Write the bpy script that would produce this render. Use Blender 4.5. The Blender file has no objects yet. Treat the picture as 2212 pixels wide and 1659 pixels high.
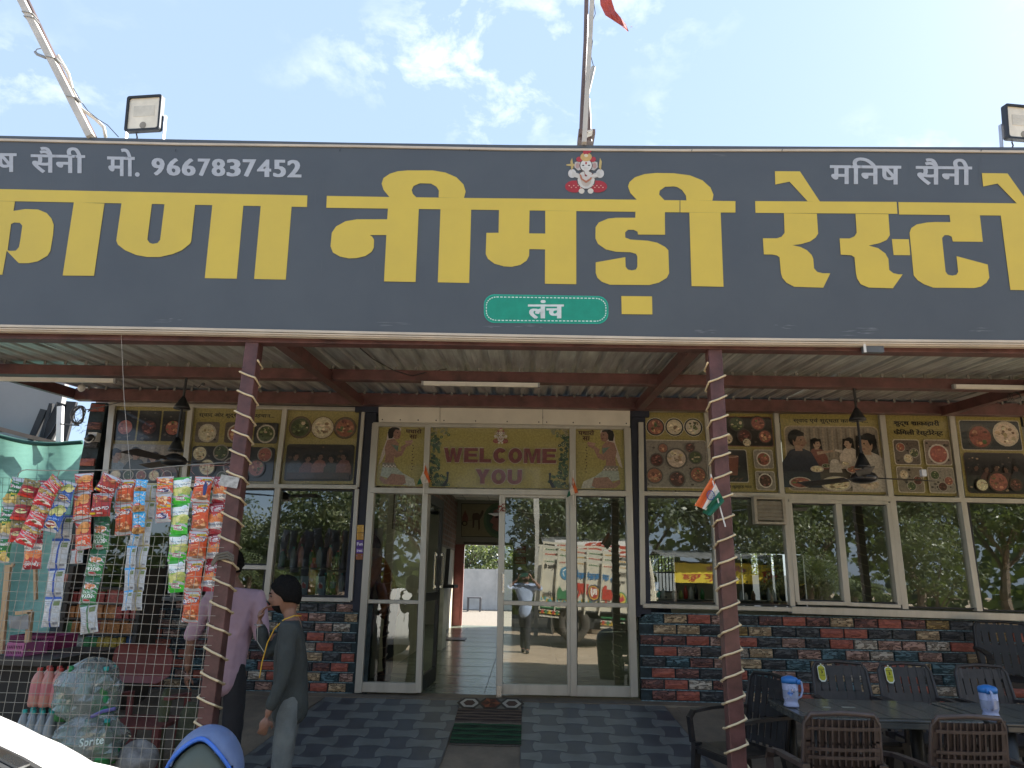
import bpy, bmesh, math, random
from math import sin, cos, pi, radians, sqrt, atan2
from mathutils import Vector, Matrix, geometry
random.seed(7)
S = bpy.context.scene
COL = S.collection
V = Vector
# ---------------------------------------------------------------- camera
FPX = 1510.7                      # focal length in units of a 2212 px wide picture
PITCH, YAW, ROLL = radians(15.29), radians(-1.275), radians(1.254)
CAMP = V((0, 0, 1.6))
FW = V((sin(YAW)*cos(PITCH), cos(YAW)*cos(PITCH), sin(PITCH)))
R0 = V((cos(YAW), -sin(YAW), 0)); U0 = R0.cross(FW)
RT = R0*cos(ROLL)+U0*sin(ROLL); UP = -R0*sin(ROLL)+U0*cos(ROLL)
cd = bpy.data.cameras.new('camera'); cam = bpy.data.objects.new('camera', cd); COL.objects.link(cam)
cd.sensor_width = 36; cd.lens = 36*FPX/2212; cd.clip_start = 0.02; cd.clip_end = 600
m = Matrix((RT, UP, -FW)).transposed().to_4x4(); m.translation = CAMP
cam.matrix_world = m; S.camera = cam
# ---------------------------------------------------------------- sky, sun, exposure
SUN_EL, SUN_AZ = radians(39), radians(56)        # azimuth measured from +Y towards +X
w = bpy.data.worlds.new('World'); S.world = w; w.use_nodes = True
nt = w.node_tree; N = nt.nodes; L = nt.links
bg = N['Background']; bg.inputs['Strength'].default_value = 0.08
sky = N.new('ShaderNodeTexSky'); sky.sky_type = 'NISHITA'; sky.sun_disc = False
sky.sun_elevation = SUN_EL; sky.sun_rotation = SUN_AZ; sky.air_density = 1.15; sky.dust_density = 0.7; sky.ozone_density = 2.2
tc = N.new('ShaderNodeTexCoord'); sep = N.new('ShaderNodeSeparateXYZ'); L.new(tc.outputs['Generated'], sep.inputs[0])
addz = N.new('ShaderNodeMath'); addz.operation = 'ADD'; addz.inputs[1].default_value = 0.25; L.new(sep.outputs['Z'], addz.inputs[0])
dx = N.new('ShaderNodeMath'); dx.operation = 'DIVIDE'; L.new(sep.outputs['X'], dx.inputs[0]); L.new(addz.outputs[0], dx.inputs[1])
dy = N.new('ShaderNodeMath'); dy.operation = 'DIVIDE'; L.new(sep.outputs['Y'], dy.inputs[0]); L.new(addz.outputs[0], dy.inputs[1])
cmb = N.new('ShaderNodeCombineXYZ'); L.new(dx.outputs[0], cmb.inputs[0]); L.new(dy.outputs[0], cmb.inputs[1])
n1 = N.new('ShaderNodeTexNoise'); n1.inputs['Scale'].default_value = 9; n1.inputs['Detail'].default_value = 9; n1.inputs['Roughness'].default_value = 0.62; n1.inputs['Distortion'].default_value = 0.25
n2 = N.new('ShaderNodeTexNoise'); n2.inputs['Scale'].default_value = 2.1; n2.inputs['Detail'].default_value = 3
mpn = N.new('ShaderNodeMapping'); mpn.inputs['Location'].default_value = (7.45, 4.32, 0.0)
L.new(cmb.outputs[0], mpn.inputs[0]); L.new(mpn.outputs[0], n1.inputs['Vector']); L.new(mpn.outputs[0], n2.inputs['Vector'])
r1 = N.new('ShaderNodeMapRange'); r1.inputs['From Min'].default_value = 0.50; r1.inputs['From Max'].default_value = 0.74; L.new(n1.outputs['Fac'], r1.inputs['Value'])
r2 = N.new('ShaderNodeMapRange'); r2.inputs['From Min'].default_value = 0.47; r2.inputs['From Max'].default_value = 0.66; L.new(n2.outputs['Fac'], r2.inputs['Value'])
mu = N.new('ShaderNodeMath'); mu.operation = 'MULTIPLY'; L.new(r1.outputs[0], mu.inputs[0]); L.new(r2.outputs[0], mu.inputs[1])
mu2 = N.new('ShaderNodeMath'); mu2.operation = 'MULTIPLY'; mu2.inputs[1].default_value = 0.8; L.new(mu.outputs[0], mu2.inputs[0])
mx = N.new('ShaderNodeMixRGB'); mx.inputs['Color2'].default_value = (4.6, 4.7, 4.8, 1)
tint = N.new('ShaderNodeMixRGB'); tint.blend_type = 'MIX'; tint.inputs['Fac'].default_value = 0.86; tint.inputs['Color2'].default_value = (1.42, 1.88, 2.62, 1)
L.new(sky.outputs[0], tint.inputs['Color1'])
L.new(mu2.outputs[0], mx.inputs['Fac']); L.new(tint.outputs[0], mx.inputs['Color1']); L.new(mx.outputs[0], bg.inputs['Color'])
sd = bpy.data.lights.new('sun', 'SUN'); sd.energy = 3.2; sd.angle = radians(0.5); sd.color = (1, 0.955, 0.88)
so = bpy.data.objects.new('sun', sd); COL.objects.link(so)
SUND = V((sin(SUN_AZ)*cos(SUN_EL), cos(SUN_AZ)*cos(SUN_EL), sin(SUN_EL)))
so.rotation_euler = (-SUND).to_track_quat('-Z', 'Y').to_euler(); so.location = SUND*40
S.view_settings.view_transform = 'Standard'; S.view_settings.look = 'None'; S.view_settings.gamma = 1
S.view_settings.exposure = 2.38
S.render.engine = 'CYCLES'; S.cycles.max_bounces = 8; S.cycles.transparent_max_bounces = 16; S.cycles.use_denoising = True
S.cycles.diffuse_bounces = 6; S.cycles.glossy_bounces = 4; S.cycles.caustics_reflective = False
# ---------------------------------------------------------------- pixel -> place
def ray(u, v): return FW + RT*((u-1106)/FPX) - UP*((v-829.5)/FPX)
def at(u, v, Y):
    d = ray(u, v); return CAMP + d*(Y/d.y)
def atz(u, v, z):
    d = ray(u, v); return CAMP + d*((z-1.6)/d.z)
def K(k, x, y): return ((k[0]+x/k[2])/1.8517, (k[1]+y/k[2])/1.8517)
K1 = (0, 0, 1.58); K2 = (1300, 0, 1.58); K3 = (2696, 0, 1.58); K4 = (0, 700, 1.58); K5 = (1300, 700, 1.58); K6 = (2696, 700, 1.58)
KD = (1400, 1600, 1.8433); KF = (1100, 2300, 1.3012); KR = (2500, 1580, 1.386); KU = (0, 1500, 2.212); KL = (0, 2250, 2.0182)
KB = (2600, 2300, 1.4786); KM = (1900, 2050, 2.37)
YW = 7.8                         # facade plane
# ---------------------------------------------------------------- objects
def O(name, me, mats, parent=None, label=None, cat=None, group=None, kind=None, smooth=False):
    o = bpy.data.objects.new(name, me); COL.objects.link(o)
    if not isinstance(mats, (list, tuple)): mats = [mats]
    if len(me.materials) == 0:
        for q in mats: me.materials.append(q)
    if parent is not None:
        p = parent; off = V((0, 0, 0))
        while p is not None: off += p.location; p = p.parent
        if off.length > 1e-9 and me.users == 1: me.transform(Matrix.Translation(-off))
        o.parent = parent
    if smooth:
        for p in me.polygons: p.use_smooth = True
    tag(o, label, cat, group, kind); return o
def tag(o, label=None, cat=None, group=None, kind=None):
    if label: o['label'] = label
    if cat: o['category'] = cat
    if group: o['group'] = group
    if kind: o['kind'] = kind
    return o
def thing(name, label, cat, loc=(0, 0, 0), group=None):
    o = bpy.data.objects.new(name, None); COL.objects.link(o); o.location = loc; o.empty_display_size = 0.1
    return tag(o, label, cat, group)
def dup(o, loc=None, rz=None, label=None, group=None, parent=None):
    c = o.copy(); COL.objects.link(c)
    if parent is not None: c.parent = parent
    for ch in o.children: dup(ch, parent=c)
    if loc is not None: c.location = loc
    if rz is not None: c.rotation_euler = (0, 0, rz)
    if label: c['label'] = label
    if group: c['group'] = group
    return c
class MB:
    def __init__(s): s.v = []; s.f = []; s.m = []
    def add(s, vs, fs, mi=0):
        b = len(s.v); s.v += [tuple(p) for p in vs]; s.f += [tuple(b+i for i in f) for f in fs]; s.m += [mi]*len(fs); return s
    def hexa(s, p, mi=0):      # p: 4 lower + 4 upper corners
        return s.add(p, [(0, 3, 2, 1), (4, 5, 6, 7), (0, 1, 5, 4), (1, 2, 6, 5), (2, 3, 7, 6), (3, 0, 4, 7)], mi)
    def box(s, a, b, mi=0):
        x0, y0, z0 = a; x1, y1, z1 = b
        return s.hexa([(x0, y0, z0), (x1, y0, z0), (x1, y1, z0), (x0, y1, z0), (x0, y0, z1), (x1, y0, z1), (x1, y1, z1), (x0, y1, z1)], mi)
    def beam(s, p, q, w, h, up=(0, 0, 1), mi=0):     # w sideways, h along up
        p = V(p); q = V(q); d = (q-p).normalized(); u = V(up); r = d.cross(u).normalized()*w/2; u = r.cross(d).normalized()*h/2
        return s.hexa([p-r-u, p+r-u, q+r-u, q-r-u, p-r+u, p+r+u, q+r+u, q-r+u], mi)
    def tube(s, pts, r, n=8, mi=0, cap=True):
        pts = [V(p) for p in pts]; rs = r if isinstance(r, (list, tuple)) else [r]*len(pts)
        vs = []; fs = []; ref = None
        for i, p in enumerate(pts):
            d = (pts[min(i+1, len(pts)-1)]-pts[max(i-1, 0)]).normalized()
            if ref is None: ref = d.orthogonal().normalized()
            else:
                ref = (ref-d*ref.dot(d))
                ref = ref.normalized() if ref.length > 1e-6 else d.orthogonal().normalized()
            b = d.cross(ref)
            for k in range(n):
                a = 2*pi*k/n; vs.append(p+(ref*cos(a)+b*sin(a))*rs[i])
        for i in range(len(pts)-1):
            for k in range(n): fs.append((i*n+k, i*n+(k+1) % n, (i+1)*n+(k+1) % n, (i+1)*n+k))
        if cap: fs.append(tuple(range(n-1, -1, -1))); fs.append(tuple((len(pts)-1)*n+k for k in range(n)))
        return s.add(vs, fs, mi)
    def lathe(s, prof, c=(0, 0, 0), n=20, mi=0, sx=1, sy=1, cap=True):
        vs = []; fs = []
        for r, z in prof:
            for k in range(n): a = 2*pi*k/n; vs.append((c[0]+r*sx*cos(a), c[1]+r*sy*sin(a), c[2]+z))
        for i in range(len(prof)-1):
            for k in range(n): fs.append((i*n+k, i*n+(k+1) % n, (i+1)*n+(k+1) % n, (i+1)*n+k))
        if cap: fs.append(tuple(range(n-1, -1, -1))); fs.append(tuple((len(prof)-1)*n+k for k in range(n)))
        return s.add(vs, fs, mi)
    def prism(s, loops, M, t0, t1, mi=0):             # loops of 2D points, M(x,y,t)->3D ; closed solid between t0 (front) and t1 (back)
        tri = geometry.tessellate_polygon([[V((a, b, 0)) for a, b in lp] for lp in loops])
        flat = [p for lp in loops for p in lp]; n = len(flat)
        vs = [M(a, b, t0) for a, b in flat]+[M(a, b, t1) for a, b in flat]
        fs = [tuple(t) for t in tri]+[(t[2]+n, t[1]+n, t[0]+n) for t in tri]; o = 0
        for lp in loops:
            k = len(lp)
            fs += [(o+i, o+(i+1) % k, o+(i+1) % k+n, o+i+n) for i in range(k)]; o += k
        return s.add(vs, fs, mi)
    def ell(s, c, r, n=12, k=8, mi=0, rot=None):
        vs = [V((0, 0, -1))]; fs = []
        for i in range(1, k):
            t = -pi/2+pi*i/k
            for j in range(n): a = 2*pi*j/n; vs.append(V((cos(t)*cos(a), cos(t)*sin(a), sin(t))))
        vs.append(V((0, 0, 1)))
        vs = [V((p.x*r[0], p.y*r[1], p.z*r[2])) for p in vs]
        if rot: vs = [rot @ p for p in vs]
        vs = [p+V(c) for p in vs]
        for j in range(n): fs.append((0, 1+(j+1) % n, 1+j)); fs.append((len(vs)-1, 1+(k-2)*n+j, 1+(k-2)*n+(j+1) % n))
        for i in range(k-2):
            for j in range(n): fs.append((1+i*n+j, 1+i*n+(j+1) % n, 1+(i+1)*n+(j+1) % n, 1+(i+1)*n+j))
        return s.add(vs, fs, mi)
    def me(s, name='mesh', fix=True):
        me = bpy.data.meshes.new(name); me.from_pydata(s.v, [], s.f); me.polygons.foreach_set('material_index', s.m)
        if fix:
            b = bmesh.new(); b.from_mesh(me); bmesh.ops.recalc_face_normals(b, faces=b.faces); b.to_mesh(b and me); b.free()
        me.update(); return me
    def build(s, name, mats, parent=None, **k): return O(name, s.me(name), mats, parent, **k)
# ---------------------------------------------------------------- materials
MATS = {}
def mat(name, col, rough=0.6, metal=0.0, var=0.12, scale=6.0, bump=0.0, bscale=60.0, spec=0.5, coat=0.0, col2=None, stretch=(1, 1, 1), alpha=None, trans=0.0, sss=0.0):
    if name in MATS: return MATS[name]
    m = bpy.data.materials.new(name); m.use_nodes = True; nt = m.node_tree; b = nt.nodes['Principled BSDF']; MATS[name] = m
    b.inputs['Roughness'].default_value = rough; b.inputs['Metallic'].default_value = metal; b.inputs['Specular IOR Level'].default_value = spec
    b.inputs['Coat Weight'].default_value = coat
    if trans: b.inputs['Transmission Weight'].default_value = trans
    if sss: b.inputs['Subsurface Weight'].default_value = sss; b.inputs['Subsurface Radius'].default_value = (0.02, 0.008, 0.004); b.inputs['Subsurface Scale'].default_value = 0.5
    if alpha is not None: b.inputs['Alpha'].default_value = alpha
    tc = nt.nodes.new('ShaderNodeTexCoord'); mp = nt.nodes.new('ShaderNodeMapping'); mp.inputs['Scale'].default_value = stretch
    nt.links.new(tc.outputs['Object'], mp.inputs[0])
    n = nt.nodes.new('ShaderNodeTexNoise'); n.inputs['Scale'].default_value = scale; n.inputs['Detail'].default_value = 6; n.inputs['Roughness'].default_value = 0.62
    nt.links.new(mp.outputs[0], n.inputs['Vector'])
    rp = nt.nodes.new('ShaderNodeValToRGB'); c = V(col[:3]); c2 = V(col2) if col2 else c*(1-var*2)
    rp.color_ramp.elements[0].position = 0.32; rp.color_ramp.elements[1].position = 0.68
    rp.color_ramp.elements[0].color = (*c2, 1); rp.color_ramp.elements[1].color = (*(c*(1+var) if not col2 else c), 1)
    nt.links.new(n.outputs['Fac'], rp.inputs[0]); nt.links.new(rp.outputs[0], b.inputs['Base Color'])
    mr = nt.nodes.new('ShaderNodeMapRange'); mr.inputs['To Min'].default_value = rough*0.82; mr.inputs['To Max'].default_value = min(1, rough*1.18)
    nt.links.new(n.outputs['Fac'], mr.inputs['Value']); nt.links.new(mr.outputs[0], b.inputs['Roughness'])
    if bump:
        n3 = nt.nodes.new('ShaderNodeTexNoise'); n3.inputs['Scale'].default_value = bscale; n3.inputs['Detail'].default_value = 5
        nt.links.new(mp.outputs[0], n3.inputs['Vector'])
        bp = nt.nodes.new('ShaderNodeBump'); bp.inputs['Strength'].default_value = bump; bp.inputs['Distance'].default_value = 0.01
        nt.links.new(n3.outputs['Fac'], bp.inputs['Height']); nt.links.new(bp.outputs[0], b.inputs['Normal'])
    return m
def ink_mat(name, rough=0.35, coat=0.0, noise=0.25, scale=40, bump=0.0, gain=1.0):
    m = bpy.data.materials.new(name); m.use_nodes = True; nt = m.node_tree; b = nt.nodes['Principled BSDF']
    b.inputs['Roughness'].default_value = rough; b.inputs['Coat Weight'].default_value = coat; b.inputs['Coat Roughness'].default_value = 0.06
    a = nt.nodes.new('ShaderNodeAttribute'); a.attribute_name = 'Col'
    tc = nt.nodes.new('ShaderNodeTexCoord'); n = nt.nodes.new('ShaderNodeTexNoise'); n.inputs['Scale'].default_value = scale; n.inputs['Detail'].default_value = 8; n.inputs['Roughness'].default_value = 0.7
    nt.links.new(tc.outputs['Object'], n.inputs['Vector'])
    mr = nt.nodes.new('ShaderNodeMapRange'); mr.inputs['From Min'].default_value = 0.3; mr.inputs['From Max'].default_value = 0.7
    mr.inputs['To Min'].default_value = gain*(1-noise); mr.inputs['To Max'].default_value = gain*(1+noise*0.6)
    nt.links.new(n.outputs['Fac'], mr.inputs['Value'])
    mx = nt.nodes.new('ShaderNodeMixRGB'); mx.blend_type = 'MULTIPLY'; mx.inputs['Fac'].default_value = 1
    nt.links.new(a.outputs['Color'], mx.inputs['Color1']); nt.links.new(mr.outputs[0], mx.inputs['Color2']); nt.links.new(mx.outputs[0], b.inputs['Base Color'])
    if bump:
        bp = nt.nodes.new('ShaderNodeBump'); bp.inputs['Strength'].default_value = bump; bp.inputs['Distance'].default_value = 0.006
        nt.links.new(n.outputs['Fac'], bp.inputs['Height']); nt.links.new(bp.outputs[0], b.inputs['Normal'])
    return m
def glass_mat(name, tint, refl, gcol=(0.93, 0.96, 0.95)):
    m = bpy.data.materials.new(name); m.use_nodes = True; nt = m.node_tree; nt.nodes.clear()
    out = nt.nodes.new('ShaderNodeOutputMaterial'); t = nt.nodes.new('ShaderNodeBsdfTransparent'); t.inputs[0].default_value = (*tint, 1)
    g = nt.nodes.new('ShaderNodeBsdfGlossy'); g.inputs['Roughness'].default_value = 0.012; g.inputs['Color'].default_value = (*gcol, 1)
    fr = nt.nodes.new('ShaderNodeFresnel'); fr.inputs[0].default_value = 1.5
    mr = nt.nodes.new('ShaderNodeMapRange'); mr.inputs['From Min'].default_value = 0.04; mr.inputs['To Min'].default_value = refl
    nt.links.new(fr.outputs[0], mr.inputs['Value'])
    tc = nt.nodes.new('ShaderNodeTexCoord'); n = nt.nodes.new('ShaderNodeTexNoise'); n.inputs['Scale'].default_value = 1.7
    nt.links.new(tc.outputs['Object'], n.inputs['Vector'])
    bp = nt.nodes.new('ShaderNodeBump'); bp.inputs['Strength'].default_value = 0.05; bp.inputs['Distance'].default_value = 0.02
    nt.links.new(n.outputs['Fac'], bp.inputs['Height']); nt.links.new(bp.outputs[0], g.inputs['Normal'])
    mx = nt.nodes.new('ShaderNodeMixShader'); nt.links.new(mr.outputs[0], mx.inputs[0]); nt.links.new(t.outputs[0], mx.inputs[1]); nt.links.new(g.outputs[0], mx.inputs[2])
    nt.links.new(mx.outputs[0], out.inputs[0]); return m
# ---------------------------------------------------------------- flat print
def vary(c, r, a=.3): k = 1+r.uniform(-a, a); return tuple(q*k*(1+r.uniform(-.08, .08)) for q in lin(c))
TXT = {}
def text2d(s, bold=0.0, shear=0.0):
    k = (s, bold, shear)
    if k in TXT: return TXT[k]
    c = bpy.data.curves.new('text', 'FONT'); c.body = s; c.size = 1; c.offset = bold; c.shear = shear; c.space_character = 1+(4.5 if s.isupper() else 1.6)*bold; c.resolution_u = 3; c.fill_mode = 'FRONT'
    o = bpy.data.objects.new('text', c); COL.objects.link(o); bpy.context.view_layer.update()
    dg = bpy.context.evaluated_depsgraph_get(); me = bpy.data.meshes.new_from_object(o.evaluated_get(dg))
    vs = [(p.co.x, p.co.y) for p in me.vertices]; fs = [tuple(p.vertices) for p in me.polygons]
    bpy.data.objects.remove(o); bpy.data.curves.remove(c); bpy.data.meshes.remove(me)
    x0 = min(p[0] for p in vs); x1 = max(p[0] for p in vs); y0 = min(p[1] for p in vs); y1 = max(p[1] for p in vs)
    TXT[k] = ([((a-x0)/(x1-x0), (b-y0)/(y1-y0)) for a, b in vs], fs, (x1-x0)/(y1-y0)); return TXT[k]
MUTE = [0]
def lin(h):
    if isinstance(h, str):
        h = h.lstrip('#'); r = [int(h[i:i+2], 16)/255 for i in (0, 2, 4)]
        r = [((c/12.92) if c <= 0.04045 else ((c+0.055)/1.055)**2.4) for c in r]; g_ = sum(r)/3*1.0
        return tuple((c*(1-MUTE[0])+g_*q*MUTE[0])*(1-.25*MUTE[0]) for c, q in zip(r, (1.1, 1, .85)))
    return h
class Ink:
    """flat print: coloured shapes laid a fraction of a millimetre above each other"""
    def __init__(s, M, step=1): s.M = M; s.v = []; s.f = []; s.c = []; s.l = 0; s.step = step
    def tris(s, pts, fs, col, up=1):
        s.l += up*s.step; b = len(s.v); c = lin(col)
        s.v += [tuple(s.M(x, y, s.l)) for x, y in pts]; s.f += [tuple(b+i for i in f) for f in fs]; s.c += [(*c, 1)]*len(pts)
    def poly(s, pts, col, up=1):
        tri = geometry.tessellate_polygon([[V((a, b, 0)) for a, b in pts]]); s.tris(pts, [tuple(t) for t in tri], col, up)
    def disc(s, x, y, rx, col, ry=None, n=18, a0=0, a1=2*pi, up=1):
        ry = ry or rx; p = [(x, y)]+[(x+rx*cos(a0+(a1-a0)*i/n), y+ry*sin(a0+(a1-a0)*i/n)) for i in range(n+1)]
        s.tris(p, [(0, i, i+1) for i in range(1, n+1)], col, up)
    def rrect(s, x0, y0, x1, y1, r, col, up=1):
        p = []
        for cx, cy, a in ((x1-r, y0+r, -pi/2), (x1-r, y1-r, 0), (x0+r, y1-r, pi/2), (x0+r, y0+r, pi)):
            for i in range(4): t = a+pi/2*i/3; p.append((cx+r*cos(t), cy+r*sin(t)))
        s.poly(p, col, up)
    def grid(s, x0, y0, x1, y1, col, nx=1, ny=1, up=1):
        p = [(x0+(x1-x0)*i/nx, y0+(y1-y0)*j/ny) for j in range(ny+1) for i in range(nx+1)]
        s.tris(p, [(j*(nx+1)+i, j*(nx+1)+i+1, (j+1)*(nx+1)+i+1, (j+1)*(nx+1)+i) for j in range(ny) for i in range(nx)], col, up)
    def quad(s, a, b, c, d, col, up=1): s.tris([a, b, c, d], [(0, 1, 2, 3)], col, up)
    def text(s, t, x0, y0, x1, y1, col, bold=0.0, shear=0.0, up=1, dy=0.0, rot=False):   # y0 top, y1 bottom (pixel sense)
        lt = t.isascii() and not t.isdigit() and bold < .06; v, f, asp = text2d(t, bold*.6 if lt else min(bold, .014), shear)
        if lt: bold = 0
        if rot: v = [(1-a, 1-b) for a, b in v]
        ex = max(0, bold-.014)/asp/1.0; xs = (0,) if ex < .001 else (-ex, -ex/2, ex/2, ex)
        for i, o in enumerate(xs): s.tris([(x0+(x1-x0)*((a-.5)*(1-2*ex)+.5+o), y1+(y0-y1)*b+dy*a) for a, b in v], f, col, up if i == 0 else .15)
    def build(s, name, mat, parent=None, **k):
        me = bpy.data.meshes.new(name); me.from_pydata(s.v, [], s.f); at_ = me.color_attributes.new('Col', 'FLOAT_COLOR', 'POINT')
        at_.data.foreach_set('color', [q for c in s.c for q in c]); me.update(); return O(name, me, mat, parent, **k)
    def me(s, name, mat):
        me = bpy.data.meshes.new(name); me.from_pydata(s.v, [], s.f); at_ = me.color_attributes.new('Col', 'FLOAT_COLOR', 'POINT')
        at_.data.foreach_set('color', [q for c in s.c for q in c]); me.materials.append(mat); me.update(); return me
def wallmap(k, Y, step=0.0007):
    return lambda x, y, l: at(*K(k, x, y), Y-0.002-l*step) if k else at(x, y, Y-0.002-l*step)
INK = ink_mat('printed vinyl', 0.33, 0.25, 0.28, 30)
INKG = ink_mat('printed film behind gloss', 0.28, 0.6, 0.42, 48, 0, 1.08)
INKP = ink_mat('printed foil', 0.32, 0.3, 0.22, 45, 0.25, 1.35)
INKM = ink_mat('matt print', 0.6, 0.0, 0.15, 12)
# common materials
ALU = mat('brushed aluminium frame', (0.50, 0.475, 0.42), 0.42, 0.55, 0.07, 9, stretch=(1, 1, 0.2))
ALUD = mat('dark rubber gasket', (0.02, 0.021, 0.023), 0.5)
MAROON = mat('maroon painted steel', (0.125, 0.052, 0.047), 0.42, 0.0, 0.25, 7, 0.15, 40)
NAVY = mat('navy painted steel', (0.018, 0.022, 0.04), 0.55, 0, 0.2, 4)
GALV = mat('galvanised corrugated sheet', (0.64, 0.68, 0.65), 0.34, 0.65, 0.2, 5, 0.06, 18, stretch=(3, 0.35, 1))
CONC = mat('dusty concrete', (0.25, 0.205, 0.15), 0.9, 0, 0.2, 3.5, 0.5, 30, col2=(0.14, 0.115, 0.09))
SAND = mat('sandy ground', (0.50, 0.39, 0.27), 0.95, 0, 0.2, 1.3, 0.6, 25, col2=(0.37, 0.28, 0.19))
WHITEP = mat('white painted panel', (0.66, 0.62, 0.53), 0.45, 0, 0.06, 3)
PLW = mat('white plastic', (0.72, 0.70, 0.66), 0.4, 0, 0.04, 5)
BLACKP = mat('black plastic', (0.016, 0.016, 0.017), 0.38, 0, 0.2, 5)
GLASS = glass_mat('reflective tinted glass', (0.72, 0.76, 0.70), 0.19)
GLASSD = glass_mat('darker tinted glass', (0.50, 0.55, 0.50), 0.17)
WIRE = mat('galvanised wire', (0.42, 0.40, 0.35), 0.5, 0.5, 0.15, 8)
ROPE = mat('cream rope light', (0.72, 0.58, 0.36), 0.45, 0, 0.08, 8)
# ================================================================ GROUND AND SHELL
g = MB(); gs = 60
vs = []; fs = []; nx = 60
for j in range(nx+1):
    for i in range(nx+1):
        x = -90+180*i/nx; y = -90+180*j/nx; vs.append((x, y, 0.015*sin(x*1.7+y*.6)*sin(y*1.3) if y < 3 else 0.0))
fs = [(j*(nx+1)+i, j*(nx+1)+i+1, (j+1)*(nx+1)+i+1, (j+1)*(nx+1)+i) for j in range(nx) for i in range(nx)]
g.add(vs, fs); g.build('ground', SAND, kind='structure')
# loose stones and litter scattered on the ground
st = MB()
for i in range(260):
    x = random.uniform(-6, 6); y = random.uniform(-2, 6.0); r = random.uniform(.006, .022)
    st.ell((x, y, r*.5), (r, r*.8, r*.6), 5, 4)
st.build('loose_gravel', mat('pebble', (0.30, 0.24, 0.18), 0.9), label='small pebbles scattered over the sandy ground', kind='stuff')
ZF = 0.39
p = MB()
p.add([(-7.5, 7.60, 0), (7.5, 7.60, 0), (7.5, 7.9, 0), (-7.5, 7.9, 0), (-7.5, 7.62, ZF-.012), (7.5, 7.62, ZF-.012), (7.5, 7.9, ZF), (-7.5, 7.9, ZF)],
      [(0, 3, 2, 1), (4, 5, 6, 7), (0, 1, 5, 4), (1, 2, 6, 5), (2, 3, 7, 6), (3, 0, 4, 7)])
p.build('plinth', CONC, kind='structure')
# rough mortar slopes beside the ramp
def slope(name, pts):
    m_ = MB(); tri = [V(q) for q in pts]; n = len(tri)
    m_.add(tri+[V((q.x, q.y, -0.02)) for q in tri], [tuple(range(n))]+[(i, (i+1) % n, (i+1) % n+n, i+n) for i in range(n)])
    return m_.build(name, CONC, kind='structure')
slope('plinth_slope_right', [(2.0, 7.61, .372), (6.6, 7.61, .372), (6.6, 6.75, .30), (2.4, 6.75, .27)]); slope('plinth_front_right', [(2.4, 6.75, .27), (6.6, 6.75, .30), (6.6, 6.6, .0), (2.5, 6.6, .0)])
slope('plinth_slope_left', [(-7.4, 7.61, .372), (-2.0, 7.61, .372), (-2.3, 6.6, .16), (-7.4, 6.4, .12)]); slope('plinth_front_left', [(-7.4, 6.4, .12), (-2.3, 6.6, .16), (-2.5, 6.1, .0), (-7.4, 5.9, .0)])
RZ = lambda y: max(0.02, ZF-0.005-(7.72-y)*0.185)
rampz = RZ
slope('ramp_base', [(-2.15, 7.75, RZ(7.75)-.008), (1.6, 7.75, RZ(7.75)-.008), (1.8, 5.8, RZ(5.8)-.008), (-2.45, 5.8, RZ(5.8)-.008)])
slope('ramp_side_slope', [(1.55, 7.7, .385), (2.5, 7.7, .37), (2.35, 6.6, .22), (2.1, 5.95, .03), (1.6, 6.0, .02)])
# restaurant shell: floor, ceiling, outer roof, side walls
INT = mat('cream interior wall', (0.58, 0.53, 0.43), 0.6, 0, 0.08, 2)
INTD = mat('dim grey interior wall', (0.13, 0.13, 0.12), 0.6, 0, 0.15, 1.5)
TILE = mat('polished grey green tile', (0.25, 0.28, 0.22), 0.22, 0, 0.22, 3, col2=(0.12, 0.15, 0.12), stretch=(1, 5, 1))
CEILM = mat('white ceiling board', (0.72, 0.70, 0.66), 0.6, 0, 0.03)
YB = 17.9
fl = MB(); XS = at(186, 950, YW).x; fl.box((XS, 7.9, -0.02), (7.6, YB+.2, ZF)); fl.build('interior_floor', TILE, kind='structure')
fj = MB()
for i in range(-3, 9): fj.box((i*.9-.4-.003, 7.95, ZF), (i*.9-.4+.003, YB-.05, ZF+.0015))
for j in range(11): fj.box((-3.1, 8.4+j*.9-.003, ZF), (7.4, 8.4+j*.9+.003, ZF+.0017))
fj.build('floor_joint', mat('tile joint', (0.06, 0.06, 0.06)), kind='structure')
cl = MB(); [cl.box(a, b) for a, b in (((XS, 7.85, 3.42), (7.6, 9.4, 3.75)), ((XS, 9.4, 3.42), (-1.4, YB+.2, 3.75)), ((5.6, 9.4, 3.42), (7.6, YB+.2, 3.75)), ((-1.4, 14.2, 3.42), (5.6, YB+.2, 3.75)))]; cl.build('ceiling', CEILM, kind='structure')
sk_ = MB(); sk_.box((-1.45, 9.35, 3.751), (5.65, 14.25, 3.757)); so_ = sk_.build('skylight', mat('translucent roof sheet', (.8, .8, .76), .5)); tag(so_, 'translucent roof sheet letting daylight into the dining room', 'skylight')  # unseen panel over a ceiling gap, added to brighten the interior
b_ = MATS['translucent roof sheet'].node_tree; tr_ = b_.nodes.new('ShaderNodeBsdfTranslucent'); tr_.inputs[0].default_value = (.32, .32, .28, 1); b_.links.new(tr_.outputs[0], b_.nodes['Material Output'].inputs[0])
cj = MB()
for i in range(-3, 12): cj.box((i*.6-.3-.008, 14.21, 3.41), (i*.6-.3+.008, YB, 3.42))
for j in range(10, 16): cj.box((-1.7, 8.3+j*.6-.008, 3.409), (7.1, 8.3+j*.6+.008, 3.42))
cj.build('ceiling_joint', mat('ceiling joint', (0.35, 0.34, 0.32)), kind='structure')
def wallbox(name, a, b, m_, **k): q = MB(); q.box(a, b); return q.build(name, m_, kind='structure', **k)
XL = -1.72
wallbox('interior_wall_left', (XL-.12, 8.9, ZF), (XL, YB, 3.41), INT)
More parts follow.
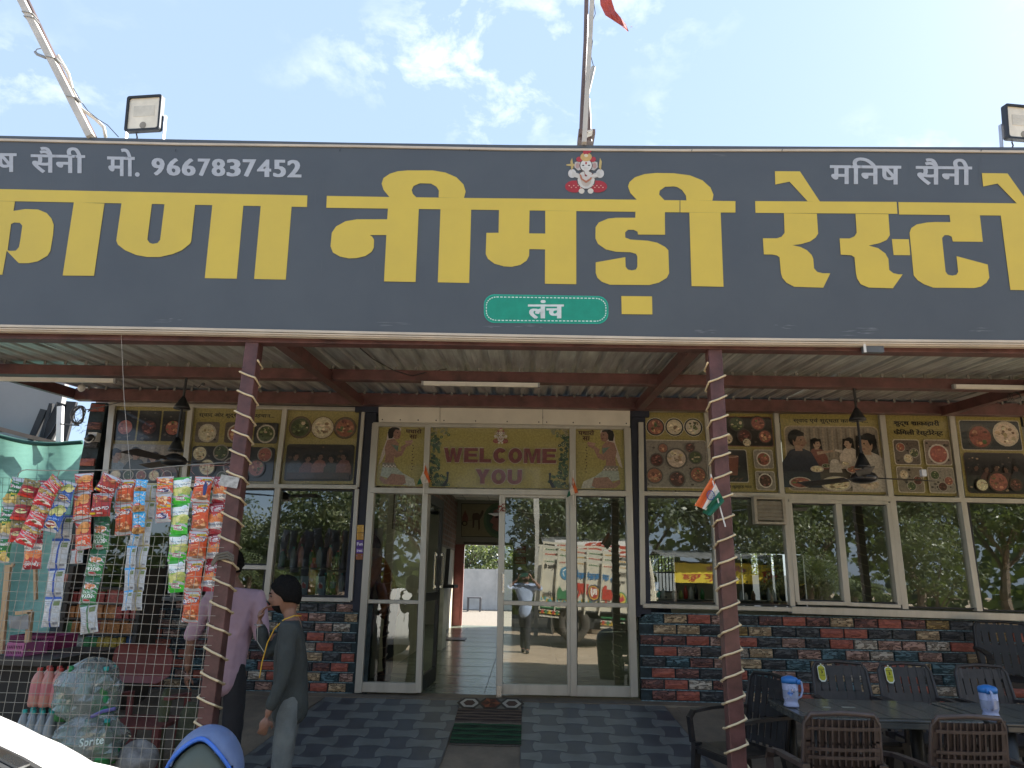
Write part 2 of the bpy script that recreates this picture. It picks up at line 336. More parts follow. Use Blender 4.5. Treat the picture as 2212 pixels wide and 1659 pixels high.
wallbox('interior_wall_right', (7.2, 7.9, ZF), (7.4, YB, 3.41), mat('brown green wall', (0.16, 0.16, 0.12), 0.6))
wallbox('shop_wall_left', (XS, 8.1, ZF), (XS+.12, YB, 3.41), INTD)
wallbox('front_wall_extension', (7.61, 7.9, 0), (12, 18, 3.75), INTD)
# rear wall with a doorway and barred openings
dl = at(*K(KD, 838, 1200), YB).x; dr = dl+1.22; dzt = at(*K(KD, 900, 1068), YB).z
RW = mat('grey rear wall', (0.33, 0.32, 0.29), 0.65, 0, 0.08, 1.5)
rw = MB(); y0, y1 = YB, YB+.2
wx0 = at(1399, 1200, YB).x; wx1 = at(1458, 1200, YB).x; wz1 = at(1430, 1196, YB).z; wz0 = at(1430, 1278, YB).z
sx0 = 5.35; sx1 = 6.9
rw.box((XS, y0, ZF), (dl, y1, 3.42)); rw.box((dl, y0, dzt), (dr, y1, 3.42)); rw.box((dr, y0, ZF), (wx0, y1, 3.42))
rw.box((wx0, y0, ZF), (wx1, y1, wz0)); rw.box((wx0, y0, wz1), (wx1, y1, 3.42)); rw.box((wx1, y0, ZF), (sx0, y1, 3.42))
rw.box((sx0, y0, ZF), (sx1, y1, .95)); rw.box((sx0, y0, 2.25), (sx1, y1, 3.42)); rw.box((sx1, y0, ZF), (7.4, y1, 3.42))
rw.build('interior_wall_rear', RW, kind='structure')
# window bars seen across the room
bw = thing('barred_window', 'bright barred opening in the rear wall left of the first right hand window', 'window', ((wx0+wx1)/2, YB, wz0))
fr = MB(); 
for i in range(9): x = wx0+(wx1-wx0)*i/8; fr.box((x-.012, YB-.02, wz0), (x+.012, YB+.0, wz1))
fr.build('bar', BLACKP, bw, kind='stuff'); fr2 = MB()
for z in (wz0, (wz0+wz1)/2, wz1-.03): fr2.box((wx0-.03, YB-.035, z-.015), (wx1+.03, YB-.021, z+.02))
fr2.build('frame', BLACKP, bw)
bw2 = thing('shuttered_window', 'dark green shuttered window with light slits on the rear wall', 'window', ((sx0+sx1)/2, YB, .95))
GS = mat('dark green shutter paint', (0.012, 0.035, 0.035), 0.5)
for i in range(4):
    x0 = sx0+(sx1-sx0)*i/4; x1 = sx0+(sx1-sx0)*(i+1)/4
    q = MB(); q.box((x0+.012, YB-.05, .97), (x1-.05-(.1 if i in (0, 2) else 0), YB-.02, 2.23)); q.build('shutter', GS, bw2)
q = MB(); q.box((sx0-.05, YB-.06, .9), (sx1+.05, YB-.015, .96)); q.box((sx0-.05, YB-.06, 2.24), (sx1+.05, YB-.015, 2.3)); q.build('frame', GS, bw2)
# rear door leaf, threshold
rd = thing('rear_door', 'dull pink wooden door leaf standing open at the back doorway', 'door', (dl, YB, ZF))
q = MB(); q.box((dl-.30, YB-.16, ZF+.02), (dl+.02, YB-.10, dzt)); q.build('leaf', mat('dull pink paint', (0.33, 0.10, 0.095), 0.5), rd)
for k_ in range(3):
    z = ZF+.15+k_*.62; q = MB(); q.box((dl-.25, YB-.175, z), (dl-.04, YB-.161, z+.5)); q.build('door_panel', mat('dull pink paint', (0.33, 0.1, 0.1)), rd)
q = MB(); q.box((dr, YB-.03, ZF), (dr+.07, YB-.001, dzt+.07)); q.box((dl-.02, YB-.03, dzt), (dr, YB-.001, dzt+.07)); q.build('door_frame', mat('grey door frame', (0.14, 0.13, 0.12)), kind='structure')
# back yard
wallbox('yard_gravel_bed', (-14, YB+.2, .05), (14, 28.6, .36), mat('pale gravel', (0.25, 0.215, 0.17), 0.95, 0, 0.35, 14, 1.0, 60, col2=(0.16, 0.135, 0.105)))
yw = thing('yard_wall', 'long grey precast boundary wall behind the back doorway', 'wall', (0, 27, .36))
YWM = mat('grey precast wall', (0.62, 0.60, 0.56), 0.85, 0, 0.15, 2.5, 0.2, 12, col2=(0.46, 0.45, 0.42))
for i in range(-6, 7):
    q = MB(); q.box((i*2.0-.97, 27, .36), (i*2.0+.97, 27.08, 1.8)); q.build('panel', YWM, yw)
    q = MB(); q.box((i*2.0+.97, 26.95, .36), (i*2.0+1.03, 27.1, 1.83)); q.build('post', YWM, yw)
be = thing('metal_bench', 'thin metal bench frame against the yard wall', 'bench', (0, 25.5, .36))
bx = at(*K(KD, 865, 1480), 25.5).x; bx2 = at(*K(KD, 968, 1480), 25.5).x
q = MB(); q.box((bx, 25.3, .80), (bx2, 25.8, .84)); q.build('seat', mat('bench steel', (.12, .12, .13), .5, .3), be)
for x in (bx+.03, bx2-.03):
    q = MB(); q.box((x-.025, 25.33, .36), (x+.025, 25.38, .8)); q.box((x-.025, 25.7, .36), (x+.025, 25.75, .8)); q.build('leg', mat('bench steel', (.1, .1, .1)), be)
# ---------------------------------------------------------------- front walls between and under the windows
WB = mat('dark mortar backing', (0.045, 0.068, 0.075), 0.8, 0, 0.35, 14, 0.3, 60, col2=(0.012, 0.018, 0.02))
def pxbox(k, x0, y0, x1, y1, ya, yb, name, m_, parent=None, **kw):
    q = MB(); a = [at(*K(k, x, y) if k else (x, y), ya) for x, y in ((x0, y1), (x1, y1), (x1, y0), (x0, y0))]
    # same outline carried straight back
    q.hexa([a[0], a[1], a[1]+V((0, yb-ya, 0)), a[0]+V((0, yb-ya, 0)), a[3], a[2], a[2]+V((0, yb-ya, 0)), a[3]+V((0, yb-ya, 0))])
    return q.build(name, m_, parent, **kw)
# ---------------------------------------------------------------- brick faced walls
BC = {'r': ((.46, .13, .085), (.30, .08, .055)), 't': ((.62, .45, .27), (.30, .20, .11)), 'p': ((.52, .32, .25), (.22, .12, .09)), 'b': ((.13, .23, .26), (.02, .05, .06)),
      'k': ((.10, .10, .10), (.03, .03, .033)), 'y': ((.42, .28, .10), (.2, .12, .04)), 'w': ((.62, .54, .44), (.26, .2, .15)), 'm': ((.28, .115, .09), (.10, .045, .04))}
def brickmat(k):
    c1, c2 = BC[k]; m = bpy.data.materials.new('brick_'+{'r': 'red', 't': 'tan', 'p': 'pink', 'b': 'blue', 'k': 'charcoal', 'y': 'ochre', 'w': 'cream', 'm': 'maroon'}[k]); m.use_nodes = True
    nt = m.node_tree; b = nt.nodes['Principled BSDF']; b.inputs['Roughness'].default_value = .55
    tc = nt.nodes.new('ShaderNodeTexCoord'); oi = nt.nodes.new('ShaderNodeObjectInfo'); mp = nt.nodes.new('ShaderNodeMapping'); mp.inputs['Scale'].default_value = (1, 1, 3.6)
    mul = nt.nodes.new('ShaderNodeMath'); mul.operation = 'MULTIPLY'; mul.inputs[1].default_value = 50; nt.links.new(oi.outputs['Random'], mul.inputs[0])
    ad = nt.nodes.new('ShaderNodeVectorMath'); ad.operation = 'ADD'; nt.links.new(tc.outputs['Object'], ad.inputs[0]); nt.links.new(mul.outputs[0], ad.inputs[1]); nt.links.new(ad.outputs[0], mp.inputs[0])
    n = nt.nodes.new('ShaderNodeTexNoise'); n.inputs['Scale'].default_value = 11; n.inputs['Detail'].default_value = 6; n.inputs['Distortion'].default_value = 1.2; nt.links.new(mp.outputs[0], n.inputs['Vector'])
    # ragged horizontal cracks where the noise crosses its middle value
    sb = nt.nodes.new('ShaderNodeMath'); sb.operation = 'SUBTRACT'; sb.inputs[1].default_value = .5; nt.links.new(n.outputs['Fac'], sb.inputs[0])
    ab = nt.nodes.new('ShaderNodeMath'); ab.operation = 'ABSOLUTE'; nt.links.new(sb.outputs[0], ab.inputs[0])
    cr = nt.nodes.new('ShaderNodeMapRange'); cr.inputs['From Min'].default_value = 0.008 if k != 'r' else .003; cr.inputs['From Max'].default_value = 0.03 if k != 'r' else .01; nt.links.new(ab.outputs[0], cr.inputs['Value'])
    mx = nt.nodes.new('ShaderNodeMixRGB'); mx.inputs['Color1'].default_value = (*c2, 1); mx.inputs['Color2'].default_value = (*c1, 1); nt.links.new(n.outputs['Fac'], mx.inputs['Fac'])
    mr = nt.nodes.new('ShaderNodeMapRange'); mr.inputs['From Min'].default_value = .4; mr.inputs['From Max'].default_value = .6; nt.links.new(n.outputs['Fac'], mr.inputs['Value']); nt.links.new(mr.outputs[0], mx.inputs['Fac'])
    m2 = nt.nodes.new('ShaderNodeMixRGB'); m2.inputs['Color1'].default_value = (c2[0]*.12, c2[1]*.12, c2[2]*.12, 1); nt.links.new(cr.outputs[0], m2.inputs['Fac']); nt.links.new(mx.outputs[0], m2.inputs['Color2']); nt.links.new(m2.outputs[0], b.inputs['Base Color'])
    bp = nt.nodes.new('ShaderNodeBump'); bp.inputs['Strength'].default_value = .7; bp.inputs['Distance'].default_value = .01; nt.links.new(cr.outputs[0], bp.inputs['Height']); nt.links.new(bp.outputs[0], b.inputs['Normal'])
    return m
BM = {k: brickmat(k) for k in BC}
def brickmesh(w_, h_, seed, mt):
    r = random.Random(seed); q = MB(); nx, nz = 4, 2; vs = []
    for j in range(nz+1):
        for i in range(nx+1):
            e = i in (0, nx) or j in (0, nz)
            vs.append((-w_/2+w_*i/nx, -.016 if e else -.021-r.random()*.007, -h_/2+h_*j/nz))
    b = len(vs)
    ed = [i for i in range(nx+1)]+[(j*(nx+1)+nx) for j in range(1, nz+1)]+[nz*(nx+1)+i for i in range(nx-1, -1, -1)]+[j*(nx+1) for j in range(nz-1, 0, -1)]
    fs = [(j*(nx+1)+i, j*(nx+1)+i+1, (j+1)*(nx+1)+i+1, (j+1)*(nx+1)+i) for j in range(nz) for i in range(nx)]
    bk = []
    for i in ed: x, y, z = vs[i]; bk.append((x*1.02, 0, z*1.03))
    vs += bk; n = len(ed)
    fs += [(ed[i], b+i, b+(i+1) % n, ed[(i+1) % n]) for i in range(n)]
    q.add(vs, fs); me = q.me('brick'); me.materials.append(mt); return me
def brickwall(wall, x0, x1, ztop, zbot, bw_, bh_, pat, Y, skip=None, big=None):
    meshes = {(k, s): brickmesh(bw_-.020, bh_-.024, s*31+ord(k), BM[k]) for k in BC for s in range(3)}
    half = {(k): brickmesh(bw_/2-.020, bh_-.024, 5+ord(k), BM[k]) for k in BC}
    rows = int((ztop-zbot)/bh_+.5)
    for j in range(rows):
        z = ztop-bh_*(j+.5); off = (bw_/2 if j % 2 else 0)+random.uniform(-.02, .02)
        n = int((x1-x0)/bw_)+2; run = pat[j % len(pat)]
        for i in range(n):
            x = x0-off+bw_*(i+.5)
            if x < x0+.02 or x > x1-.02: continue
            wl = min(x+bw_/2, x1)-max(x-bw_/2, x0)
            xx = (min(x+bw_/2, x1)+max(x-bw_/2, x0))/2
            if wl < .03: continue
            k = run[i % len(run)]
            o = bpy.data.objects.new('brick', meshes[(k, random.randrange(3))]); COL.objects.link(o); o.parent = wall
            o.location = V((xx, Y-.004, z+random.uniform(-.002, .002)))-wall.location; o.scale = (wl/bw_, 1, 1)
PATR = ['btrpkmrmtmrmyktt', 'rttkytkkrrkktkky', 'mmrprkpkrwppwrpm', 'mrpkwtkpbpwbpktk', 'kbmptkbtmprtbmpk', 'trmkrbpktwprkbtr', 'mrwmkprkbtprwkmr', 'pmrkptwrmkbprkmt']
PATL = ['kbrtkkpkb', 'rkwbrpktr', 'kwwrkpwkm', 'rmwkkrpkp', 'tkrbwrkmr', 'rpmkwtkrk', 'wbrtkmrbp', 'kpwrktbpr', 'tkpkmrtkr', 'mwrkbprtk']
zt = at(1500, 1326, YW).z; XE = 6.6
bwr = thing('brick_wall', 'multicoloured rough brick wall under the windows right of the doors', 'wall', (3.9, YW, ZF))
xl_r = at(1376, 1400, YW).x+.03
q = MB(); q.box((xl_r, YW-.002, ZF-.02), (XE, YW+.1, zt)); q.build('mortar_backing', WB, bwr)
ml = MB(); bh = (zt-ZF)/8
MLM = mat('pale blue mortar line', (0.26, 0.37, 0.40), 0.8, 0, 0.4, 30)
for j in range(9):
    z = zt-bh*j; ml.box((xl_r, YW-.008, z-.005), (XE, YW-.0025, z+.003))
ml.build('mortar_line', MLM, bwr)
brickwall(bwr, xl_r, XE, zt, ZF, .248, bh, PATR, YW)
ztl = at(650, 1301, YW).z; xl0 = at(150, 1300, YW).x; xl1 = at(768, 1400, YW).x
bwl = thing('brick_wall', 'multicoloured rough brick wall behind the two standing men', 'wall', ((xl0+xl1)/2, YW, ZF))
q = MB(); q.box((xl0, YW-.002, ZF-.02), (xl1+.15, YW+.1, ztl)); q.build('mortar_backing', WB, bwl)
bh2 = (ztl-ZF)/9; ml = MB()
for j in range(10): z = ztl-bh2*j; ml.box((xl0, YW-.008, z-.004), (xl1, YW-.0025, z+.003))
ml.build('mortar_line', MLM, bwl)
brickwall(bwl, xl0, xl1, ztl, ZF, .192, bh2, PATL, YW)
# brick pillar at the left end
pl0 = at(186, 950, YW).x; pl1 = at(232, 880, YW).x
bwp = thing('brick_pillar', 'narrow brick faced pillar at the left end of the shopfront with a camera on it', 'pillar', ((pl0+pl1)/2, YW, ZF))
q = MB(); q.box((pl0, YW-.03, ZF), (pl1, YW+.3, 3.42)); q.build('mortar_backing', WB, bwp)
brickwall(bwp, pl0, pl1, 3.41, 1.3, .19, .105, ['rk', 'kt', 'mk', 'rp', 'kk', 'tr'], YW-.03)
# ================================================================ SHOPFRONT FRAMES, WINDOWS, POSTERS
BC_ = [0]
def bar(k, p, q, w_px, name='frame_bar', m_=None, parent=None, ya=YW-.05, yb=YW+.03, **kw):
    """straight aluminium bar in the facade plane from p to q (picture points), width w_px"""
    a = at(*(K(k, *p) if k else p), ya); b = at(*(K(k, *q) if k else q), ya); w_ = w_px*((a-CAMP).dot(FW))/FPX
    BC_[0] = (BC_[0]+1) % 9; a.y -= BC_[0]*.0007; b.y = a.y; d = (b-a).normalized(); s = V((d.z, 0, -d.x))*w_/2; t = V((0, yb-ya, 0))
    if s.z < 0 or (abs(s.z) < 1e-6 and s.x > 0): s = -s
    m2 = MB(); m2.hexa([a-s, b-s, b-s+t, a-s+t, a+s, b+s, b+s+t, a+s+t]); 
    o = m2.build(name, m_ or ALU, parent, **kw)
    bv = o.modifiers.new('bevel', 'BEVEL'); bv.width = .004; bv.segments = 2; return o
def pane(k, pts, name='pane', m_=GLASS, parent=None, y=YW+.0, th=.006, **kw):
    a = [at(*(K(k, *p) if k else p), y) for p in pts]; t = V((0, th, 0))
    m2 = MB(); m2.add(a, [(0, 1, 2, 3)]); return m2.build(name, m_, parent, **kw)
def gasket(k, pts, parent, y=YW-.004, w_=.012, name='gasket'):
    a = [at(*(K(k, *p) if k else p), y) for p in pts]; c = sum(a, V((0, 0, 0)))/4; i_ = [p+(c-p).normalized()*w_*1.6 for p in a]; t = V((0, .012, 0))
    m2 = MB()
    for i in range(4): j = (i+1) % 4; m2.hexa([a[i], a[j], i_[j], i_[i], a[i]+t, a[j]+t, i_[j]+t, i_[i]+t])
    return m2.build(name, ALUD, parent)
def window(label, k, q4, bars, m_=GLASS, group=None, cat='window', name='window', panes=None, frame=True):
    c = at(*(K(k, *q4[3]) if k else q4[3]), YW); c2 = at(*(K(k, *q4[2]) if k else q4[2]), YW)
    t = thing(name, label, cat, ((c.x+c2.x)/2, YW, c.z), group)
    for i, pq in enumerate(panes or [q4]): pane(k, pq, 'pane', m_, t, y=YW+.004*i); gasket(k, pq, t, y=YW-.01+.004*i)
    for b_ in bars: bar(k, *b_[:3], name='frame', parent=t)
    return t
# --- blue columns either side of the door
for lab, pts in (('dark navy steel column left of the door with a sweet packet strip', [(778, 884), (816, 884), (784, 1300), (757, 1300)]),
                 ('dark navy steel column right of the door beside the first brick', [(1362, 884), (1392, 884), (1391, 1310), (1377, 1310)])):
    a = [at(u, v, YW+.02) for u, v in pts]; x0 = min(p.x for p in (a[0], a[3])); x1 = max(a[1].x, a[2].x)
    t = thing('steel_column', lab, 'column', ((x0+x1)/2, YW, ZF)); q = MB(); q.box((x0, YW-.02, 1.2), (x1, YW+.12, 3.44)); q.build('shaft', NAVY, t)
    q = MB(); q.box((x0-.04, YW-.06, 3.36), (x1+.04, YW+.1, 3.425)); q.build('cap_plate', NAVY, t)
# head wall above the window posters
HW = mat('grey head wall', (0.10, 0.10, 0.095), .8)
wallbox('front_wall_head', (pl1+.005, YW+.04, 3.36), (XE, YW+.14, 3.75), HW)

# --- door assembly
DB = [(KD, (170, 178), (2062, 200), 9, 'head_rail'), (None, (811, 914), (773, 1497), 14, 'jamb'), (None, (924, 918), (903, 1497), 12, 'mullion'),
      (None, (1237, 921), (1239.5, 1504), 13, 'mullion'), (None, (1355, 924), (1371, 1506), 14, 'jamb'), (KD, (152, 664), (2058, 690), 12, 'transom')]
ent = thing('entrance_frame', 'aluminium entrance frame with posters above and glass doors below', 'door frame', (-.3, YW, ZF))
for i, b_ in enumerate(DB): bar(b_[0], b_[1], b_[2], b_[3], b_[4], parent=ent, ya=YW-.055-.002*i, yb=YW+.035)
# cladding panels over the door
cladx = [(818, 950), (951, 1172), (1173, 1361)]
CP = thing('cladding_strip', 'riveted cream metal strip above the entrance posters', 'cladding', (-.2, YW-.06, 3.1))
yt = lambda u: 879+(u-818)*.012; yb_ = lambda u: 911+(u-818)*.016
for a, b in cladx:
    P4 = [at(a, yb_(a), YW-.1), at(b, yb_(b), YW-.1), at(b, yt(b), YW-.1), at(a, yt(a), YW-.1)]; t = V((0, .03, 0)); q = MB()
    q.hexa([P4[0], P4[1], P4[1]+t, P4[0]+t, P4[3], P4[2], P4[2]+t, P4[3]+t]); q.build('panel', WHITEP, CP)
    for s in range(4):
        u = a+8+(b-a-16)*s/3; c = at(u, yb_(u)-5, YW-.1); q = MB(); q.ell((c.x, c.y, c.z), (.008, .004, .008), 6, 4); q.build('rivet', ALUD, CP)
# fixed side lights and door leaves
def leaf(label, k, pts, mid, mw, bot, bw_, left=None, right=None, top=None, sw=8, name='glass_door', cat='glass door', handle=None, ya=YW-.035):
    """pts: outer corners TL TR BR BL ; mid/bot: ((p),(q)) rails"""
    P4 = [K(k, *p) if k else p for p in pts]; c = at(*P4[3], YW)
    t = thing(name, label, cat, (c.x, YW, c.z))
    pane(None, P4, 'pane', GLASS, t, y=YW); 
    (m0, m1), (b0, b1) = mid, bot
    bar(None, m0, m1, mw, 'mid_rail', parent=t, ya=ya); bar(None, b0, b1, bw_, 'bottom_rail', parent=t, ya=ya)
    if left: bar(None, *left, sw, 'stile', parent=t, ya=ya-.003)
    if right: bar(None, *right, sw, 'stile', parent=t, ya=ya-.003)
    if top: bar(None, *top, 8, 'top_rail', parent=t, ya=ya)
    gasket(None, [P4[0], P4[1], m1, m0], t, y=YW-.012); gasket(None, [m0, m1, b1, b0], t, y=YW-.012)
    return t
sl = leaf('fixed glass side light left of the open door leaf', None, [(806, 1062), (916, 1064), (904, 1480), (776, 1477)], ((790, 1299), (904, 1301)), 8, ((778, 1484), (900, 1487)), 20, name='side_light', cat='side light')
dR = leaf('closed glass door leaf reflecting the photographer', None, [(1087, 1072), (1233, 1073), (1236, 1480), (1081, 1479)], ((1086, 1302), (1236, 1306)), 9, ((1083, 1489), (1236, 1492)), 21,
          left=((1085, 1068), (1078, 1501)), right=((1229, 1070), (1233, 1502)), top=((1086, 1070), (1232, 1073)), sw=13)
sr = leaf('fixed glass side light right of the closed door leaf', None, [(1244, 1070), (1350, 1072), (1364, 1485), (1247, 1482)], ((1246, 1306), (1364, 1308)), 9, ((1245, 1493), (1368, 1495)), 21, name='side_light', cat='side light')
# pull handles on the closed leaf
def handle(parent, k, x, y0, y1, y=YW-.09):
    a = at(*K(k, x, y0), y); b = at(*K(k, x, y1), y); q = MB(); q.tube([a, b], .013, 10)
    for p in (a, b):
        q.beam((p.x, y, p.z), (p.x, YW-.03, p.z), .02, .03)
    q.build('handle', mat('satin chrome', (.6, .58, .54), .25, .9), parent)
handle(dR, KD, 1130, 1285, 1410)
bo = at(*K(KF, 1166, 610), YW-.1); q = MB(); q.box((bo.x-.025, bo.y, bo.z-.05), (bo.x+.025, bo.y+.04, bo.z+.06)); q.build('floor_bolt', mat('satin chrome', (.5, .5, .5)), dR)
# open leaf, swung inwards
hx = at(905, 1300, YW).x+.035; fx, fy = -1.02, 8.72
dv = V((fx-hx, fy-YW-.03, 0)); ln = dv.length; dv.normalize(); nv = V((dv.y, -dv.x, 0))
dl_ = thing('glass_door', 'dark framed glass door leaf standing open into the room', 'glass door', (hx, YW+.03, ZF))
def DP(s, z, o=0): return V((hx, YW+.03, 0))+dv*s+nv*o+V((0, 0, z))
DKF = mat('dark grey door frame', (0.035, 0.036, 0.038), .4, .3)
ztd = at(1000, 1066, YW).z
for nm, p_, q_, w_, h_ in (('stile', DP(.03, ZF+.02), DP(.03, ztd), .06, .04), ('stile', DP(ln-.04, ZF+.02), DP(ln-.04, ztd), .08, .04)):
    q = MB(); q.beam(p_, q_, w_, h_, up=nv); q.build(nm, DKF if p_.y > 8 else ALU, dl_)
for nm, z, h_ in (('bottom_rail', ZF+.09, .15), ('mid_rail', 1.35, .09), ('top_rail', ztd-.05, .1)):
    q = MB(); q.beam(DP(.06, z), DP(ln-.08, z), .038, h_); q.build(nm, DKF, dl_)
q = MB(); q.add([DP(.06, ZF+.16), DP(ln-.08, ZF+.16), DP(ln-.08, ztd-.1), DP(.06, ztd-.1)], [(0, 1, 2, 3)]); q.build('pane', GLASSD, dl_)
q = MB(); q.tube([DP(ln-.05, 1.42, .05), DP(ln-.05, 1.85, .05)], .014, 8); q.beam(DP(ln-.05, 1.45, .05), DP(ln-.05, 1.45, 0), .02, .03); q.beam(DP(ln-.05, 1.82, .05), DP(ln-.05, 1.82, 0), .02, .03); q.build('handle', mat('satin chrome', (.5, .5, .5)), dl_)
q = MB(); q.tube([DP(ln-.05, 1.42, -.05), DP(ln-.05, 1.85, -.05)], .014, 8); q.build('handle', mat('satin chrome', (.5, .5, .5)), dl_)
q = MB(); q.box((-1.06, 8.66, ZF+.01), (-1.0, 8.72, ZF+.09)); q.build('door_stop', BLACKP, dl_)
# --- left windows
pane_l = thing('shopfront_frame', 'aluminium poster and window frame left of the entrance', 'window frame', (-3.4, YW, 1.3))
for a, b, w_ in (((236, 872), (786, 884), 8), ((222, 1046), (772, 1052), 9), ((242, 872), (200, 1300), 13), ((412, 874), (372, 1300), 11), ((616, 878), (596, 1052), 10), ((785, 884), (772, 1052), 7)):
    bar(None, a, b, w_, 'frame', parent=pane_l)
window('narrow window behind the left awning post with a serving hatch below', None, [(492, 1056), (594, 1056), (577, 1221), (478, 1219)], [((480, 1224), (580, 1226), 9), ((600, 1052), (574, 1294), 12), ((486, 1056), (462, 1294), 10)])
window('serving hatch pane under the narrow window behind the post', None, [(478, 1230), (574, 1230), (568, 1289), (470, 1288)], [((466, 1292), (570, 1294), 8)])
window('large window beside the navy column showing bottles inside', None, [(606, 1057), (769, 1059), (753, 1289), (582, 1288)], [((576, 1293), (757, 1296), 9), ((771, 1056), (756, 1298), 9)])
window('window pane behind the hanging red and orange packets', None, [(385, 1056), (484, 1056), (462, 1292), (352, 1291)], [((350, 1294), (462, 1294), 8)], m_=GLASSD)
window('leftmost window pane behind the hanging blue packets', None, [(232, 1052), (380, 1053), (350, 1291), (200, 1290)], [((200, 1293), (350, 1294), 8)], m_=GLASSD)
# --- right windows
sfr = thing('shopfront_frame', 'aluminium poster and window frame right of the entrance', 'window frame', (3.9, YW, 1.3))
for a, b, w_ in (((85, 80), (2216, 98), 8), ((92, 545), (890, 556), 10), ((88, 150), (100, 1165), 12), ((452, 95), (490, 548), 11), ((838, 98), (872, 553), 11), ((1424, 104), (1475, 565), 13), ((1812, 110), (1870, 575), 13), ((890, 562), (1500, 575), 14), ((1470, 572), (2400, 592), 10)):
    bar(KR, a, b, w_*.75+2, 'frame', parent=sfr)
bar(KR, (100, 1168), (930, 1190), 9, 'sill', parent=sfr, ya=YW-.08); bar(KR, (925, 1192), (2420, 1240), 15, 'sill', parent=sfr, ya=YW-.085)
window('window right of the navy column reflecting a shop with a yellow sign', KR, [(107, 562), (492, 566), (512, 1160), (123, 1150)], [((493, 560), (518, 1172), 9)])
window('window behind the right awning post with the exhaust fan in its corner', KR, [(506, 568), (880, 574), (920, 1172), (524, 1162)], [((888, 560), (932, 1175), 10)])
sw = window('two pane sliding window reflecting palm leaves', KR, [(918, 598), (1175, 604), (1230, 1150), (960, 1140)], [((905, 588), (1460, 598), 8), ((912, 590), (958, 1150), 9), ((1184, 600), (1236, 1160), 13), ((1466, 598), (1530, 1165), 13), ((955, 1152), (1240, 1158), 8), ((1236, 1160), (1530, 1172), 8)],
            panes=[[(918, 598), (1175, 604), (1230, 1150), (960, 1140)], [(1195, 604), (1460, 606), (1512, 1158), (1245, 1156)]])
window('window right of the sliding window showing the green shutters', KR, [(1497, 584), (1868, 588), (1948, 1190), (1565, 1180)], [((1484, 578), (1556, 1188), 13), ((1876, 580), (1968, 1200), 12)])
window('rightmost window pane with a green glare', KR, [(1900, 592), (2420, 602), (2520, 1212), (1982, 1196)], [((2430, 602), (2530, 1210), 12)], m_=glass_mat('green tinted glass', (.5, .62, .5), .2))  # the glass of this pane is tinted green
# --- posters
def poster(label, k, q4, paint, name='poster', group=None):
    """q4: TL TR BR BL corners. paint(ink) draws in unit coordinates, y downwards"""
    a = [at(*(K(k, *p) if k else p), YW-.008) for p in q4]
    t = thing(name, label, 'poster', (a[3]+a[2])/2, group)
    q = MB(); back = V((0, .006, 0)); q.hexa([a[3], a[2], a[2]+back, a[3]+back, a[0], a[1], a[1]+back, a[0]+back]); q.build('backing_sheet', WHITEP, t)
    asp = (a[1]-a[0]).length/(a[0]-a[3]).length
    M = lambda x, y, l: (a[0]*(1-x)+a[1]*x)*(1-y)+(a[3]*(1-x)+a[2]*x)*y-V((0, .0015+l*.00035, 0))
    ik = Ink(M); ik.asp = asp; MUTE[0] = .45; paint(ik); MUTE[0] = 0; ik.build('print', INKG, t); return t
GOLD = (0.27, 0.225, 0.075)
def food(ik, x, y, r, cols, plate='#3a3430', n=20, seed=0, sq=1.0):
    R_ = random.Random(seed); A_ = ik.asp*sq; ik.disc(x, y, r, plate, r*A_); ik.disc(x, y, r*.84, vary(cols[0], R_, .1), r*.84*A_)
    for i in range(n):
        a = R_.random()*2*pi; d = R_.random()**.5*r*.68; s = r*(.08+.14*R_.random())
        ik.disc(x+d*cos(a), y+d*sin(a)*A_, s, vary(cols[R_.randrange(len(cols))], R_, .4), s*A_*(.4+R_.random()*.7), n=6, up=.2)
    ik.l += 1
def photo(ik, x0, y0, x1, y1, bgc, r=.03, border=None, seed=1, speck=24, cols=None):
    if border: ik.rrect(x0-.012, y0-.01, x1+.012, y1+.01, r, border)
    ik.rrect(x0, y0, x1, y1, r, bgc); R_ = random.Random(seed)
    for i in range(speck):
        x = R_.uniform(x0+.03, x1-.03); y = R_.uniform(y0+.03, y1-.03); s = R_.uniform(.008, .03)
        ik.disc(x, y, min(s, .03), (cols or ['#4a4038', '#5c5348', '#2c2825'])[i % 3], s*ik.asp*.7, n=6, up=.12)
    ik.l += .6
def figure(ik, x, y, h, skin, hair, shirt, face=1, long=False):
    """bust of a seated diner; x,y = chin point, h = head height"""
    w_ = h*.42/ik.asp; 
    if long: ik.poly([(x-w_*1.25, y-h*.9), (x+w_*1.1, y-h*.95), (x+w_*1.5, y+h*.7), (x-w_*1.6, y+h*.75)], hair)
    ik.poly([(x-w_*1.1, y+h*.08), (x-w_*.3, y-h*.05), (x+w_*.4, y-h*.05), (x+w_*1.5, y+h*.15), (x+w_*2.4, y+h*.9), (x+w_*2.4, y+h*2.0), (x-w_*2.3, y+h*2.0), (x-w_*2.3, y+h*.8)], shirt)
    ik.poly([(x-w_*.4, y-h*.25), (x+w_*.4, y-h*.25), (x+w_*.45, y+h*.1), (x-w_*.45, y+h*.1)], skin)
    ik.disc(x-face*w_*.22, y-h*.58, w_*1.02, hair, h*.46); ik.disc(x+face*w_*.12, y-h*.40, w_*.80, skin, h*.42); ik.poly([(x+face*w_*.8, y-h*.5), (x+face*w_*1.12, y-h*.3), (x+face*w_*.8, y-h*.26)], skin); ik.poly([(x-face*w_*1.1, y-h*.75), (x-face*w_*.2, y-h*1.05), (x+face*w_*.8, y-h*.86), (x+face*w_*.75, y-h*.70), (x-face*w_*.1, y-h*.66), (x-face*w_*.4, y-h*.36)], hair)
    ik.disc(x+face*w_*.35, y-h*.48, w_*.12, '#20150f', h*.035, n=6); ik.disc(x+face*w_*.45, y-h*.2, w_*.22, '#8a3a30', h*.035, n=6)
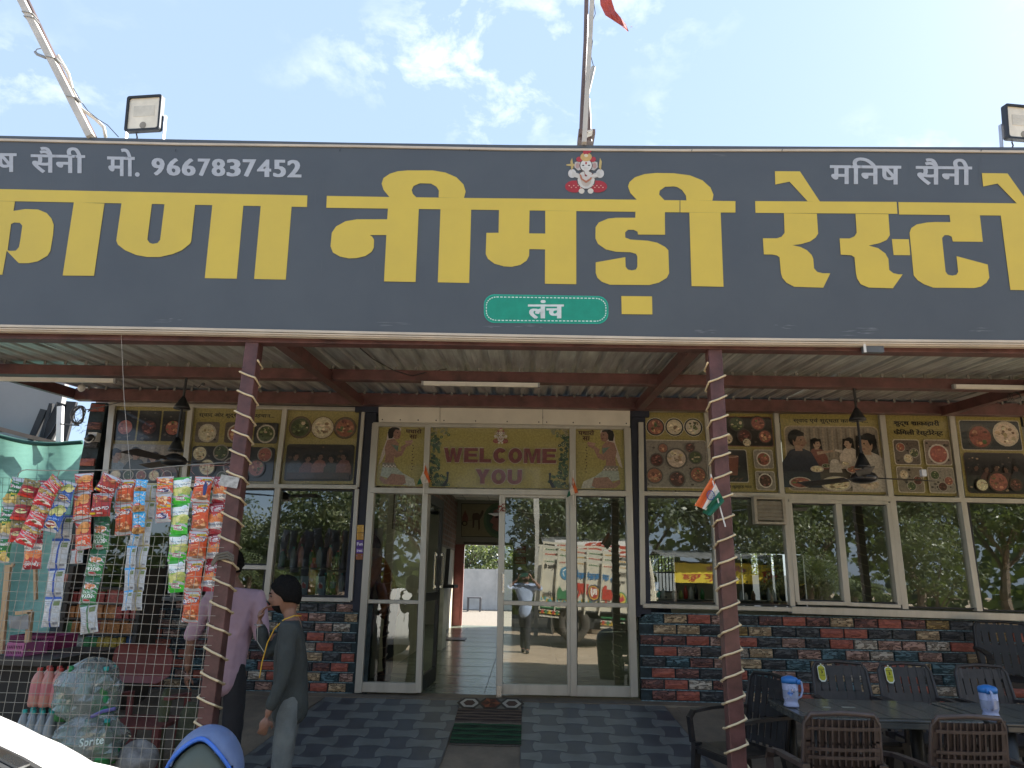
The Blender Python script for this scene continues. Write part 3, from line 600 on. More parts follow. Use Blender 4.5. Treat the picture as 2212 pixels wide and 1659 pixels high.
def arms(ik, x0, y0, x1, y1, th, c):
    d = V((x1-x0, y1-y0)); n_ = V((-d.y, d.x)).normalized()*th; ik.poly([(x0+n_.x, y0+n_.y), (x1+n_.x*.6, y1+n_.y*.6), (x1-n_.x*.6, y1-n_.y*.6), (x0-n_.x, y0-n_.y)], c)
CURRY = ['#a8482c', '#c8703a', '#d89a50', '#7a3a22', '#5c7a30']; DARKC = ['#5c2018', '#8a3a28', '#b05038', '#3c1c14']; RICE = ['#d8c8a0', '#e8dcc0', '#c8a868', '#9a7a48']; ROTI = ['#d8c49c', '#e6d6b4', '#b89868', '#8a6a40']; GREEN = ['#48602c', '#7a8a40', '#c8b880', '#38481c']
def base(ik): ik.grid(0, 0, 1, 1, GOLD)
def pL1(ik):
    base(ik)
    for i in range(3):
        photo(ik, .03+i*.325, .05, .03+i*.325+.30, .46, '#24211f', .01, seed=i); food(ik, .18+i*.325, .28, .115, [['#b84a34', '#a84030', '#cc6a48'], DARKC, CURRY][i], '#161414', seed=i)
    photo(ik, .03, .51, .97, .985, '#8a8478', .03, seed=9, speck=0)
    for i in range(7): ik.grid(.05+i*.13, .53, .10+i*.13, .80, '#9a9282')
    figure(ik, .12, .74, .17, '#a07458', '#1c1613', '#6c8494', 1); figure(ik, .38, .70, .15, '#a87c60', '#15110f', '#3c4438', 1); figure(ik, .62, .74, .13, '#b08468', '#1a1412', '#3a4050', -1, True); figure(ik, .84, .77, .12, '#a87c60', '#2a1a12', '#7c5a48', -1)
    ik.grid(.05, .88, .95, .97, '#3a342e')
    for i, c in enumerate((RICE, GREEN, CURRY, RICE, DARKC)): food(ik, .15+i*.17, .92, .07, c, '#b8b0a0', seed=20+i, n=6)
def pL2(ik):
    base(ik); ik.text('स्वाद और शुद्धता की पहचान...', .06, .055, .92, .135, '#0c0a08', .03)
    for i, c in enumerate((RICE, CURRY, GREEN)):
        x = .04+i*.335; photo(ik, x, .19, x+.27, .47, ['#6a5c50', '#5c4c40', '#2a2a2c'][i], .03, seed=30+i); food(ik, x+.135, .34, .105, c, '#b8ac98', seed=i+4)
    photo(ik, .03, .52, .97, .97, '#2a2624', .04, seed=44)
    for i, (x, y, r, c) in enumerate(((.12, .62, .09, RICE), (.36, .60, .09, GREEN), (.62, .60, .085, RICE), (.86, .62, .085, CURRY), (.22, .80, .1, RICE), (.5, .78, .1, DARKC), (.78, .8, .1, CURRY), (.4, .92, .06, GREEN), (.64, .93, .06, RICE))): food(ik, x, y, r, c, '#8c8478' if i % 2 else '#4a4440', seed=50+i)
def pL3(ik):
    base(ik)
    for i, c in enumerate((GREEN, ROTI, CURRY)): ik.disc(.19+i*.31, .24, .158, '#5c2a1c', .158*ik.asp); food(ik, .19+i*.31, .24, .15, c, '#c8b890' if i == 1 else '#6a5a40', seed=60+i, n=26)
    photo(ik, .04, .47, .96, .96, '#2c211c', .04, seed=70, speck=30, cols=['#5c3c28', '#3a2820', '#7c4c2c'])
    for i in range(5): figure(ik, .17+i*.165, .68+.03*(i % 2), .1, '#7c5040', '#140f0d', ['#3c4048', '#6c3430', '#8a4438', '#40382c', '#7a3c3c'][i], 1 if i < 3 else -1, i % 2 == 1)
    ik.grid(.08, .85, .92, .94, '#4a3024')
def pR1(ik):
    base(ik)
    for i, c in enumerate((CURRY+GREEN, ROTI, RICE+GREEN)): ik.disc(.2+i*.3, .19, .152, '#d8d0c0', .152*ik.asp); food(ik, .2+i*.3, .19, .145, c, '#26302a', seed=80+i, n=24)
    photo(ik, .03, .37, .97, .96, '#8c857c', .03, '#c8c0b0', seed=84)
    for x, y, r, c in ((.2, .62, .11, DARKC), (.8, .58, .11, GREEN), (.16, .82, .13, CURRY), (.5, .86, .13, DARKC), (.82, .8, .13, CURRY), (.3, .47, .08, CURRY), (.72, .46, .08, DARKC), (.5, .60, .17, ROTI)): food(ik, x, y, r, c, '#5c5854', seed=int(x*99), n=20)
def pR2(ik):
    base(ik); photo(ik, .04, .05, .96, .42, '#2c2622', .03, '#8c4c24', seed=90)
    for x, y, r, c in ((.15, .2, .11, CURRY), (.42, .14, .12, GREEN), (.75, .13, .12, CURRY), (.25, .33, .1, ROTI), (.52, .3, .12, DARKC), (.84, .3, .11, CURRY), (.55, .38, .07, ROTI)): food(ik, x, y, r, c, '#4c443c', seed=int(x*77))
    photo(ik, .04, .48, .52, .88, '#26262c', .03, '#b8b09c', seed=95, speck=6)
    ik.poly([(.14, .56), (.4, .56), (.36, .80), (.18, .80)], '#8c3c24'); ik.disc(.27, .56, .13, '#c89878', .02*ik.asp); ik.disc(.27, .555, .10, '#7c4c34', .014*ik.asp)
    for i in range(5): arms(ik, .1+i*.07, .86, .16+i*.07, .83, .012, '#5c3424')
    for j, c in enumerate((CURRY, DARKC)): photo(ik, .64, .48+.27*j, .92, .70+.27*j, '#8c8478', .03, '#b8b09c', seed=97+j, speck=6); food(ik, .78, .59+.27*j, .11, c, '#d8d0c0', seed=98+j)
    ik.text('स्पेशल कुल्हड़ चाय', .06, .915, .56, .97, '#171410', .01)
def pR3(ik):
    base(ik); ik.text('स्वाद एवं शुद्धता का संगम...', .13, .05, .88, .125, '#0c0a08', .03)
    photo(ik, .04, .16, .96, .965, '#8f8270', .06, '#c0a878', seed=100, speck=0)
    for i in range(17): ik.grid(.14+i*.045, .18, .158+i*.045, .55, '#776a58' if i % 2 else '#a09078', up=.1)
    ik.grid(.06, .66, .94, .93, '#55483e')
    figure(ik, .34, .44, .13, '#b88c6c', '#1a1412', '#8c3c2c', 1, True); figure(ik, .66, .43, .13, '#c09878', '#1c1612', '#c8b8a8', -1, True)
    arms(ik, .34, .50, .50, .47, .02, '#b88c6c'); arms(ik, .68, .50, .52, .46, .02, '#c8b8a8')
    figure(ik, .16, .45, .24, '#a87a5c', '#16120f', '#232c44', 1); figure(ik, .84, .49, .24, '#b08464', '#120f0d', '#b8b0a4', -1, True)
    arms(ik, .12, .70, .30, .70, .035, '#232c44'); arms(ik, .3, .70, .38, .72, .02, '#a87a5c'); arms(ik, .88, .72, .72, .70, .03, '#b8a898')
    ik.poly([(.46, .60), (.55, .60), (.57, .74), (.44, .74)], '#b8b0a4'); ik.disc(.505, .6, .04, '#c8c0b4', .02*ik.asp)
    for x, y, r, c in ((.15, .87, .12, CURRY), (.5, .88, .16, RICE), (.82, .88, .12, RICE), (.32, .70, .07, RICE), (.68, .70, .08, CURRY), (.41, .66, .045, GREEN), (.6, .63, .045, RICE), (.7, .79, .07, GREEN)): food(ik, x, y, r*.95, c, '#b8b0a4', seed=int(x*55), sq=.5)
def pR4(ik):
    base(ik); ik.text('शुद्ध शाकाहारी', .12, .06, .84, .15, '#0c0a08', .05); ik.text('फैिमली रेस्टोरेन्ट', .10, .18, .88, .27, '#0c0a08', .05)
    for i in range(2):
        for j in range(2):
            x = .08+i*.47; y = .32+j*.34; photo(ik, x, y, x+.39, y+.30, ['#6a5a50', '#8a7468', '#8a7c68', '#948c80'][i+2*j], .03, '#c8c0a8', seed=110+i+2*j)
            if i == 1 and j == 0: food(ik, x+.2, y+.17, .16, ['#b83c28', '#c84830', '#d86a4c'], '#c8c0b8', seed=3, n=8)
            else:
                for s in range(3): food(ik, x+.1+.1*s, y+.09+.07*((s*2) % 3), .075, [CURRY, RICE, GREEN, DARKC][(i+j+s) % 4], '#a8a094', seed=s+i*7, n=10)
def pR5(ik):
    base(ik); photo(ik, .05, .06, .96, .42, '#3a444c', .03, '#b8b09c', seed=120)
    food(ik, .34, .26, .2, CURRY, '#54504c', seed=121, n=16); food(ik, .74, .22, .2, ROTI, '#c8bca4', seed=122, n=22)
    photo(ik, .05, .47, .96, .95, '#231c22', .05, '#4a2c30', seed=123, speck=30, cols=['#5c4438', '#3a2c30', '#a8845c'])
    for i in range(5): figure(ik, .2+i*.15, .68+.02*(i % 2), .08, '#6c4434', '#120e0e', ['#30262c', '#5c2c2c', '#3c3030', '#4a2a2c', '#2c2c38'][i], 1 if i < 3 else -1)
    food(ik, .5, .82, .16, CURRY, '#4c3428', seed=124); food(ik, .25, .86, .1, RICE, '#4c3428', seed=125); food(ik, .75, .85, .1, DARKC, '#4c3428', seed=126)
poster('food poster with three curry bowls above a smiling family dining, at the far left', None, [(248, 878), (406, 881), (390, 1042), (226, 1040)], pL1)
poster('food poster headed with one line of Hindi text, partly behind the left post', None, [(420, 881), (610, 884), (594, 1046), (404, 1042)], pL2)
poster('food poster with three round dishes above a dark dinner party left of the door', None, [(623, 885), (778, 888), (768, 1046), (606, 1046)], pL3)
poster('food poster with three round dishes above a thali, right of the navy column', KR, [(97, 96), (441, 100), (475, 533), (106, 526)], pR1)
poster('food poster with a tea cup and small dishes behind the right post', KR, [(463, 100), (820, 104), (858, 541), (500, 534)], pR2)
poster('wide poster of four people dining under one line of Hindi text', KR, [(857, 105), (1408, 109), (1458, 553), (890, 544)], pR3)
poster('poster with two bold Hindi lines above four small food pictures', KR, [(1441, 110), (1794, 115), (1852, 562), (1492, 554)], pR4)
poster('rightmost poster with curry and bread above a night dinner', KR, [(1830, 116), (2187, 121), (2262, 570), (1888, 563)], pR5)
poster('plain yellow poster edge beyond the rightmost poster', KR, [(2204, 122), (2520, 127), (2600, 580), (2282, 571)], lambda ik: base(ik))
PG = (0.33, 0.285, 0.095)
def lady(ik, fl=1):
    X = lambda x: x if fl > 0 else 1-x
    P_ = lambda pts, c, **k: ik.poly([(X(a), b) for a, b in pts], c, **k)
    sk = '#a8705c'
    P_([(.28, .02), (.42, .0), (.50, .06), (.48, .14), (.38, .22), (.30, .30), (.20, .45), (.12, .62), (.06, .66), (.12, .45), (.2, .25), (.22, .1)], '#c8b8b0')   # veil
    P_([(.24, .06), (.34, .02), (.46, .05), (.47, .10), (.38, .12), (.32, .22), (.24, .22), (.22, .12)], '#26201e')
    P_([(.38, .07), (.48, .08), (.50, .14), (.47, .22), (.40, .24), (.34, .20), (.34, .12)], sk)
    P_([(.22, .25), (.36, .22), (.46, .30), (.46, .42), (.38, .52), (.38, .64), (.18, .66), (.20, .5), (.17, .38)], sk)
    P_([(.30, .32), (.46, .34), (.44, .44), (.28, .44)], '#5c8478')
    P_([(.22, .34), (.32, .33), (.44, .44), (.52, .42), (.50, .36), (.62, .30), (.72, .28), (.74, .31), (.62, .36), (.54, .50), (.42, .54), (.28, .46)], sk)
    P_([(.58, .26), (.74, .24), (.76, .28), (.62, .31)], '#b87c68')
    P_([(.14, .62), (.40, .62), (.46, .72), (.16, .74)], '#8c8478'); P_([(.14, .70), (.44, .70), (.62, .82), (.78, .90), (.80, .98), (.50, .98), (.30, .88), (.12, .84)], '#9ab0a8')
    P_([(.34, .80), (.60, .82), (.70, .92), (.56, .985), (.20, .97), (.10, .90), (.12, .84), (.24, .90)], sk); P_([(.60, .80), (.80, .88), (.84, .99), (.66, .99)], '#b8bcb0')
    for i in range(9): ik.disc(X(.76+.012*sin(i*2)), .33+i*.05, .014, '#5c3424', .010, n=6)
    for i in range(8): ik.disc(X(.17+i*.035), .665+.02*(i % 2), .018, '#d0c8b8', .014, n=6)
    ik.disc(X(.43), .125, .012, '#1a1210', .01, n=6); ik.disc(X(.455), .19, .016, '#8c2c28', .01, n=6)
def pLady1(ik): ik.grid(0, 0, 1, 1, PG); lady(ik, 1); ik.text('पधारो', .6, .045, .93, .135, '#5a1e18', .03); ik.text('सा', .68, .155, .84, .225, '#5a1e18', .03)
def pLady2(ik): ik.grid(0, 0, 1, 1, PG); lady(ik, -1); ik.text('पधारो', .06, .045, .38, .135, '#5a1e18', .03); ik.text('सा', .15, .155, .30, .225, '#5a1e18', .03)
def emblem(ik, x, y, s, asp=1):
    """seated elephant headed emblem drawn with simple shapes"""
    e = lambda dx, dy, rx, ry, c, n=14: ik.disc(x+dx*s/asp, y+dy*s, rx*s/asp, c, ry*s, n=n)
    q_ = lambda pts, c: ik.poly([(x+a*s/asp, y+b*s) for a, b in pts], c)
    e(-.52, .66, .42, .27, '#a83038'); e(.52, .66, .42, .27, '#a83038'); e(-.6, -.30, .30, .05, '#c8b070')
    e(-.20, .86, .13, .12, '#d8d0c4'); e(.2, .86, .13, .12, '#d8d0c4')
    e(0, .36, .43, .43, '#5c4c48'); e(0, .36, .38, .40, '#d0ccc4'); e(0, .42, .22, .24, '#c0b4a8'); q_([(-.08, .0), (.08, .0), (.04, .3), (-.04, .3)], '#8c3030')
    e(-.62, .08, .18, .2, '#d0ccc8'); e(.62, .08, .18, .2, '#d0ccc8'); q_([(-.6, -.02), (-.3, .1), (-.3, .3), (-.65, .2)], '#c8c4bc'); q_([(.6, -.02), (.3, .1), (.3, .3), (.65, .2)], '#c8c4bc')
    q_([(-.70, -.45), (-.62, -.62), (-.56, -.2), (-.66, -.05)], '#c0a86c'); q_([(.70, -.45), (.62, -.62), (.56, -.2), (.66, -.05)], '#c0a86c')
    q_([(-.28, -.5), (-.5, -.42), (-.52, -.2), (-.36, -.05), (-.2, -.1)], '#c4beb8'); q_([(.28, -.5), (.5, -.42), (.52, -.2), (.36, -.05), (.2, -.1)], '#c4beb8')
    e(-.38, -.27, .09, .13, '#b89890'); e(.38, -.27, .09, .13, '#b89890'); e(0, -.27, .30, .29, '#5c504c'); e(0, -.28, .26, .26, '#dcd8d2'); q_([(-.30, .08), (-.16, .2), (.16, .2), (.30, .08), (.24, .34), (0, .5), (-.24, .34)], '#b8785c'); q_([(-.22, .12), (0, .22), (.22, .12), (.16, .3), (0, .4), (-.16, .3)], '#d0c8c0'); q_([(-.12, -.2), (.12, -.2), (.12, .02), (.24, .14), (.5, .12), (.5, .2), (.16, .26), (-.04, .1)], '#d4cec6')
    e(-.13, -.28, .05, .03, '#2a2420', 8); e(.13, -.28, .05, .03, '#2a2420', 8); e(0, -.38, .04, .06, '#b03038', 8)
    e(-.3, -.55, .14, .12, '#b03840'); e(.3, -.55, .14, .12, '#b03840'); e(0, -.66, .26, .2, '#c8a468'); e(0, -.88, .14, .13, '#b03840'); e(.14, -.92, .1, .08, '#b03840'); e(0, -.72, .09, .07, '#d8cdb0')
    for i in range(6): e(-.75+.1*i, .62+.08*(i % 2), .035, .03, '#d8a090', 6); e(.3+.09*i, .62+.08*(i % 2), .035, .03, '#d8a090', 6)
def arc_(cx, cy, rx, ry, a0, a1, n=14): return [(cx+rx*cos(radians(a0+(a1-a0)*i/n)), cy+ry*sin(radians(a0+(a1-a0)*i/n))) for i in range(n+1)]
GL = {'E': [[(0, 0), (1, 0), (1, .21), (.32, .21), (.32, .39), (.93, .39), (.93, .6), (.32, .6), (.32, .79), (1, .79), (1, 1), (0, 1)]], 'L': [[(0, 0), (.36, 0), (.36, .77), (1, .77), (1, 1), (0, 1)]],
      'W': [[(0, 0), (.21, 0), (.31, .66), (.41, 0), (.59, 0), (.69, .66), (.79, 0), (1, 0), (.82, 1), (.60, 1), (.5, .38), (.40, 1), (.18, 1)]], 'M': [[(0, 1), (0, 0), (.33, 0), (.5, .62), (.67, 0), (1, 0), (1, 1), (.78, 1), (.78, .26), (.59, 1), (.41, 1), (.22, .26), (.22, 1)]],
      'O': [arc_(.5, .5, .5, .52, 0, 345, 22), arc_(.5, .5, .19, .27, 345, 0, 22)], 'C': [arc_(.52, .5, .5, .52, -38, -322, 20)+arc_(.52, .5, .15, .24, -322, -38, 16)],
      'Y': [[(0, 0), (.35, 0), (.5, .33), (.65, 0), (1, 0), (.66, .6), (.66, 1), (.34, 1), (.34, .6)]], 'U': [[(0, 0), (.31, 0), (.31, .6)]+arc_(.5, .64, .19, .14, 180, 0, 8)+[(.69, .6), (.69, 0), (1, 0), (1, .62)]+arc_(.5, .64, .5, .38, 0, 180, 14)+[(0, .62)]]}
def pWel(ik):
    ik.grid(0, 0, 1, 1, PG)
    R_ = random.Random(5)
    for sd_ in (0, 1):
        X = (lambda x: x) if sd_ == 0 else (lambda x: 1-x)
        for i in range(120):
            t = R_.random(); yy = t; wv = .055+.07*abs(t-.5)**1.2+(.05 if t > .8 or t < .15 else 0); xx = R_.random()*wv+.012
            c = ['#2c5c38', '#3c7048', '#1f4a40', '#5c8048'][R_.randrange(4)] if t > .14 else ['#a89c6c', '#8c9060', '#6c7c4c'][R_.randrange(3)]
            ik.disc(X(xx), min(.96, max(.03, yy)), .012, c, .026, n=6, up=.05)
            if i % 3 == 0: ik.disc(X(xx), min(.96, max(.03, yy)), .004, '#c8b878', .01, n=5, up=.08)
        ik.l += 1
        ik.poly([(X(a), b) for a, b in ((.09, .99), (.13, .86), (.128, .78), (.136, .76), (.142, .79), (.14, .90), (.12, .99))], '#1c2c44'); ik.disc(X(.135), .77, .010, '#1c3050', .022, n=8)
        ik.poly([(X(a), b) for a, b in ((.03, .99), (.10, .88), (.08, .99))], '#5c7848')
    emblem(ik, .507, .155, .135, ik.asp)
    for t_, x0, x1, y0_, y1_ in (('WELCOME', .105, .905, .365, .60), ('YOU', .335, .665, .71, .94)):
        n = len(t_); w_ = {'W': 1.35, 'M': 1.2, 'L': .85, 'I': .4}; tot = sum(w_.get(c, 1) for c in t_)+.12*(n-1); u = (x1-x0)/tot; x = x0
        for c in t_:
            cw = w_.get(c, 1)*u
            for g_, col in ((.0035, '#b8b09c'), (0, '#8c2434')):
                M = lambda a, b: (x-g_+(cw+2*g_)*a, y0_-g_*3+(y1_-y0_+g_*6)*b); lp = [[M(a, b) for a, b in l_] for l_ in GL[c]]; tri = geometry.tessellate_polygon([[V((a, b, 0)) for a, b in l_] for l_ in lp]); ik.tris([p for l_ in lp for p in l_], [tuple(t) for t in tri], col, .6)
            x += cw+.12*u
poster('poster of a kneeling woman with cupped hands left of the welcome poster', KD, [(205, 186), (555, 190), (541, 640), (178, 632)], pLady1)
poster('yellow poster reading WELCOME YOU with peacocks over the doors', KD, [(592, 192), (1622, 201), (1612, 655), (578, 642)], pWel)
poster('mirrored poster of a kneeling woman right of the welcome poster', KD, [(1662, 199), (2028, 205), (2036, 664), (1640, 656)], pLady2)
# ================================================================ AWNING
YF = 4.88; YS = 4.76; ZB_F = at(1100, 752, YF).z; ZB_R = at(1100, 884, YW-.1).z     # undersides of front and rear beams
aw = thing('awning', 'maroon steel awning frame of beams under the corrugated sheets', 'awning frame', (-.3, YF, ZB_F))
XA0 = at(182, 884, YW).x; XA1 = 10.5
def zroof(y): return ZB_F+.155+(y-YF)/(YW-.1-YF)*(ZB_R-ZB_F+.0)
def bx(a, b, name, m_=MAROON, parent=None, bev=.004, **k):
    q = MB(); q.box(a, b); o = q.build(name, m_, parent, **k)
    if bev: v_ = o.modifiers.new('bevel', 'BEVEL'); v_.width = bev; v_.segments = 2
    return o
bx((XA0-1.2, YF-.05, ZB_F), (XA1, YF+.05, ZB_F+.135), 'front_beam', parent=aw)
bx((XA0, YW-.22, ZB_R), (XA1, YW-.12, ZB_R+.135), 'rear_beam', parent=aw)
YM = 6.32; zm = at(1100, 828, YM).z
bx((XA0, YM-.05, zm), (XA1, YM+.05, zm+.1), 'purlin', parent=aw)
for x in (-1.87, 1.25, 4.6):
    q = MB(); q.beam((x, YF+.05, ZB_F+.07), (x, YW-.22, ZB_R+.03), .085, .1); q.build('rafter', MAROON, aw)
q = MB(); q.beam((XA0-.04, 3.9, ZB_F+.02), (XA0-.04, YW-.1, ZB_R+.08), .07, .11); q.build('edge_rafter', MAROON, aw)
# corrugated sheets
roof = thing('corrugated_roof', 'galvanised corrugated roof sheets above the maroon beams', 'roof', (-.3, YF, ZB_F+.16))
SW = 1.0; n_s = int((XA1-XA0)/SW)+1
for s_ in range(n_s):
    x0 = XA0+s_*SW; x1 = min(XA1, x0+SW+.03); prof = []; x = x0; 
    while x < x1-.001:
        for dx_, dz_ in ((0, 0), (.04, .003), (.045, .0), (.085, .003), (.09, .0), (.13, .0), (.148, .030), (.178, .030)): 
            if x+dx_ <= x1: prof.append((x+dx_, dz_))
        x += .196
    ys = [YS+.1, 5.4, 6.0, 6.6, 7.2, YW]; vs = []; R_ = random.Random(s_)
    for y in ys:
        for (a, b) in prof: vs.append((a, y+.0, zroof(y)+b+.003*(s_ % 2)+R_.uniform(-.0018, .0018)))
    n = len(prof); q = MB(); q.add(vs, [(j*n+i, j*n+i+1, (j+1)*n+i+1, (j+1)*n+i) for j in range(len(ys)-1) for i in range(n-1)]); q.build('sheet', GALV, roof)
# ribs closing tabs where the sheets cross the beams
q = MB(); x = XA0+.16
while x < XA1:
    q.box((x-.012, YW-.235, zroof(YW-.2)-.03), (x+.012, YW-.225, zroof(YW-.2)+.03)); q.box((x-.012, YM-.062, zm+.10), (x+.012, YM-.052, zm+.135)); x += .196
q.build('rib_clip', mat('zinc clip', (.22, .21, .19), .6, .3), aw, kind='stuff')
# posts with rope light
def post(label, x, rope_dir, z0=0.0, turns=20, uplab=''):
    t = thing('awning_post', label, 'post', (x, YF, z0)); 
    bx((x-.05, YF-.05, z0), (x+.05, YF+.05, ZB_F), 'shaft', parent=t, bev=.006)
    r = thing('rope_light', 'cream rope light spiralling up the '+uplab+' awning post', 'rope light', (x, YF, z0+.2))
    q = MB(); pts = []; n = turns*4+1
    cs = [(-.059, -.059), (.059, -.059), (.059, .059), (-.059, .059)]
    if rope_dir < 0: cs = [(.059, -.059), (-.059, -.059), (-.059, .059), (.059, .059)]
    R_ = random.Random(int(x*10)+30)
    zz = z0+.16; 
    for i in range(n):
        c = cs[i % 4]; pts.append((x+c[0], YF+c[1], min(zz, ZB_F-.02))); zz += (ZB_F-z0-.2)/n*(1.25 if i % 4 == 0 else .9)*(.85+.3*R_.random())
    P2 = []
    for i in range(len(pts)-1):
        a = V(pts[i]); b = V(pts[i+1]); P2 += [a, a.lerp(b, .06), a.lerp(b, .5)-V((0, 0, .003)), a.lerp(b, .94)]
    q.tube(P2, .0075, 5); q.build('rope', ROPE, r, smooth=True)
    return t
PXL = -2.02; PXR = 1.355
post('maroon square awning post beside the man in pink, wrapped in rope light', PXL, -1, uplab='left'); post('maroon square awning post with the Indian flag, wrapped in rope light', PXR, 1, turns=21, uplab='right')
post('maroon square awning post beyond the right edge of the tables', 5.0, 1, uplab='far right')
# LED battens
LEDM = mat('milky led diffuser', (.75, .72, .64), .4)
for lab, (u0, u1), v0, Y in (('led batten at the left end under the awning', (-60, 250), 821, YM-.08), ('led batten in the middle of the awning over the doors', (912, 1165), 831, YM-.08), ('led batten at the right end under the awning', (2060, 2330), 838, YM-.08)):
    a = at(u0, v0-.5, Y); b = at(u1, v0+.5, Y); z = (a.z+b.z)/2; t = thing('led_batten', lab, 'light fitting', ((a.x+b.x)/2, Y, z), 'led battens')
    q = MB(); q.box((a.x, Y-.016, z-.004), (b.x, Y+.02, z+.022)); q.build('housing', PLW, t)
    q = MB(); q.box((a.x+.015, Y-.013, z-.016), (b.x-.015, Y+.015, z-.0045)); q.build('diffuser', LEDM, t)
    q = MB(); q.box((a.x-.006, Y-.017, z-.017), (a.x+.014, Y+.021, z+.023)); q.box((b.x-.014, Y-.017, z-.017), (b.x+.006, Y+.021, z+.023)); q.build('end_cap', mat('grey cap', (.3, .3, .3)), t)
# ================================================================ SIGN BOARD
YS = 4.76; SIGN = mat('charcoal flex banner', (0.088, 0.098, 0.108), 0.42, 0, 0.07, 1.6, 0.12, 3, col2=(0.074, 0.082, 0.092))
tops = [(-420, 286), (0, 293), (380, 301), (756, 308), (1106, 313), (1458, 315), (1850, 317), (2212, 318), (2750, 316), (3600, 330)]
bots = [(-420, 702), (0, 705), (380, 711), (756, 719), (1106, 726), (1458, 732), (1850, 736), (2212, 739), (2750, 742), (3600, 762)]
sg = thing('sign_board', 'long charcoal sign board with huge yellow Hindi letters over the awning', 'sign', (at(1106, 722, YS).x, YS, at(1106, 722, YS).z))
n = len(tops)
def strip(Tp, Bp, y0, y1, name, m_, sub=1):
    vs = []
    for (u, v), (u2, v2) in zip(Tp, Bp): a = at(u, v, y0); b = at(u2, v2, y0); b.x = a.x; vs += [a, b, a+V((0, y1-y0, 0)), b+V((0, y1-y0, 0))]
    fs = []
    for i in range(len(Tp)-1):
        k = i*4; fs += [(k, k+1, k+5, k+4), (k+2, k+6, k+7, k+3), (k, k+4, k+6, k+2), (k+1, k+3, k+7, k+5)]
    fs += [(0, 2, 3, 1), (4*(len(Tp)-1), 4*(len(Tp)-1)+1, 4*(len(Tp)-1)+3, 4*(len(Tp)-1)+2)]
    q = MB(); q.add(vs, fs); return q.build(name, m_, sg)
strip(tops, bots, YS, YS+.075, 'panel', SIGN)
TRIM = mat('cream edge strip', (0.62, 0.53, 0.42), .5, 0, .1, 2)
T1 = [(u, v+6+1.5*sin(u*.006)) for u, v in tops]; T2 = [(u, v+10.5+1.5*sin(u*.006)) for u, v in tops]
strip(T1, T2, YS-.010, YS-.001, 'edge_strip', TRIM)
B1 = [(u, v-4) for u, v in bots]; B2 = [(u, v+1.2) for u, v in bots]; strip(B1, B2, YS-.012, YS-.001, 'edge_strip', TRIM)
B1 = [(u, v+3) for u, v in bots]; B2 = [(u, v+6) for u, v in bots]; strip(B1, B2, YS-.006, YS+.03, 'edge_strip', TRIM)
B1 = [(u, v+7.4) for u, v in bots]; B2 = [(u, v+10) for u, v in bots]; strip(B1, B2, YS+.004, YS+.05, 'edge_strip', TRIM)
YEL = mat('yellow vinyl lettering', (0.70, 0.515, 0.070), 0.45, 0, 0.05, 2.5, col2=(0.64, 0.47, 0.068))
GREYT = mat('pale grey vinyl lettering', (0.47, 0.49, 0.53), 0.5, 0, 0.04)
lay = [0]
def letter(k, *polys, name='letter'):
    q = MB()
    for lp in polys:
        lay[0] = (lay[0]+1) % 6; t0 = YS-.003-.0004*lay[0]; loops = lp if isinstance(lp[0][0], tuple) else [lp]
        q.prism(loops, lambda x, y, t: at(*K(k, x, y), t), t0, YS-.0005)
    return q.build(name, YEL, sg)
letter(K4, [(-900, 70), (1943, 129), (1940, 202), (-900, 146)], name='headline_bar')
letter(K4, [[(95, 167), (85, 227), (160, 215), (240, 218), (295, 240), (325, 275), (340, 315), (335, 380), (318, 480), (300, 510), (240, 545), (180, 557), (118, 557), (42, 478), (15, 630), (-180, 626), (-110, 162)],
            [(70, 310), (90, 300), (125, 302), (141, 320), (130, 400), (120, 455), (100, 478), (60, 480), (48, 474)]],
       [(-110, 230), (-260, 235), (-330, 260), (-370, 320), (-380, 420), (-330, 490), (-250, 500), (-250, 420), (-240, 330), (-125, 320)])
letter(K4, [(467, 172), (660, 180), (594, 637), (396, 635)])
letter(K4, [(768, 178), (735, 415), (745, 440), (790, 475), (860, 505), (930, 518), (1010, 518), (1090, 500), (1150, 475), (1200, 435), (1208, 420), (1233, 188), (1040, 184), (1012, 410), (995, 430), (965, 435), (945, 428), (931, 408), (960, 182)], [(1342, 190), (1538, 194), (1496, 655), (1294, 652)])
letter(K4, [(1648, 196), (1843, 200), (1806, 661), (1606, 657)])
letter(K5, [(12, 132), (408, 139), (880, 145), (1970, 156), (2241, 160), (2241, 236), (2147, 235), (8, 207)], name='headline_bar'); letter(K5, [(2246, 160), (2594, 165), (2594, 237), (2246, 236)], name='headline_bar')
letter(K5, [(408, 140), (370, 94), (358, 54), (370, 19), (410, -8), (460, -24), (520, -29), (680, -29), (760, -16), (830, 14), (875, 59), (889, 104), (878, 145), (718, 142), (720, 99), (705, 74), (670, 54), (600, 52), (560, 69), (548, 94), (555, 119), (577, 141)], name='vowel_sign')
letter(K5, [(398, 212), (593, 215), (572, 676), (373, 672), (388, 379), (283, 379), (300, 392), (310, 410), (308, 460), (295, 485), (255, 512), (200, 525), (150, 527), (95, 515), (50, 490), (35, 450), (43, 365), (70, 325), (130, 292), (200, 280), (393, 280)])
letter(K5, [(730, 215), (924, 218), (911, 682), (713, 678)])
letter(K5, [(1100, 220), (1293, 224), (1290, 369), (1392, 370), (1392, 226), (1588, 228), (1588, 690), (1390, 687), (1391, 470), (1291, 468), (1290, 510), (1275, 540), (1235, 568), (1180, 580), (1130, 577), (1070, 560), (1030, 530), (1016, 500), (1020, 366), (1097, 365)])
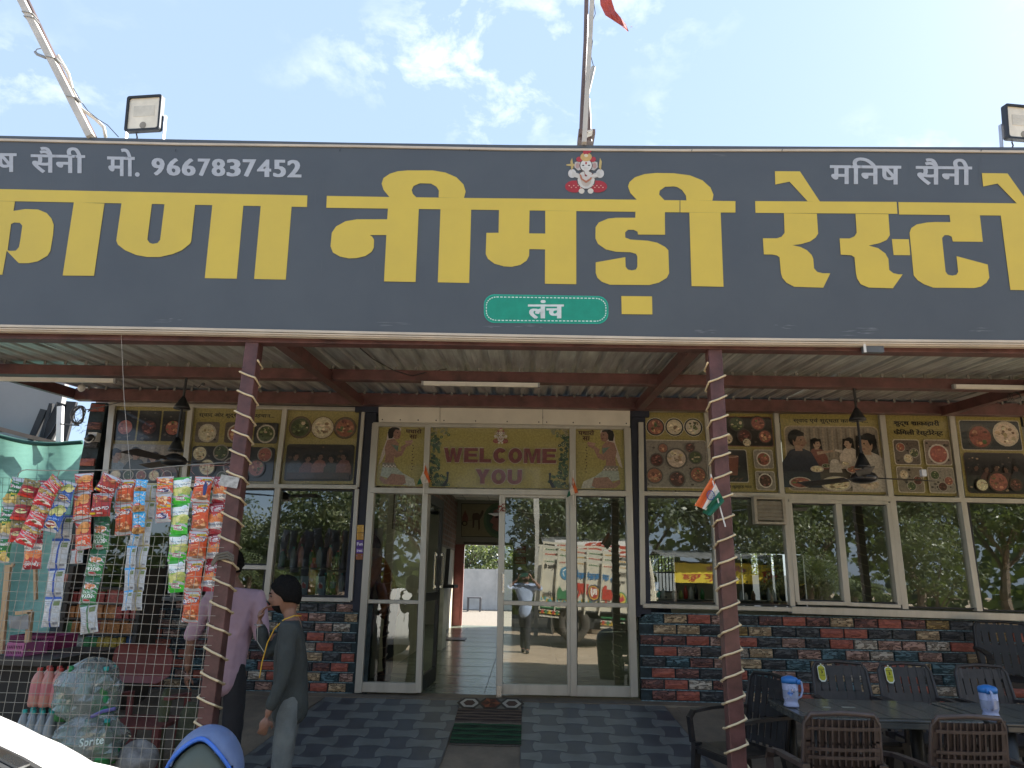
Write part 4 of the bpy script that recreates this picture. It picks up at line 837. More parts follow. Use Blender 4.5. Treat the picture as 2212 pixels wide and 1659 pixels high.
letter(K5, [(1962, 232), (2148, 235), (2149, 377), (1978, 376), (1975, 358), (1950, 346), (1915, 346), (1897, 362), (1898, 395), (1930, 408), (2040, 415), (2100, 428), (2150, 455), (2170, 475), (2175, 620), (2160, 650), (2110, 680), (2050, 695), (1800, 693), (1750, 675), (1722, 650), (1711, 620), (1711, 552), (1898, 519), (1900, 580), (1915, 598), (1940, 603), (1965, 597), (1974, 580), (1974, 515), (1965, 498), (1930, 488), (1840, 485), (1775, 470), (1725, 435), (1709, 400), (1710, 330), (1730, 300), (1790, 275), (1840, 270), (1961, 270)], [(1873, 765), (2067, 767), (2069, 881), (1875, 879)])
letter(K5, [(1970, 156), (1930, 114), (1915, 72), (1925, 44), (1960, 14), (2020, -6), (2090, -13), (2206, -11), (2306, 2), (2386, 34), (2436, 79), (2455, 124), (2448, 162), (2284, 161), (2281, 129), (2256, 94), (2226, 76), (2206, 72), (2150, 74), (2115, 99), (2112, 124), (2145, 159)], name='vowel_sign')
letter(K6, [(97, 237), (295, 237), (313, 706), (111, 702)])
letter(K6, [(513, 165), (1407, 170), (1412, 245), (515, 239)], name='headline_bar'); letter(K6, [(1418, 171), (2600, 184), (2600, 262), (1422, 249)], name='headline_bar')
letter(K6, [(638, -24), (796, -23), (922, 168), (845, 166), (730, 42), (640, 60)], name='vowel_sign'); letter(K6, [(1946, -12), (2108, -10), (2250, 190), (2166, 179), (2045, 54), (1954, 72)], name='vowel_sign')
letter(K6, [(695, 241), (903, 244), (911, 370), (895, 395), (860, 420), (800, 437), (748, 443), (800, 455), (840, 475), (870, 505), (880, 530), (885, 590), (905, 612), (940, 621), (988, 621), (943, 712), (760, 706), (710, 680), (685, 650), (676, 620), (667, 520), (650, 508), (620, 502), (568, 502), (562, 400), (650, 400), (680, 390), (699, 365)])
letter(K6, [(1147, 245), (1355, 247), (1364, 380), (1345, 410), (1300, 430), (1230, 446), (1290, 462), (1335, 495), (1355, 530), (1360, 600), (1385, 620), (1420, 628), (1445, 628), (1383, 716), (1230, 711), (1180, 690), (1158, 655), (1150, 620), (1141, 520), (1120, 507), (1054, 503), (1047, 401), (1110, 401), (1140, 388), (1155, 365)], [(1377, 405), (1484, 406), (1493, 507), (1388, 506)])
letter(K6, [(1742, 252), (1933, 254), (1952, 422), (1762, 420), (1755, 390), (1735, 380), (1710, 380), (1694, 398), (1716, 610), (1730, 630), (1760, 636), (1785, 630), (1796, 612), (1786, 513), (1983, 566), (1993, 650), (1975, 680), (1940, 705), (1900, 714), (1640, 712), (1580, 690), (1540, 665), (1515, 635), (1489, 365), (1500, 335), (1535, 312), (1600, 300), (1650, 297), (1747, 298)])
letter(K6, [(2065, 255), (2260, 258), (2310, 730), (2126, 726)])
# smaller grey writing, badge and emblem
def stext(k, t, x0, y0, x1, y1, dy, bold=.02): ik = Ink(lambda x, y, l: at(*K(k, x, y), YS-.0025-.0002*l)); ik.text(t, x0, y0, x1, y1, (.47, .49, .53), bold, 0, dy=dy); ik.build('lettering', INKM, sg)
stext(K1, 'मिनष', -330, 915, 105, 1083, 4); stext(K1, 'सैनी', 194, 927, 538, 1092, 6); stext(K1, 'मो.', 677, 937, 883, 1113, 4)
for c_, x0, x1 in zip('9667837452', (957, 1053, 1148, 1250, 1337, 1432, 1534, 1624, 1726, 1815), (1041, 1141, 1237, 1330, 1424, 1522, 1620, 1714, 1808, 1905)): stext(K1, c_, x0, 998+(x0-957)*.0145, x1, 1108+(x0-957)*.0145, 1, .05)
stext(K3, 'मिनष', 985, 994, 1436, 1162, 4); stext(K3, 'सैनी', 1528, 1000, 1884, 1168, 4)
ik = Ink(lambda x, y, l: at(x, y, YS-.0012-.00005*l)); R_ = random.Random(9)
for cx, cy, n_, sx_, sy_ in ((1858, 722, 16, 34, 14), (1700, 706, 5, 40, 4), (1500, 716, 6, 40, 3), (1110, 706, 7, 60, 4), (850, 700, 6, 40, 4), (365, 692, 6, 25, 4), (2120, 712, 6, 25, 5), (1560, 335, 3, 12, 2)):
    for i in range(n_): x = cx+R_.uniform(-sx_, sx_); y = cy+R_.uniform(-sy_, sy_); w_ = R_.uniform(4, 22); ik.poly([(x-w_, y), (x, y-.7), (x+w_, y+.3), (x, y+.6)], (.17, .18, .20), up=.1)
for i in range(46): x = R_.uniform(-50, 2250); y = R_.uniform(330, 600); h_ = R_.uniform(10, 70); ik.poly([(x, y), (x+.7, y+h_*.5), (x, y+h_), (x-.5, y+h_*.5)], (.105, .115, .125), up=.1)
ik.build('scuff_marks', INKM, sg, kind='stuff')
for u in (380, 735, 1015, 1495, 1690, 2120): 
    q = MB(); a = at(u, 322, YS-.013); b = at(u-1, 327, YS-.013); q.beam(a, b, .004, .002, up=(0, 1, 0)); q.build('strip_joint', ALUD, sg)
ik = Ink(lambda x, y, l: at(*K(K5, x, y), YS-.0025-.0002*l))
GB = (0.008, 0.30, 0.20)
def tr(x): return (x-1005)*.013
P_ = []
for cx, cy, a in ((1725, 828, -pi/2), (1725, 872, 0), (1070, 868, pi/2), (1070, 820, pi)):
    for i in range(7): t = a+pi/2*i/6; P_.append((cx+66*cos(t), cy+66*sin(t)+tr(cx)*.3))
ik.poly(P_, (0.02, .42, .30)); ik.poly([(1398+(a-1398)*.988, 846+(b-846)*.95) for a, b in P_], GB)
# dashed border
pp = [(1398+(a-1398)*.96, 846+(b-846)*.82) for a, b in P_]; pp.append(pp[0]); acc = 0
for a, b in zip(pp[:-1], pp[1:]):
    ln = sqrt((b[0]-a[0])**2+(b[1]-a[1])**2); n_ = max(1, round(ln/24)); 
    for i in range(n_):
        t0 = i/n_; t1 = (i+.62)/n_; p0 = (a[0]+(b[0]-a[0])*t0, a[1]+(b[1]-a[1])*t0); p1 = (a[0]+(b[0]-a[0])*t1, a[1]+(b[1]-a[1])*t1)
        nx_ = -(b[1]-a[1])/ln*3; ny_ = (b[0]-a[0])/ln*3; ik.quad((p0[0]-nx_, p0[1]-ny_), (p1[0]-nx_, p1[1]-ny_), (p1[0]+nx_, p1[1]+ny_), (p0[0]+nx_, p0[1]+ny_), '#d8e8e0', up=0.02)
ik.l += 2; ik.text('लंच', 1283, 790, 1510, 908, '#d4dcda', .05)
ik.build('green_badge', INKM, sg)
ik = Ink(lambda x, y, l: at(*K(K2, x, y), YS-.0025-.0002*l)); emblem(ik, 1650, 1085, 142); ik.build('emblem', INKM, sg)
# flap hanging from the sign
a = at(1866, 738, YS); b = at(1912, 760, YS); q = MB(); q.box((a.x, YS+.01, b.z), (b.x, YS+.05, a.z)); q.build('hanging_flap', mat('grey cloth flap', (.12, .13, .14), .8), sg)
q = MB(); q.box((a.x-.005, YS-.0, b.z-.004), (a.x+.012, YS+.009, a.z)); q.build('hanging_flap', PLW, sg)
# back frame of the sign
q = MB()
for x in (-3.5, -1.2, 1.2, 3.5): q.box((x-.03, YS+.09, ZB_F+.2), (x+.03, YS+.15, 4.75))
for z in (3.5, 4.1, 4.7): q.box((-5.2, YS+.078, z-.02), (5.2, YS+.089, z+.02))
q.build('back_frame', MAROON, sg)
# ---------------------------------------------------------------- floodlights
def flood(label, u0, v0, u1, v1, yaw, tilt):
    c = at((u0+u1)/2, (v0+v1)/2, YS+.03); w_ = (at(u1, v0, YS)-at(u0, v0, YS)).length; h_ = (at(u0, v1, YS)-at(u0, v0, YS)).length*.97
    t = thing('floodlight', label, 'floodlight', c); t.rotation_euler = (0, 0, 0)
    Rm = Matrix.Rotation(yaw, 3, 'Z') @ Matrix.Rotation(tilt, 3, 'X')
    def X(m_): 
        for p in m_.vertices: p.co = Rm @ p.co + c
        return m_
    def add(nm, q, mt):
        me_ = q.me(nm); X(me_); return O(nm, me_, mt, t)
    q = MB(); rr = []
    for cx, cy, a in ((w_/2-.02, h_/2-.02, 0), (-w_/2+.02, h_/2-.02, pi/2), (-w_/2+.02, -h_/2+.02, pi), (w_/2-.02, -h_/2+.02, 3*pi/2)):
        for i in range(5): rr.append((cx+.02*cos(a+pi/2*i/4), cy+.02*sin(a+pi/2*i/4)))
    inn = [(x*.88, y*.88) for x, y in rr]
    q.prism([rr, inn[::-1]], lambda x, y, t_: V((x, t_, y)), -.02, .025); add('rim', q, mat('black cast aluminium', (.03, .033, .04), .5, .3))
    q = MB(); q.prism([inn], lambda x, y, t_: V((x*1.0, t_, y)), -.006, .02); add('lens', q, mat('milky lens', (.85, .80, .68), .35, 0, .08, 8))
    q = MB(); q.box((-w_*.3, -.0085, -h_*.08), (w_*.3, -.0065, h_*.22)); 
    for i in range(6):
        for j in range(2): q.box((-w_*.26+i*w_*.1, -.0095, -h_*.02+j*h_*.12), (-w_*.22+i*w_*.1, -.0086, 0+j*h_*.12))
    add('led_plate', q, mat('led plate', (.72, .69, .60), .5))
    q = MB(); q.lathe([(.028, -.001), (.028, .001)], (0, 0, 0), 16); me_ = q.me('printed_mark')
    for p in me_.vertices: p.co = V((p.co.x, p.co.z-.0078, p.co.y-h_*.33))
    X(me_); O('printed_mark', me_, mat('grey print', (.3, .28, .24)), t)
    q = MB(); s_ = -1 if yaw > 0 else 1
    for sx_ in (-1, 1): q.beam((sx_*(w_/2+.012), .03, -.01), (sx_*(w_/2+.012), .03, -h_/2-.085), .006, .03, up=(0, 1, 0))
    q.beam((-w_/2-.012, .03, -h_/2-.085), (w_/2+.012, .03, -h_/2-.085), .03, .006); add('bracket', q, mat('galvanised bracket', (.45, .46, .5), .4, .7))
    q = MB(); q.tube([(-w_*.25, .03, -h_/2), (-w_*.22, .03, -h_/2-.03), (-w_*.26, .04, -h_/2-.07)], .006, 6); add('cable', q, BLACKP)
    return t
flood('floodlight standing on the sign between the leaning pole and the flag pole', 272, 210, 352, 282, -.10, .12)
flood('floodlight on the sign at the far right edge of the picture', 2166, 231, 2252, 302, .12, .12)
# ---------------------------------------------------------------- poles
def P(u, v, Y): return at(u, v, Y)
YP = YS+.2
t = thing('leaning_pole', 'pale square pole with a brown pipe leaning over the left end of the sign', 'pole', P(196, 300, YP))
PW = mat('weathered white pole', (.62, .57, .50), .5, 0, .1, 3); BP = mat('brown pipe', (.13, .085, .075), .5, 0, .15, 4)
q = MB(); q.beam(P(196, 296, YP-.2), P(-30, -150, YP-.2), .052, .052, up=(0, 1, 0)); q.build('square_tube', PW, t)
q = MB(); q.tube([P(204, 298, YP-.1), P(150, 190, YP-.1), P(110, 110, YP-.1), P(-14, -150, YP-.1)], .022, 8); q.build('pipe', BP, t)
q = MB(); q.tube([P(228, 296, YP-.12), P(224, 275, YP-.12), P(205, 256, YP-.12), P(175, 235, YP-.12), P(157, 195, YP-.12), P(148, 160, YP-.12), P(125, 120, YP-.12)], .013, 8); q.build('bent_pipe', PW, t, smooth=True)
q = MB(); q.tube([P(100, 125, YP-.2), P(80, 117, YP-.2), P(76, 112, YP-.2)], .012, 6); q.tube([P(76, 112, YP-.2), P(80, 106, YP-.2), P(92, 104, YP-.2)], .004, 5); q.build('pipe_stub', mat('grey stub', (.3, .32, .34)), t)
q = MB(); q.tube([P(158, 190, YP-.14), P(172, 215, YP-.14), P(190, 240, YP-.14), P(212, 258, YP-.14), P(232, 270, YP-.14), P(256, 296, YP-.14)], .0035, 5); q.build('wire', BLACKP, t)
for u, v in ((64, 40), (112, 127), (156, 212), (60, 30)):
    c = P(u+2, v, YP-.2); q = MB(); q.beam(c-V((.04, 0, 0)), c+V((.06, 0, -.02)), .066, .004, up=(0, 0, 1)); q.build('tie', mat('grey stub', (.3, .3, .3)), t)
t = thing('flag_pole', 'pale flag pole tied to a maroon pipe above the emblem of the sign', 'pole', P(1262, 312, YP))
q = MB(); q.beam(P(1262, 309, YP-.22), P(1288, -160, YP-.22), .036, .036, up=(0, 1, 0)); q.build('square_tube', PW, t)
q = MB(); q.tube([P(1255, 306, YP-.1), P(1258, 230, YP-.1), P(1265, 90, YP-.1), P(1270, -160, YP-.1)], .018, 8); q.build('pipe', BP, t)
q = MB(); q.tube([P(1273, 306, YP-.1), P(1269, 215, YP-.1)], .022, 8); q.build('pipe', BP, t)
q = MB(); q.tube([P(1268, 205, YP-.15), P(1282, 145, YP-.15)], .018, 8); q.build('pipe_stub', mat('grey stub', (.3, .32, .34)), t)
q = MB(); q.tube([P(1282, 143, YP-.15), P(1276, 120, YP-.15), P(1280, 90, YP-.15), P(1274, 60, YP-.15), P(1286, 30, YP-.15), P(1282, 0, YP-.15)], .003, 5); q.build('wire', BLACKP, t)
q = MB(); q.beam(P(1268, 290, YP-.19), P(1279, 286, YP-.19), .07, .012); q.build('tie', PLW, t)
q = MB(); q.box((P(1247, 312, YP).x, YP-.15, P(1247, 312, YP).z), (P(1282, 306, YP).x, YP+.02, P(1250, 303, YP).z)); q.build('base_plate', BP, t)
# ragged cloth at the top of the frame
t = thing('torn_flag', 'torn red and orange cloth fluttering at the top edge right of the flag pole', 'flag', P(1312, 0, YP))
R_ = random.Random(3); q = MB(); cl_ = [(1306, -40), (1309, 5), (1318, 28), (1334, 42), (1348, 55), (1357, 68)]; wd = [16, 15, 13, 9, 5, 1]
vs = []
for (u, v), w_ in zip(cl_, wd):
    for s_ in (-1, 0, 1): vs.append(P(u+w_*s_*.8, v-w_*s_*.4, YP+.03*sin(u*.2+s_)))
q.add(vs, [(i*3+j, i*3+j+1, i*3+j+4, i*3+j+3) for i in range(5) for j in range(2)], 0)
for i in range(60):
    k_ = R_.random()*4.9; i0 = int(k_); f = k_-i0; u = cl_[i0][0]*(1-f)+cl_[i0+1][0]*f+R_.uniform(-8, 12); v = cl_[i0][1]*(1-f)+cl_[i0+1][1]*f; a = P(u, v, YP+.01); b = P(u+R_.uniform(-3, 10), v+R_.uniform(-2, 8), YP+.02)
    q.add([a, a+V((.004, .004, .0)), b], [(0, 1, 2)], i % 3)
q.build('cloth', [mat('faded red cloth', (.45, .08, .07), .8), mat('orange cloth', (.65, .22, .1), .8), mat('dark thread', (.1, .08, .08), .8)], t)
o = MB(); o.tube([P(1281, -60, YP-.1), P(1305, -45, YP)], .004, 4); o.build('tie_cord', BLACKP, t)
# ================================================================ RAMP TILES AND RUGS
TL = mat('slate grey vinyl tile', (.155, .172, .172), .42, 0, .12, 6); TD = mat('dark blue grey vinyl tile', (.070, .080, .094), .42, 0, .12, 6); SKID = mat('dusty tile bevel', (.10, .10, .095), .7)
def zr(y): return RZ(y)+.004
def rampsheet(label, xa, xb, xa2, xb2, y0=7.68, y1=6.0):
    """dumbbell shaped tiles over a dark sheet; xa..xb at the top, xa2..xb2 at the foot"""
    t = thing('ramp_tiling', label, 'floor tiling', ((xa+xb)/2, y0, RZ(y0)))
    q = MB(); q.add([(xa, y0, zr(y0)), (xb, y0, zr(y0)), (xb2, y1, zr(y1)), (xa2, y1, zr(y1)), (xa, y0, zr(y0)-.01), (xb, y0, zr(y0)-.01), (xb2, y1, zr(y1)-.01), (xa2, y1, zr(y1)-.01)], [(0, 3, 2, 1), (4, 5, 6, 7), (0, 1, 5, 4), (1, 2, 6, 5), (2, 3, 7, 6), (3, 0, 4, 7)]); q.build('dark_sheet', TD, t)
    px_, py_ = .225, .19
    lft = lambda y: xa+(xa2-xa)*(y0-y)/(y0-y1)+.01; rgt = lambda y: xb+(xb2-xb)*(y0-y)/(y0-y1)-.01
    j = 0; y = y0-.02
    while y > y1+.05:
        i = -14
        while i < 16:
            cx = (xa+xb)/2+i*px_; i += 1
            if (i+j) % 2: continue
            cy = y-py_*.5; out = []
            a, b = px_*.5, py_*.5; ax = a*1.28
            for k_ in range(7): s_ = -1+2*k_/6; out.append((cx+s_*ax*.92, cy-b*(.62+.36*abs(s_)**2)))
            for k_ in range(1, 6): s_ = -1+2*k_/6; out.append((cx+ax*(.92+.12*cos(s_*pi/2)), cy+s_*b*.98))
            for k_ in range(7): s_ = 1-2*k_/6; out.append((cx+s_*ax*.92, cy+b*(.62+.36*abs(s_)**2)))
            for k_ in range(1, 6): s_ = 1-2*k_/6; out.append((cx-ax*(.92+.12*cos(s_*pi/2)), cy+s_*b*.98))
            out = [(min(max(p[0], lft(p[1])), rgt(p[1])), min(max(p[1], y1+.01), y0-.005)) for p in out]
            if max(p[0] for p in out)-min(p[0] for p in out) < .03: continue
            n = len(out); vs = [V((p[0], p[1], zr(p[1])+.0035)) for p in out]+[V((cx+(p[0]-cx)*1.02, p[1], zr(p[1])+.0005)) for p in out]
            m2 = MB(); m2.add(vs, [tuple(range(n))]+[(k_, (k_+1) % n, (k_+1) % n+n, k_+n) for k_ in range(n)]); m2.build('tile', TL, t)
        y -= py_; j += 1
    return t
g0 = at(720, 1500, YW).x
rampsheet('left half of the ramp tiled with grey dumbbell tiles', -1.98, -.60, -2.32, -.66); rampsheet('right half of the ramp tiled with grey dumbbell tiles', -.02, 1.42, -.005, 1.62)
# woven rug between the halves
def rug(label, xa, xb, y0, y1, bands, zf, th=.02, name='rug', pat=False):
    t = thing(name, label, 'rug', ((xa+xb)/2, (y0+y1)/2, zf(y0))); q = MB(); NXr = 10
    ms = []; cols = []
    for i, (f0, f1, c) in enumerate(bands):
        ya = y0+(y1-y0)*f0; yb2 = y0+(y1-y0)*f1; vs = []
        for y in (ya, yb2):
            for k_ in range(NXr+1): x = xa+(xb-xa)*k_/NXr; vs.append((x, y, zf(y)+th+.003*sin(k_*1.3+i)))
        q.add(vs, [(k_, k_+1, k_+NXr+2, k_+NXr+1) for k_ in range(NXr)], cols.index(c) if c in cols else (cols.append(c) or len(cols)-1))
    q.add([(xa, y0, zf(y0)), (xb, y0, zf(y0)), (xb, y1, zf(y1)), (xa, y1, zf(y1)), (xa, y0, zf(y0)+th-.009), (xb, y0, zf(y0)+th-.009), (xb, y1, zf(y1)+th-.009), (xa, y1, zf(y1)+th-.009)], [(0, 3, 2, 1), (4, 5, 6, 7), (0, 1, 5, 4), (1, 2, 6, 5), (2, 3, 7, 6), (3, 0, 4, 7)], 0)
    q.build('woven_body', [mat('rug wool '+c, lin(c), .95, 0, .15, 60, .6, 220) for c in cols], t, )
    return t
br = [(0, .27, '#5c5650')]; f = .27
for i in range(22):
    c = ('#6c5c50', '#3c302c')[i % 2] if f < .52 else ('#5c5048' if i % 3 else '#7c7064') if f < .60 else ('#1c3c28', '#245838', '#142c1c')[i % 3]
    w_ = .73/22; br.append((f, f+w_, c)); f += w_
rg = rug('striped brown and green woven rug in the gap between the ramp tiles', -.62, -.0, 7.66, 6.62, br, lambda y: RZ(y)-.002)
ik = Ink(lambda x, y, l: V((-.61+.60*x, 7.655-.28*y, RZ(7.655-.28*y)+.023+.0006*l)))
ik.grid(0, 0, 1, 1, '#6c6862')
for cx in (.15, .5, .85):
    for s_, c in ((.5, '#2a2422'), (.38, '#b8b4ac'), (.24, '#3c1c18')):
        if cx == .5: s_ *= 1.0
        ik.poly([(cx-s_*.42, .5), (cx-s_*.2, .5-s_), (cx+s_*.2, .5-s_), (cx+s_*.42, .5), (cx+s_*.2, .5+s_), (cx-s_*.2, .5+s_)], c if cx != .5 or s_ != .38 else '#6c2c1c')
for a in range(6): 
    t_ = a*pi/3; ik.poly([(.5, .5), (.5+.12*cos(t_-.3), .5+.38*sin(t_-.3)), (.5+.17*cos(t_), .5+.5*sin(t_)), (.5+.12*cos(t_+.3), .5+.38*sin(t_+.3))], '#4c1c14' if a % 2 else '#8c4c30', up=.3)
ik.build('border_pattern', INKM, rg)
b2 = []; f = 0
for i in range(16): b2.append((f, f+1/16, ['#2c1c16', '#7c3028', '#3a1c18', '#8c4434', '#2a1614'][i % 5])); f += 1/16
rug('dark rug with dull red stripes at the foot of the left ramp', -2.0, -.68, 6.10, 5.3, b2, lambda y: RZ(y)+.002, .012)
# ================================================================ CHAIRS AND TABLES
CHB = mat('brown chair plastic', (.062, .043, .038), .42, 0, .18, 9); CHK = mat('charcoal chair plastic', (.022, .020, .021), .42, 0, .2, 9); CHG = mat('grey brown chair plastic', (.055, .048, .048), .42, 0, .18, 9)
def chairproto(style, m_):
    """plastic armchair, origin on the floor, facing +Y, backrest at -Y"""
    t = thing('plastic_chair', 'x', 'chair', (0, 0, 0)); a = radians(11)
    def BP_(x, s, d=0): # point on back: s height up from seat, d towards front
        return V((x, -.22-s*sin(a)+d+.045*(1-(x/.24)**2)*-.6, .42+s*cos(a)))
    q = MB(); NX, NY = 8, 6; vs = []
    for j in range(NY+1):
        for i in range(NX+1):
            x = -.23+.46*i/NX; y = -.22+.45*j/NY; vs.append((x*(1-.08*(1-j/NY)), y, .425-.02*sin(pi*i/NX)*sin(pi*j/NY)-(.02*max(0, j-NY+1))))
    n = len(vs); top = [(j*(NX+1)+i, j*(NX+1)+i+1, (j+1)*(NX+1)+i+1, (j+1)*(NX+1)+i) for j in range(NY) for i in range(NX)]
    vs += [(x, y, z-.018) for x, y, z in vs]; fs = top+[tuple(k+n for k in f[::-1]) for f in top]
    ed = list(range(NX+1))+[j*(NX+1)+NX for j in range(1, NY+1)]+[NY*(NX+1)+i for i in range(NX-1, -1, -1)]+[j*(NX+1) for j in range(NY-1, 0, -1)]
    fs += [(ed[i], ed[(i+1) % len(ed)], ed[(i+1) % len(ed)]+n, ed[i]+n) for i in range(len(ed))]; q.add(vs, fs); q.box((-.2, .20, .36), (.2, .222, .41)); q.build('seat', m_, t)
    H = .50; q = MB()
    def curve(x0, s0, x1, s1, w_, th, d=0, nn=5):
        for i in range(nn):
            xa, sa = x0+(x1-x0)*i/nn, s0+(s1-s0)*i/nn; xb, sb = x0+(x1-x0)*(i+1)/nn, s0+(s1-s0)*(i+1)/nn
            p = BP_(xa, sa, d); r = BP_(xb, sb, d); e = (r-p)*.04; q.beam(p-e, r+e, w_, th, up=(0, 1, -.2) if abs(r.z-p.z) > abs(r.x-p.x) else (0, 1, .2))
    if style == 'lattice':
        for i in range(11): 
            x = -.19+.38*i/10; c = 1+.0; curve(x, .03, x, H-.03, .009, .016, -.014, 4)
        for s_ in (.06, .14, .18, .29, .33, .43): curve(-.215, s_, .215, s_, .016, .006, -.020, 6)
        gv = [BP_(-.205+.41*i/24, .03+(H-.06)*j/8, .004) for j in range(9) for i in range(25)]; n_ = len(gv); gf = [(j*25+i, j*25+i+1, j*25+i+26, j*25+i+25) for j in range(8) for i in range(24) if not (i % 4 == 2 and j in (5, 6))]
        q.add(gv+[p+V((0, .005, 0)) for p in gv], gf+[tuple(k+n_ for k in f[::-1]) for f in gf])
        curve(-.205, .02, -.205, H-.02, .05, .010, .0, 4); curve(.205, .02, .205, H-.02, .05, .010, .0, 4)
    else:
        xs = [-.175+.35*i/5 for i in range(6)]
        for i in range(7):
            xa = -.225 if i == 0 else xs[i-1]+.0075; xb = .225 if i == 6 else xs[i]-.0075; xc = (xa+xb)/2; ww = xb-xa
            curve(xc, .02, xc, H-.03, ww, .012, 0, 5)
        for s_, hh in ((.03, .06), (.245, .045), (H-.06, .085)): curve(-.22, s_, .22, s_, .011, hh, 0, 6) if False else None
        for s_, hh in ((.03, .06), (.245, .075), (H-.055, .085)):
            for i in range(6): p = BP_(xs[i]-.012, s_); r = BP_(xs[i]+.012, s_); q.beam(p, r, .010, hh, up=(0, -.2, 1))
    q.build('backrest', m_, t)
    q = MB(); P_ = [BP_(-.235, .0), BP_(-.24, .25), BP_(-.228, H-.05), BP_(-.195, H-.005), BP_(0, H+.005), BP_(.195, H-.005), BP_(.228, H-.05), BP_(.24, .25), BP_(.235, 0)]; q.tube(P_, .014, 6); q.build('back_rim', m_, t, smooth=True)
    for sx_ in (-1, 1):
        q = MB(); x = sx_*.265; pts = [V((sx_*.238, -.30, .66)), V((x, -.18, .665)), V((x, .05, .655)), V((x, .20, .635)), V((x, .235, .59))]
        for p, r in zip(pts[:-1], pts[1:]): e = (r-p)*.05; q.beam(p-e, r+e, .05, .022, up=(0, 0, 1) if abs(r.z-p.z) < .03 else (0, 1, 0))
        q.beam((x, .235, .60), (x, .215, .42), .045, .028, up=(0, 1, 0)); q.build('armrest', m_, t)
    for sx_ in (-1, 1):
        for nm, y0, y1 in (('f', .20, .235), ('b', -.21, -.29)):
            q = MB(); q.add([(sx_*.235-.028, y0-.028, .43), (sx_*.235+.028, y0-.028, .43), (sx_*.235+.028, y0+.028, .43), (sx_*.235-.028, y0+.028, .43), (sx_*.255-.016, y1-.018, 0), (sx_*.255+.016, y1-.018, 0), (sx_*.255+.016, y1+.018, 0), (sx_*.255-.016, y1+.018, 0)], [(0, 1, 2, 3), (7, 6, 5, 4), (0, 4, 5, 1), (1, 5, 6, 2), (2, 6, 7, 3), (3, 7, 4, 0)]); q.build('leg', m_, t)
    return t
cA = chairproto('lattice', CHB); cB = chairproto('slotted', CHG); cC = chairproto('slotted', CHK); usedA = []
def place(proto, x, y, rz, label, z=0.0, group='plastic chairs round the tables'):
    if proto.name in usedA: o = dup(proto)
    else: o = proto; usedA.append(proto.name)
    o.location = (x, y, z); o.rotation_euler = (0, 0, rz); tag(o, label, None, group); return o
def chx(u, Y, v=1540): return at(u, v, Y).x
place(cA, chx(1803, 4.1), 4.32, 0, 'brown lattice back chair, first in the near row by the right post'); place(cA, chx(2066, 4.1), 4.32, .03, 'brown lattice back chair, second in the near row at the table')
place(cA, chx(2300, 4.1), 4.35, -.06, 'brown lattice back chair cut off by the right edge of the picture')
c1 = place(cB, 2.66, 6.05, pi-.02, 'grey brown slotted chair behind the table with the left yellow sticker'); c2 = place(cB, 3.22, 6.05, pi+.04, 'grey brown slotted chair behind the table with the right yellow sticker')
place(cB, 3.86, 6.05, pi+.06, 'grey brown slotted chair behind the table near the right jug')
place(cC, chx(1608, 5.6, 1540)-.05, 5.62, pi/2+.35, 'black slotted armchair turned sideways behind the right post'); place(cC, chx(2200, 7.1, 1420), 7.15, pi-.3, 'black chair standing on the plinth by the brick wall at the right edge', .34)
for o in COL.objects:
    if o.get('label', '').startswith('brown lattice'): o.scale = (.84, .95, 1.03)
    elif o.get('label', '').startswith('grey brown slotted'): o.scale = (.96, 1, 1.04)
# stickers on two chairs
for c_, lab in ((c1, 'left'), (c2, 'right')):
    x, y = c_.location.x-.155, c_.location.y; z0 = .875
    M = lambda a, b, l: V((x+a, y+.215+(z0+b-.42)*.19+.0-.012-.0008*l-.0, z0+b)) if False else V((x+a, c_.location.y+.22+(z0+b-.42)*.194-.028-.0008*l, z0+b))
    ik = Ink(M); sh = [(-.030, -.055), (-.012, -.075), (.018, -.075), (.034, -.055), (.034, .035), (.02, .05), (.008, .05), (.008, .065), (-.004, .065), (-.004, .05), (-.02, .05), (-.032, .035)]
    ik.poly(sh, '#e8ece0'); ik.poly([(a*.84, b*.86) for a, b in sh], '#c8c030'); ik.grid(-.026, .018, .028, .023, '#48481c'); ik.text('3', -.007, .012, .009, -.012, '#1c1c10', .04); ik.text('5 STAR', -.022, -.022, .024, -.032, '#48481c')
    ik.build('price_sticker', INKM, label='yellow sticker with a 3 on the '+lab+' one of two chair backs behind the table', cat='sticker')
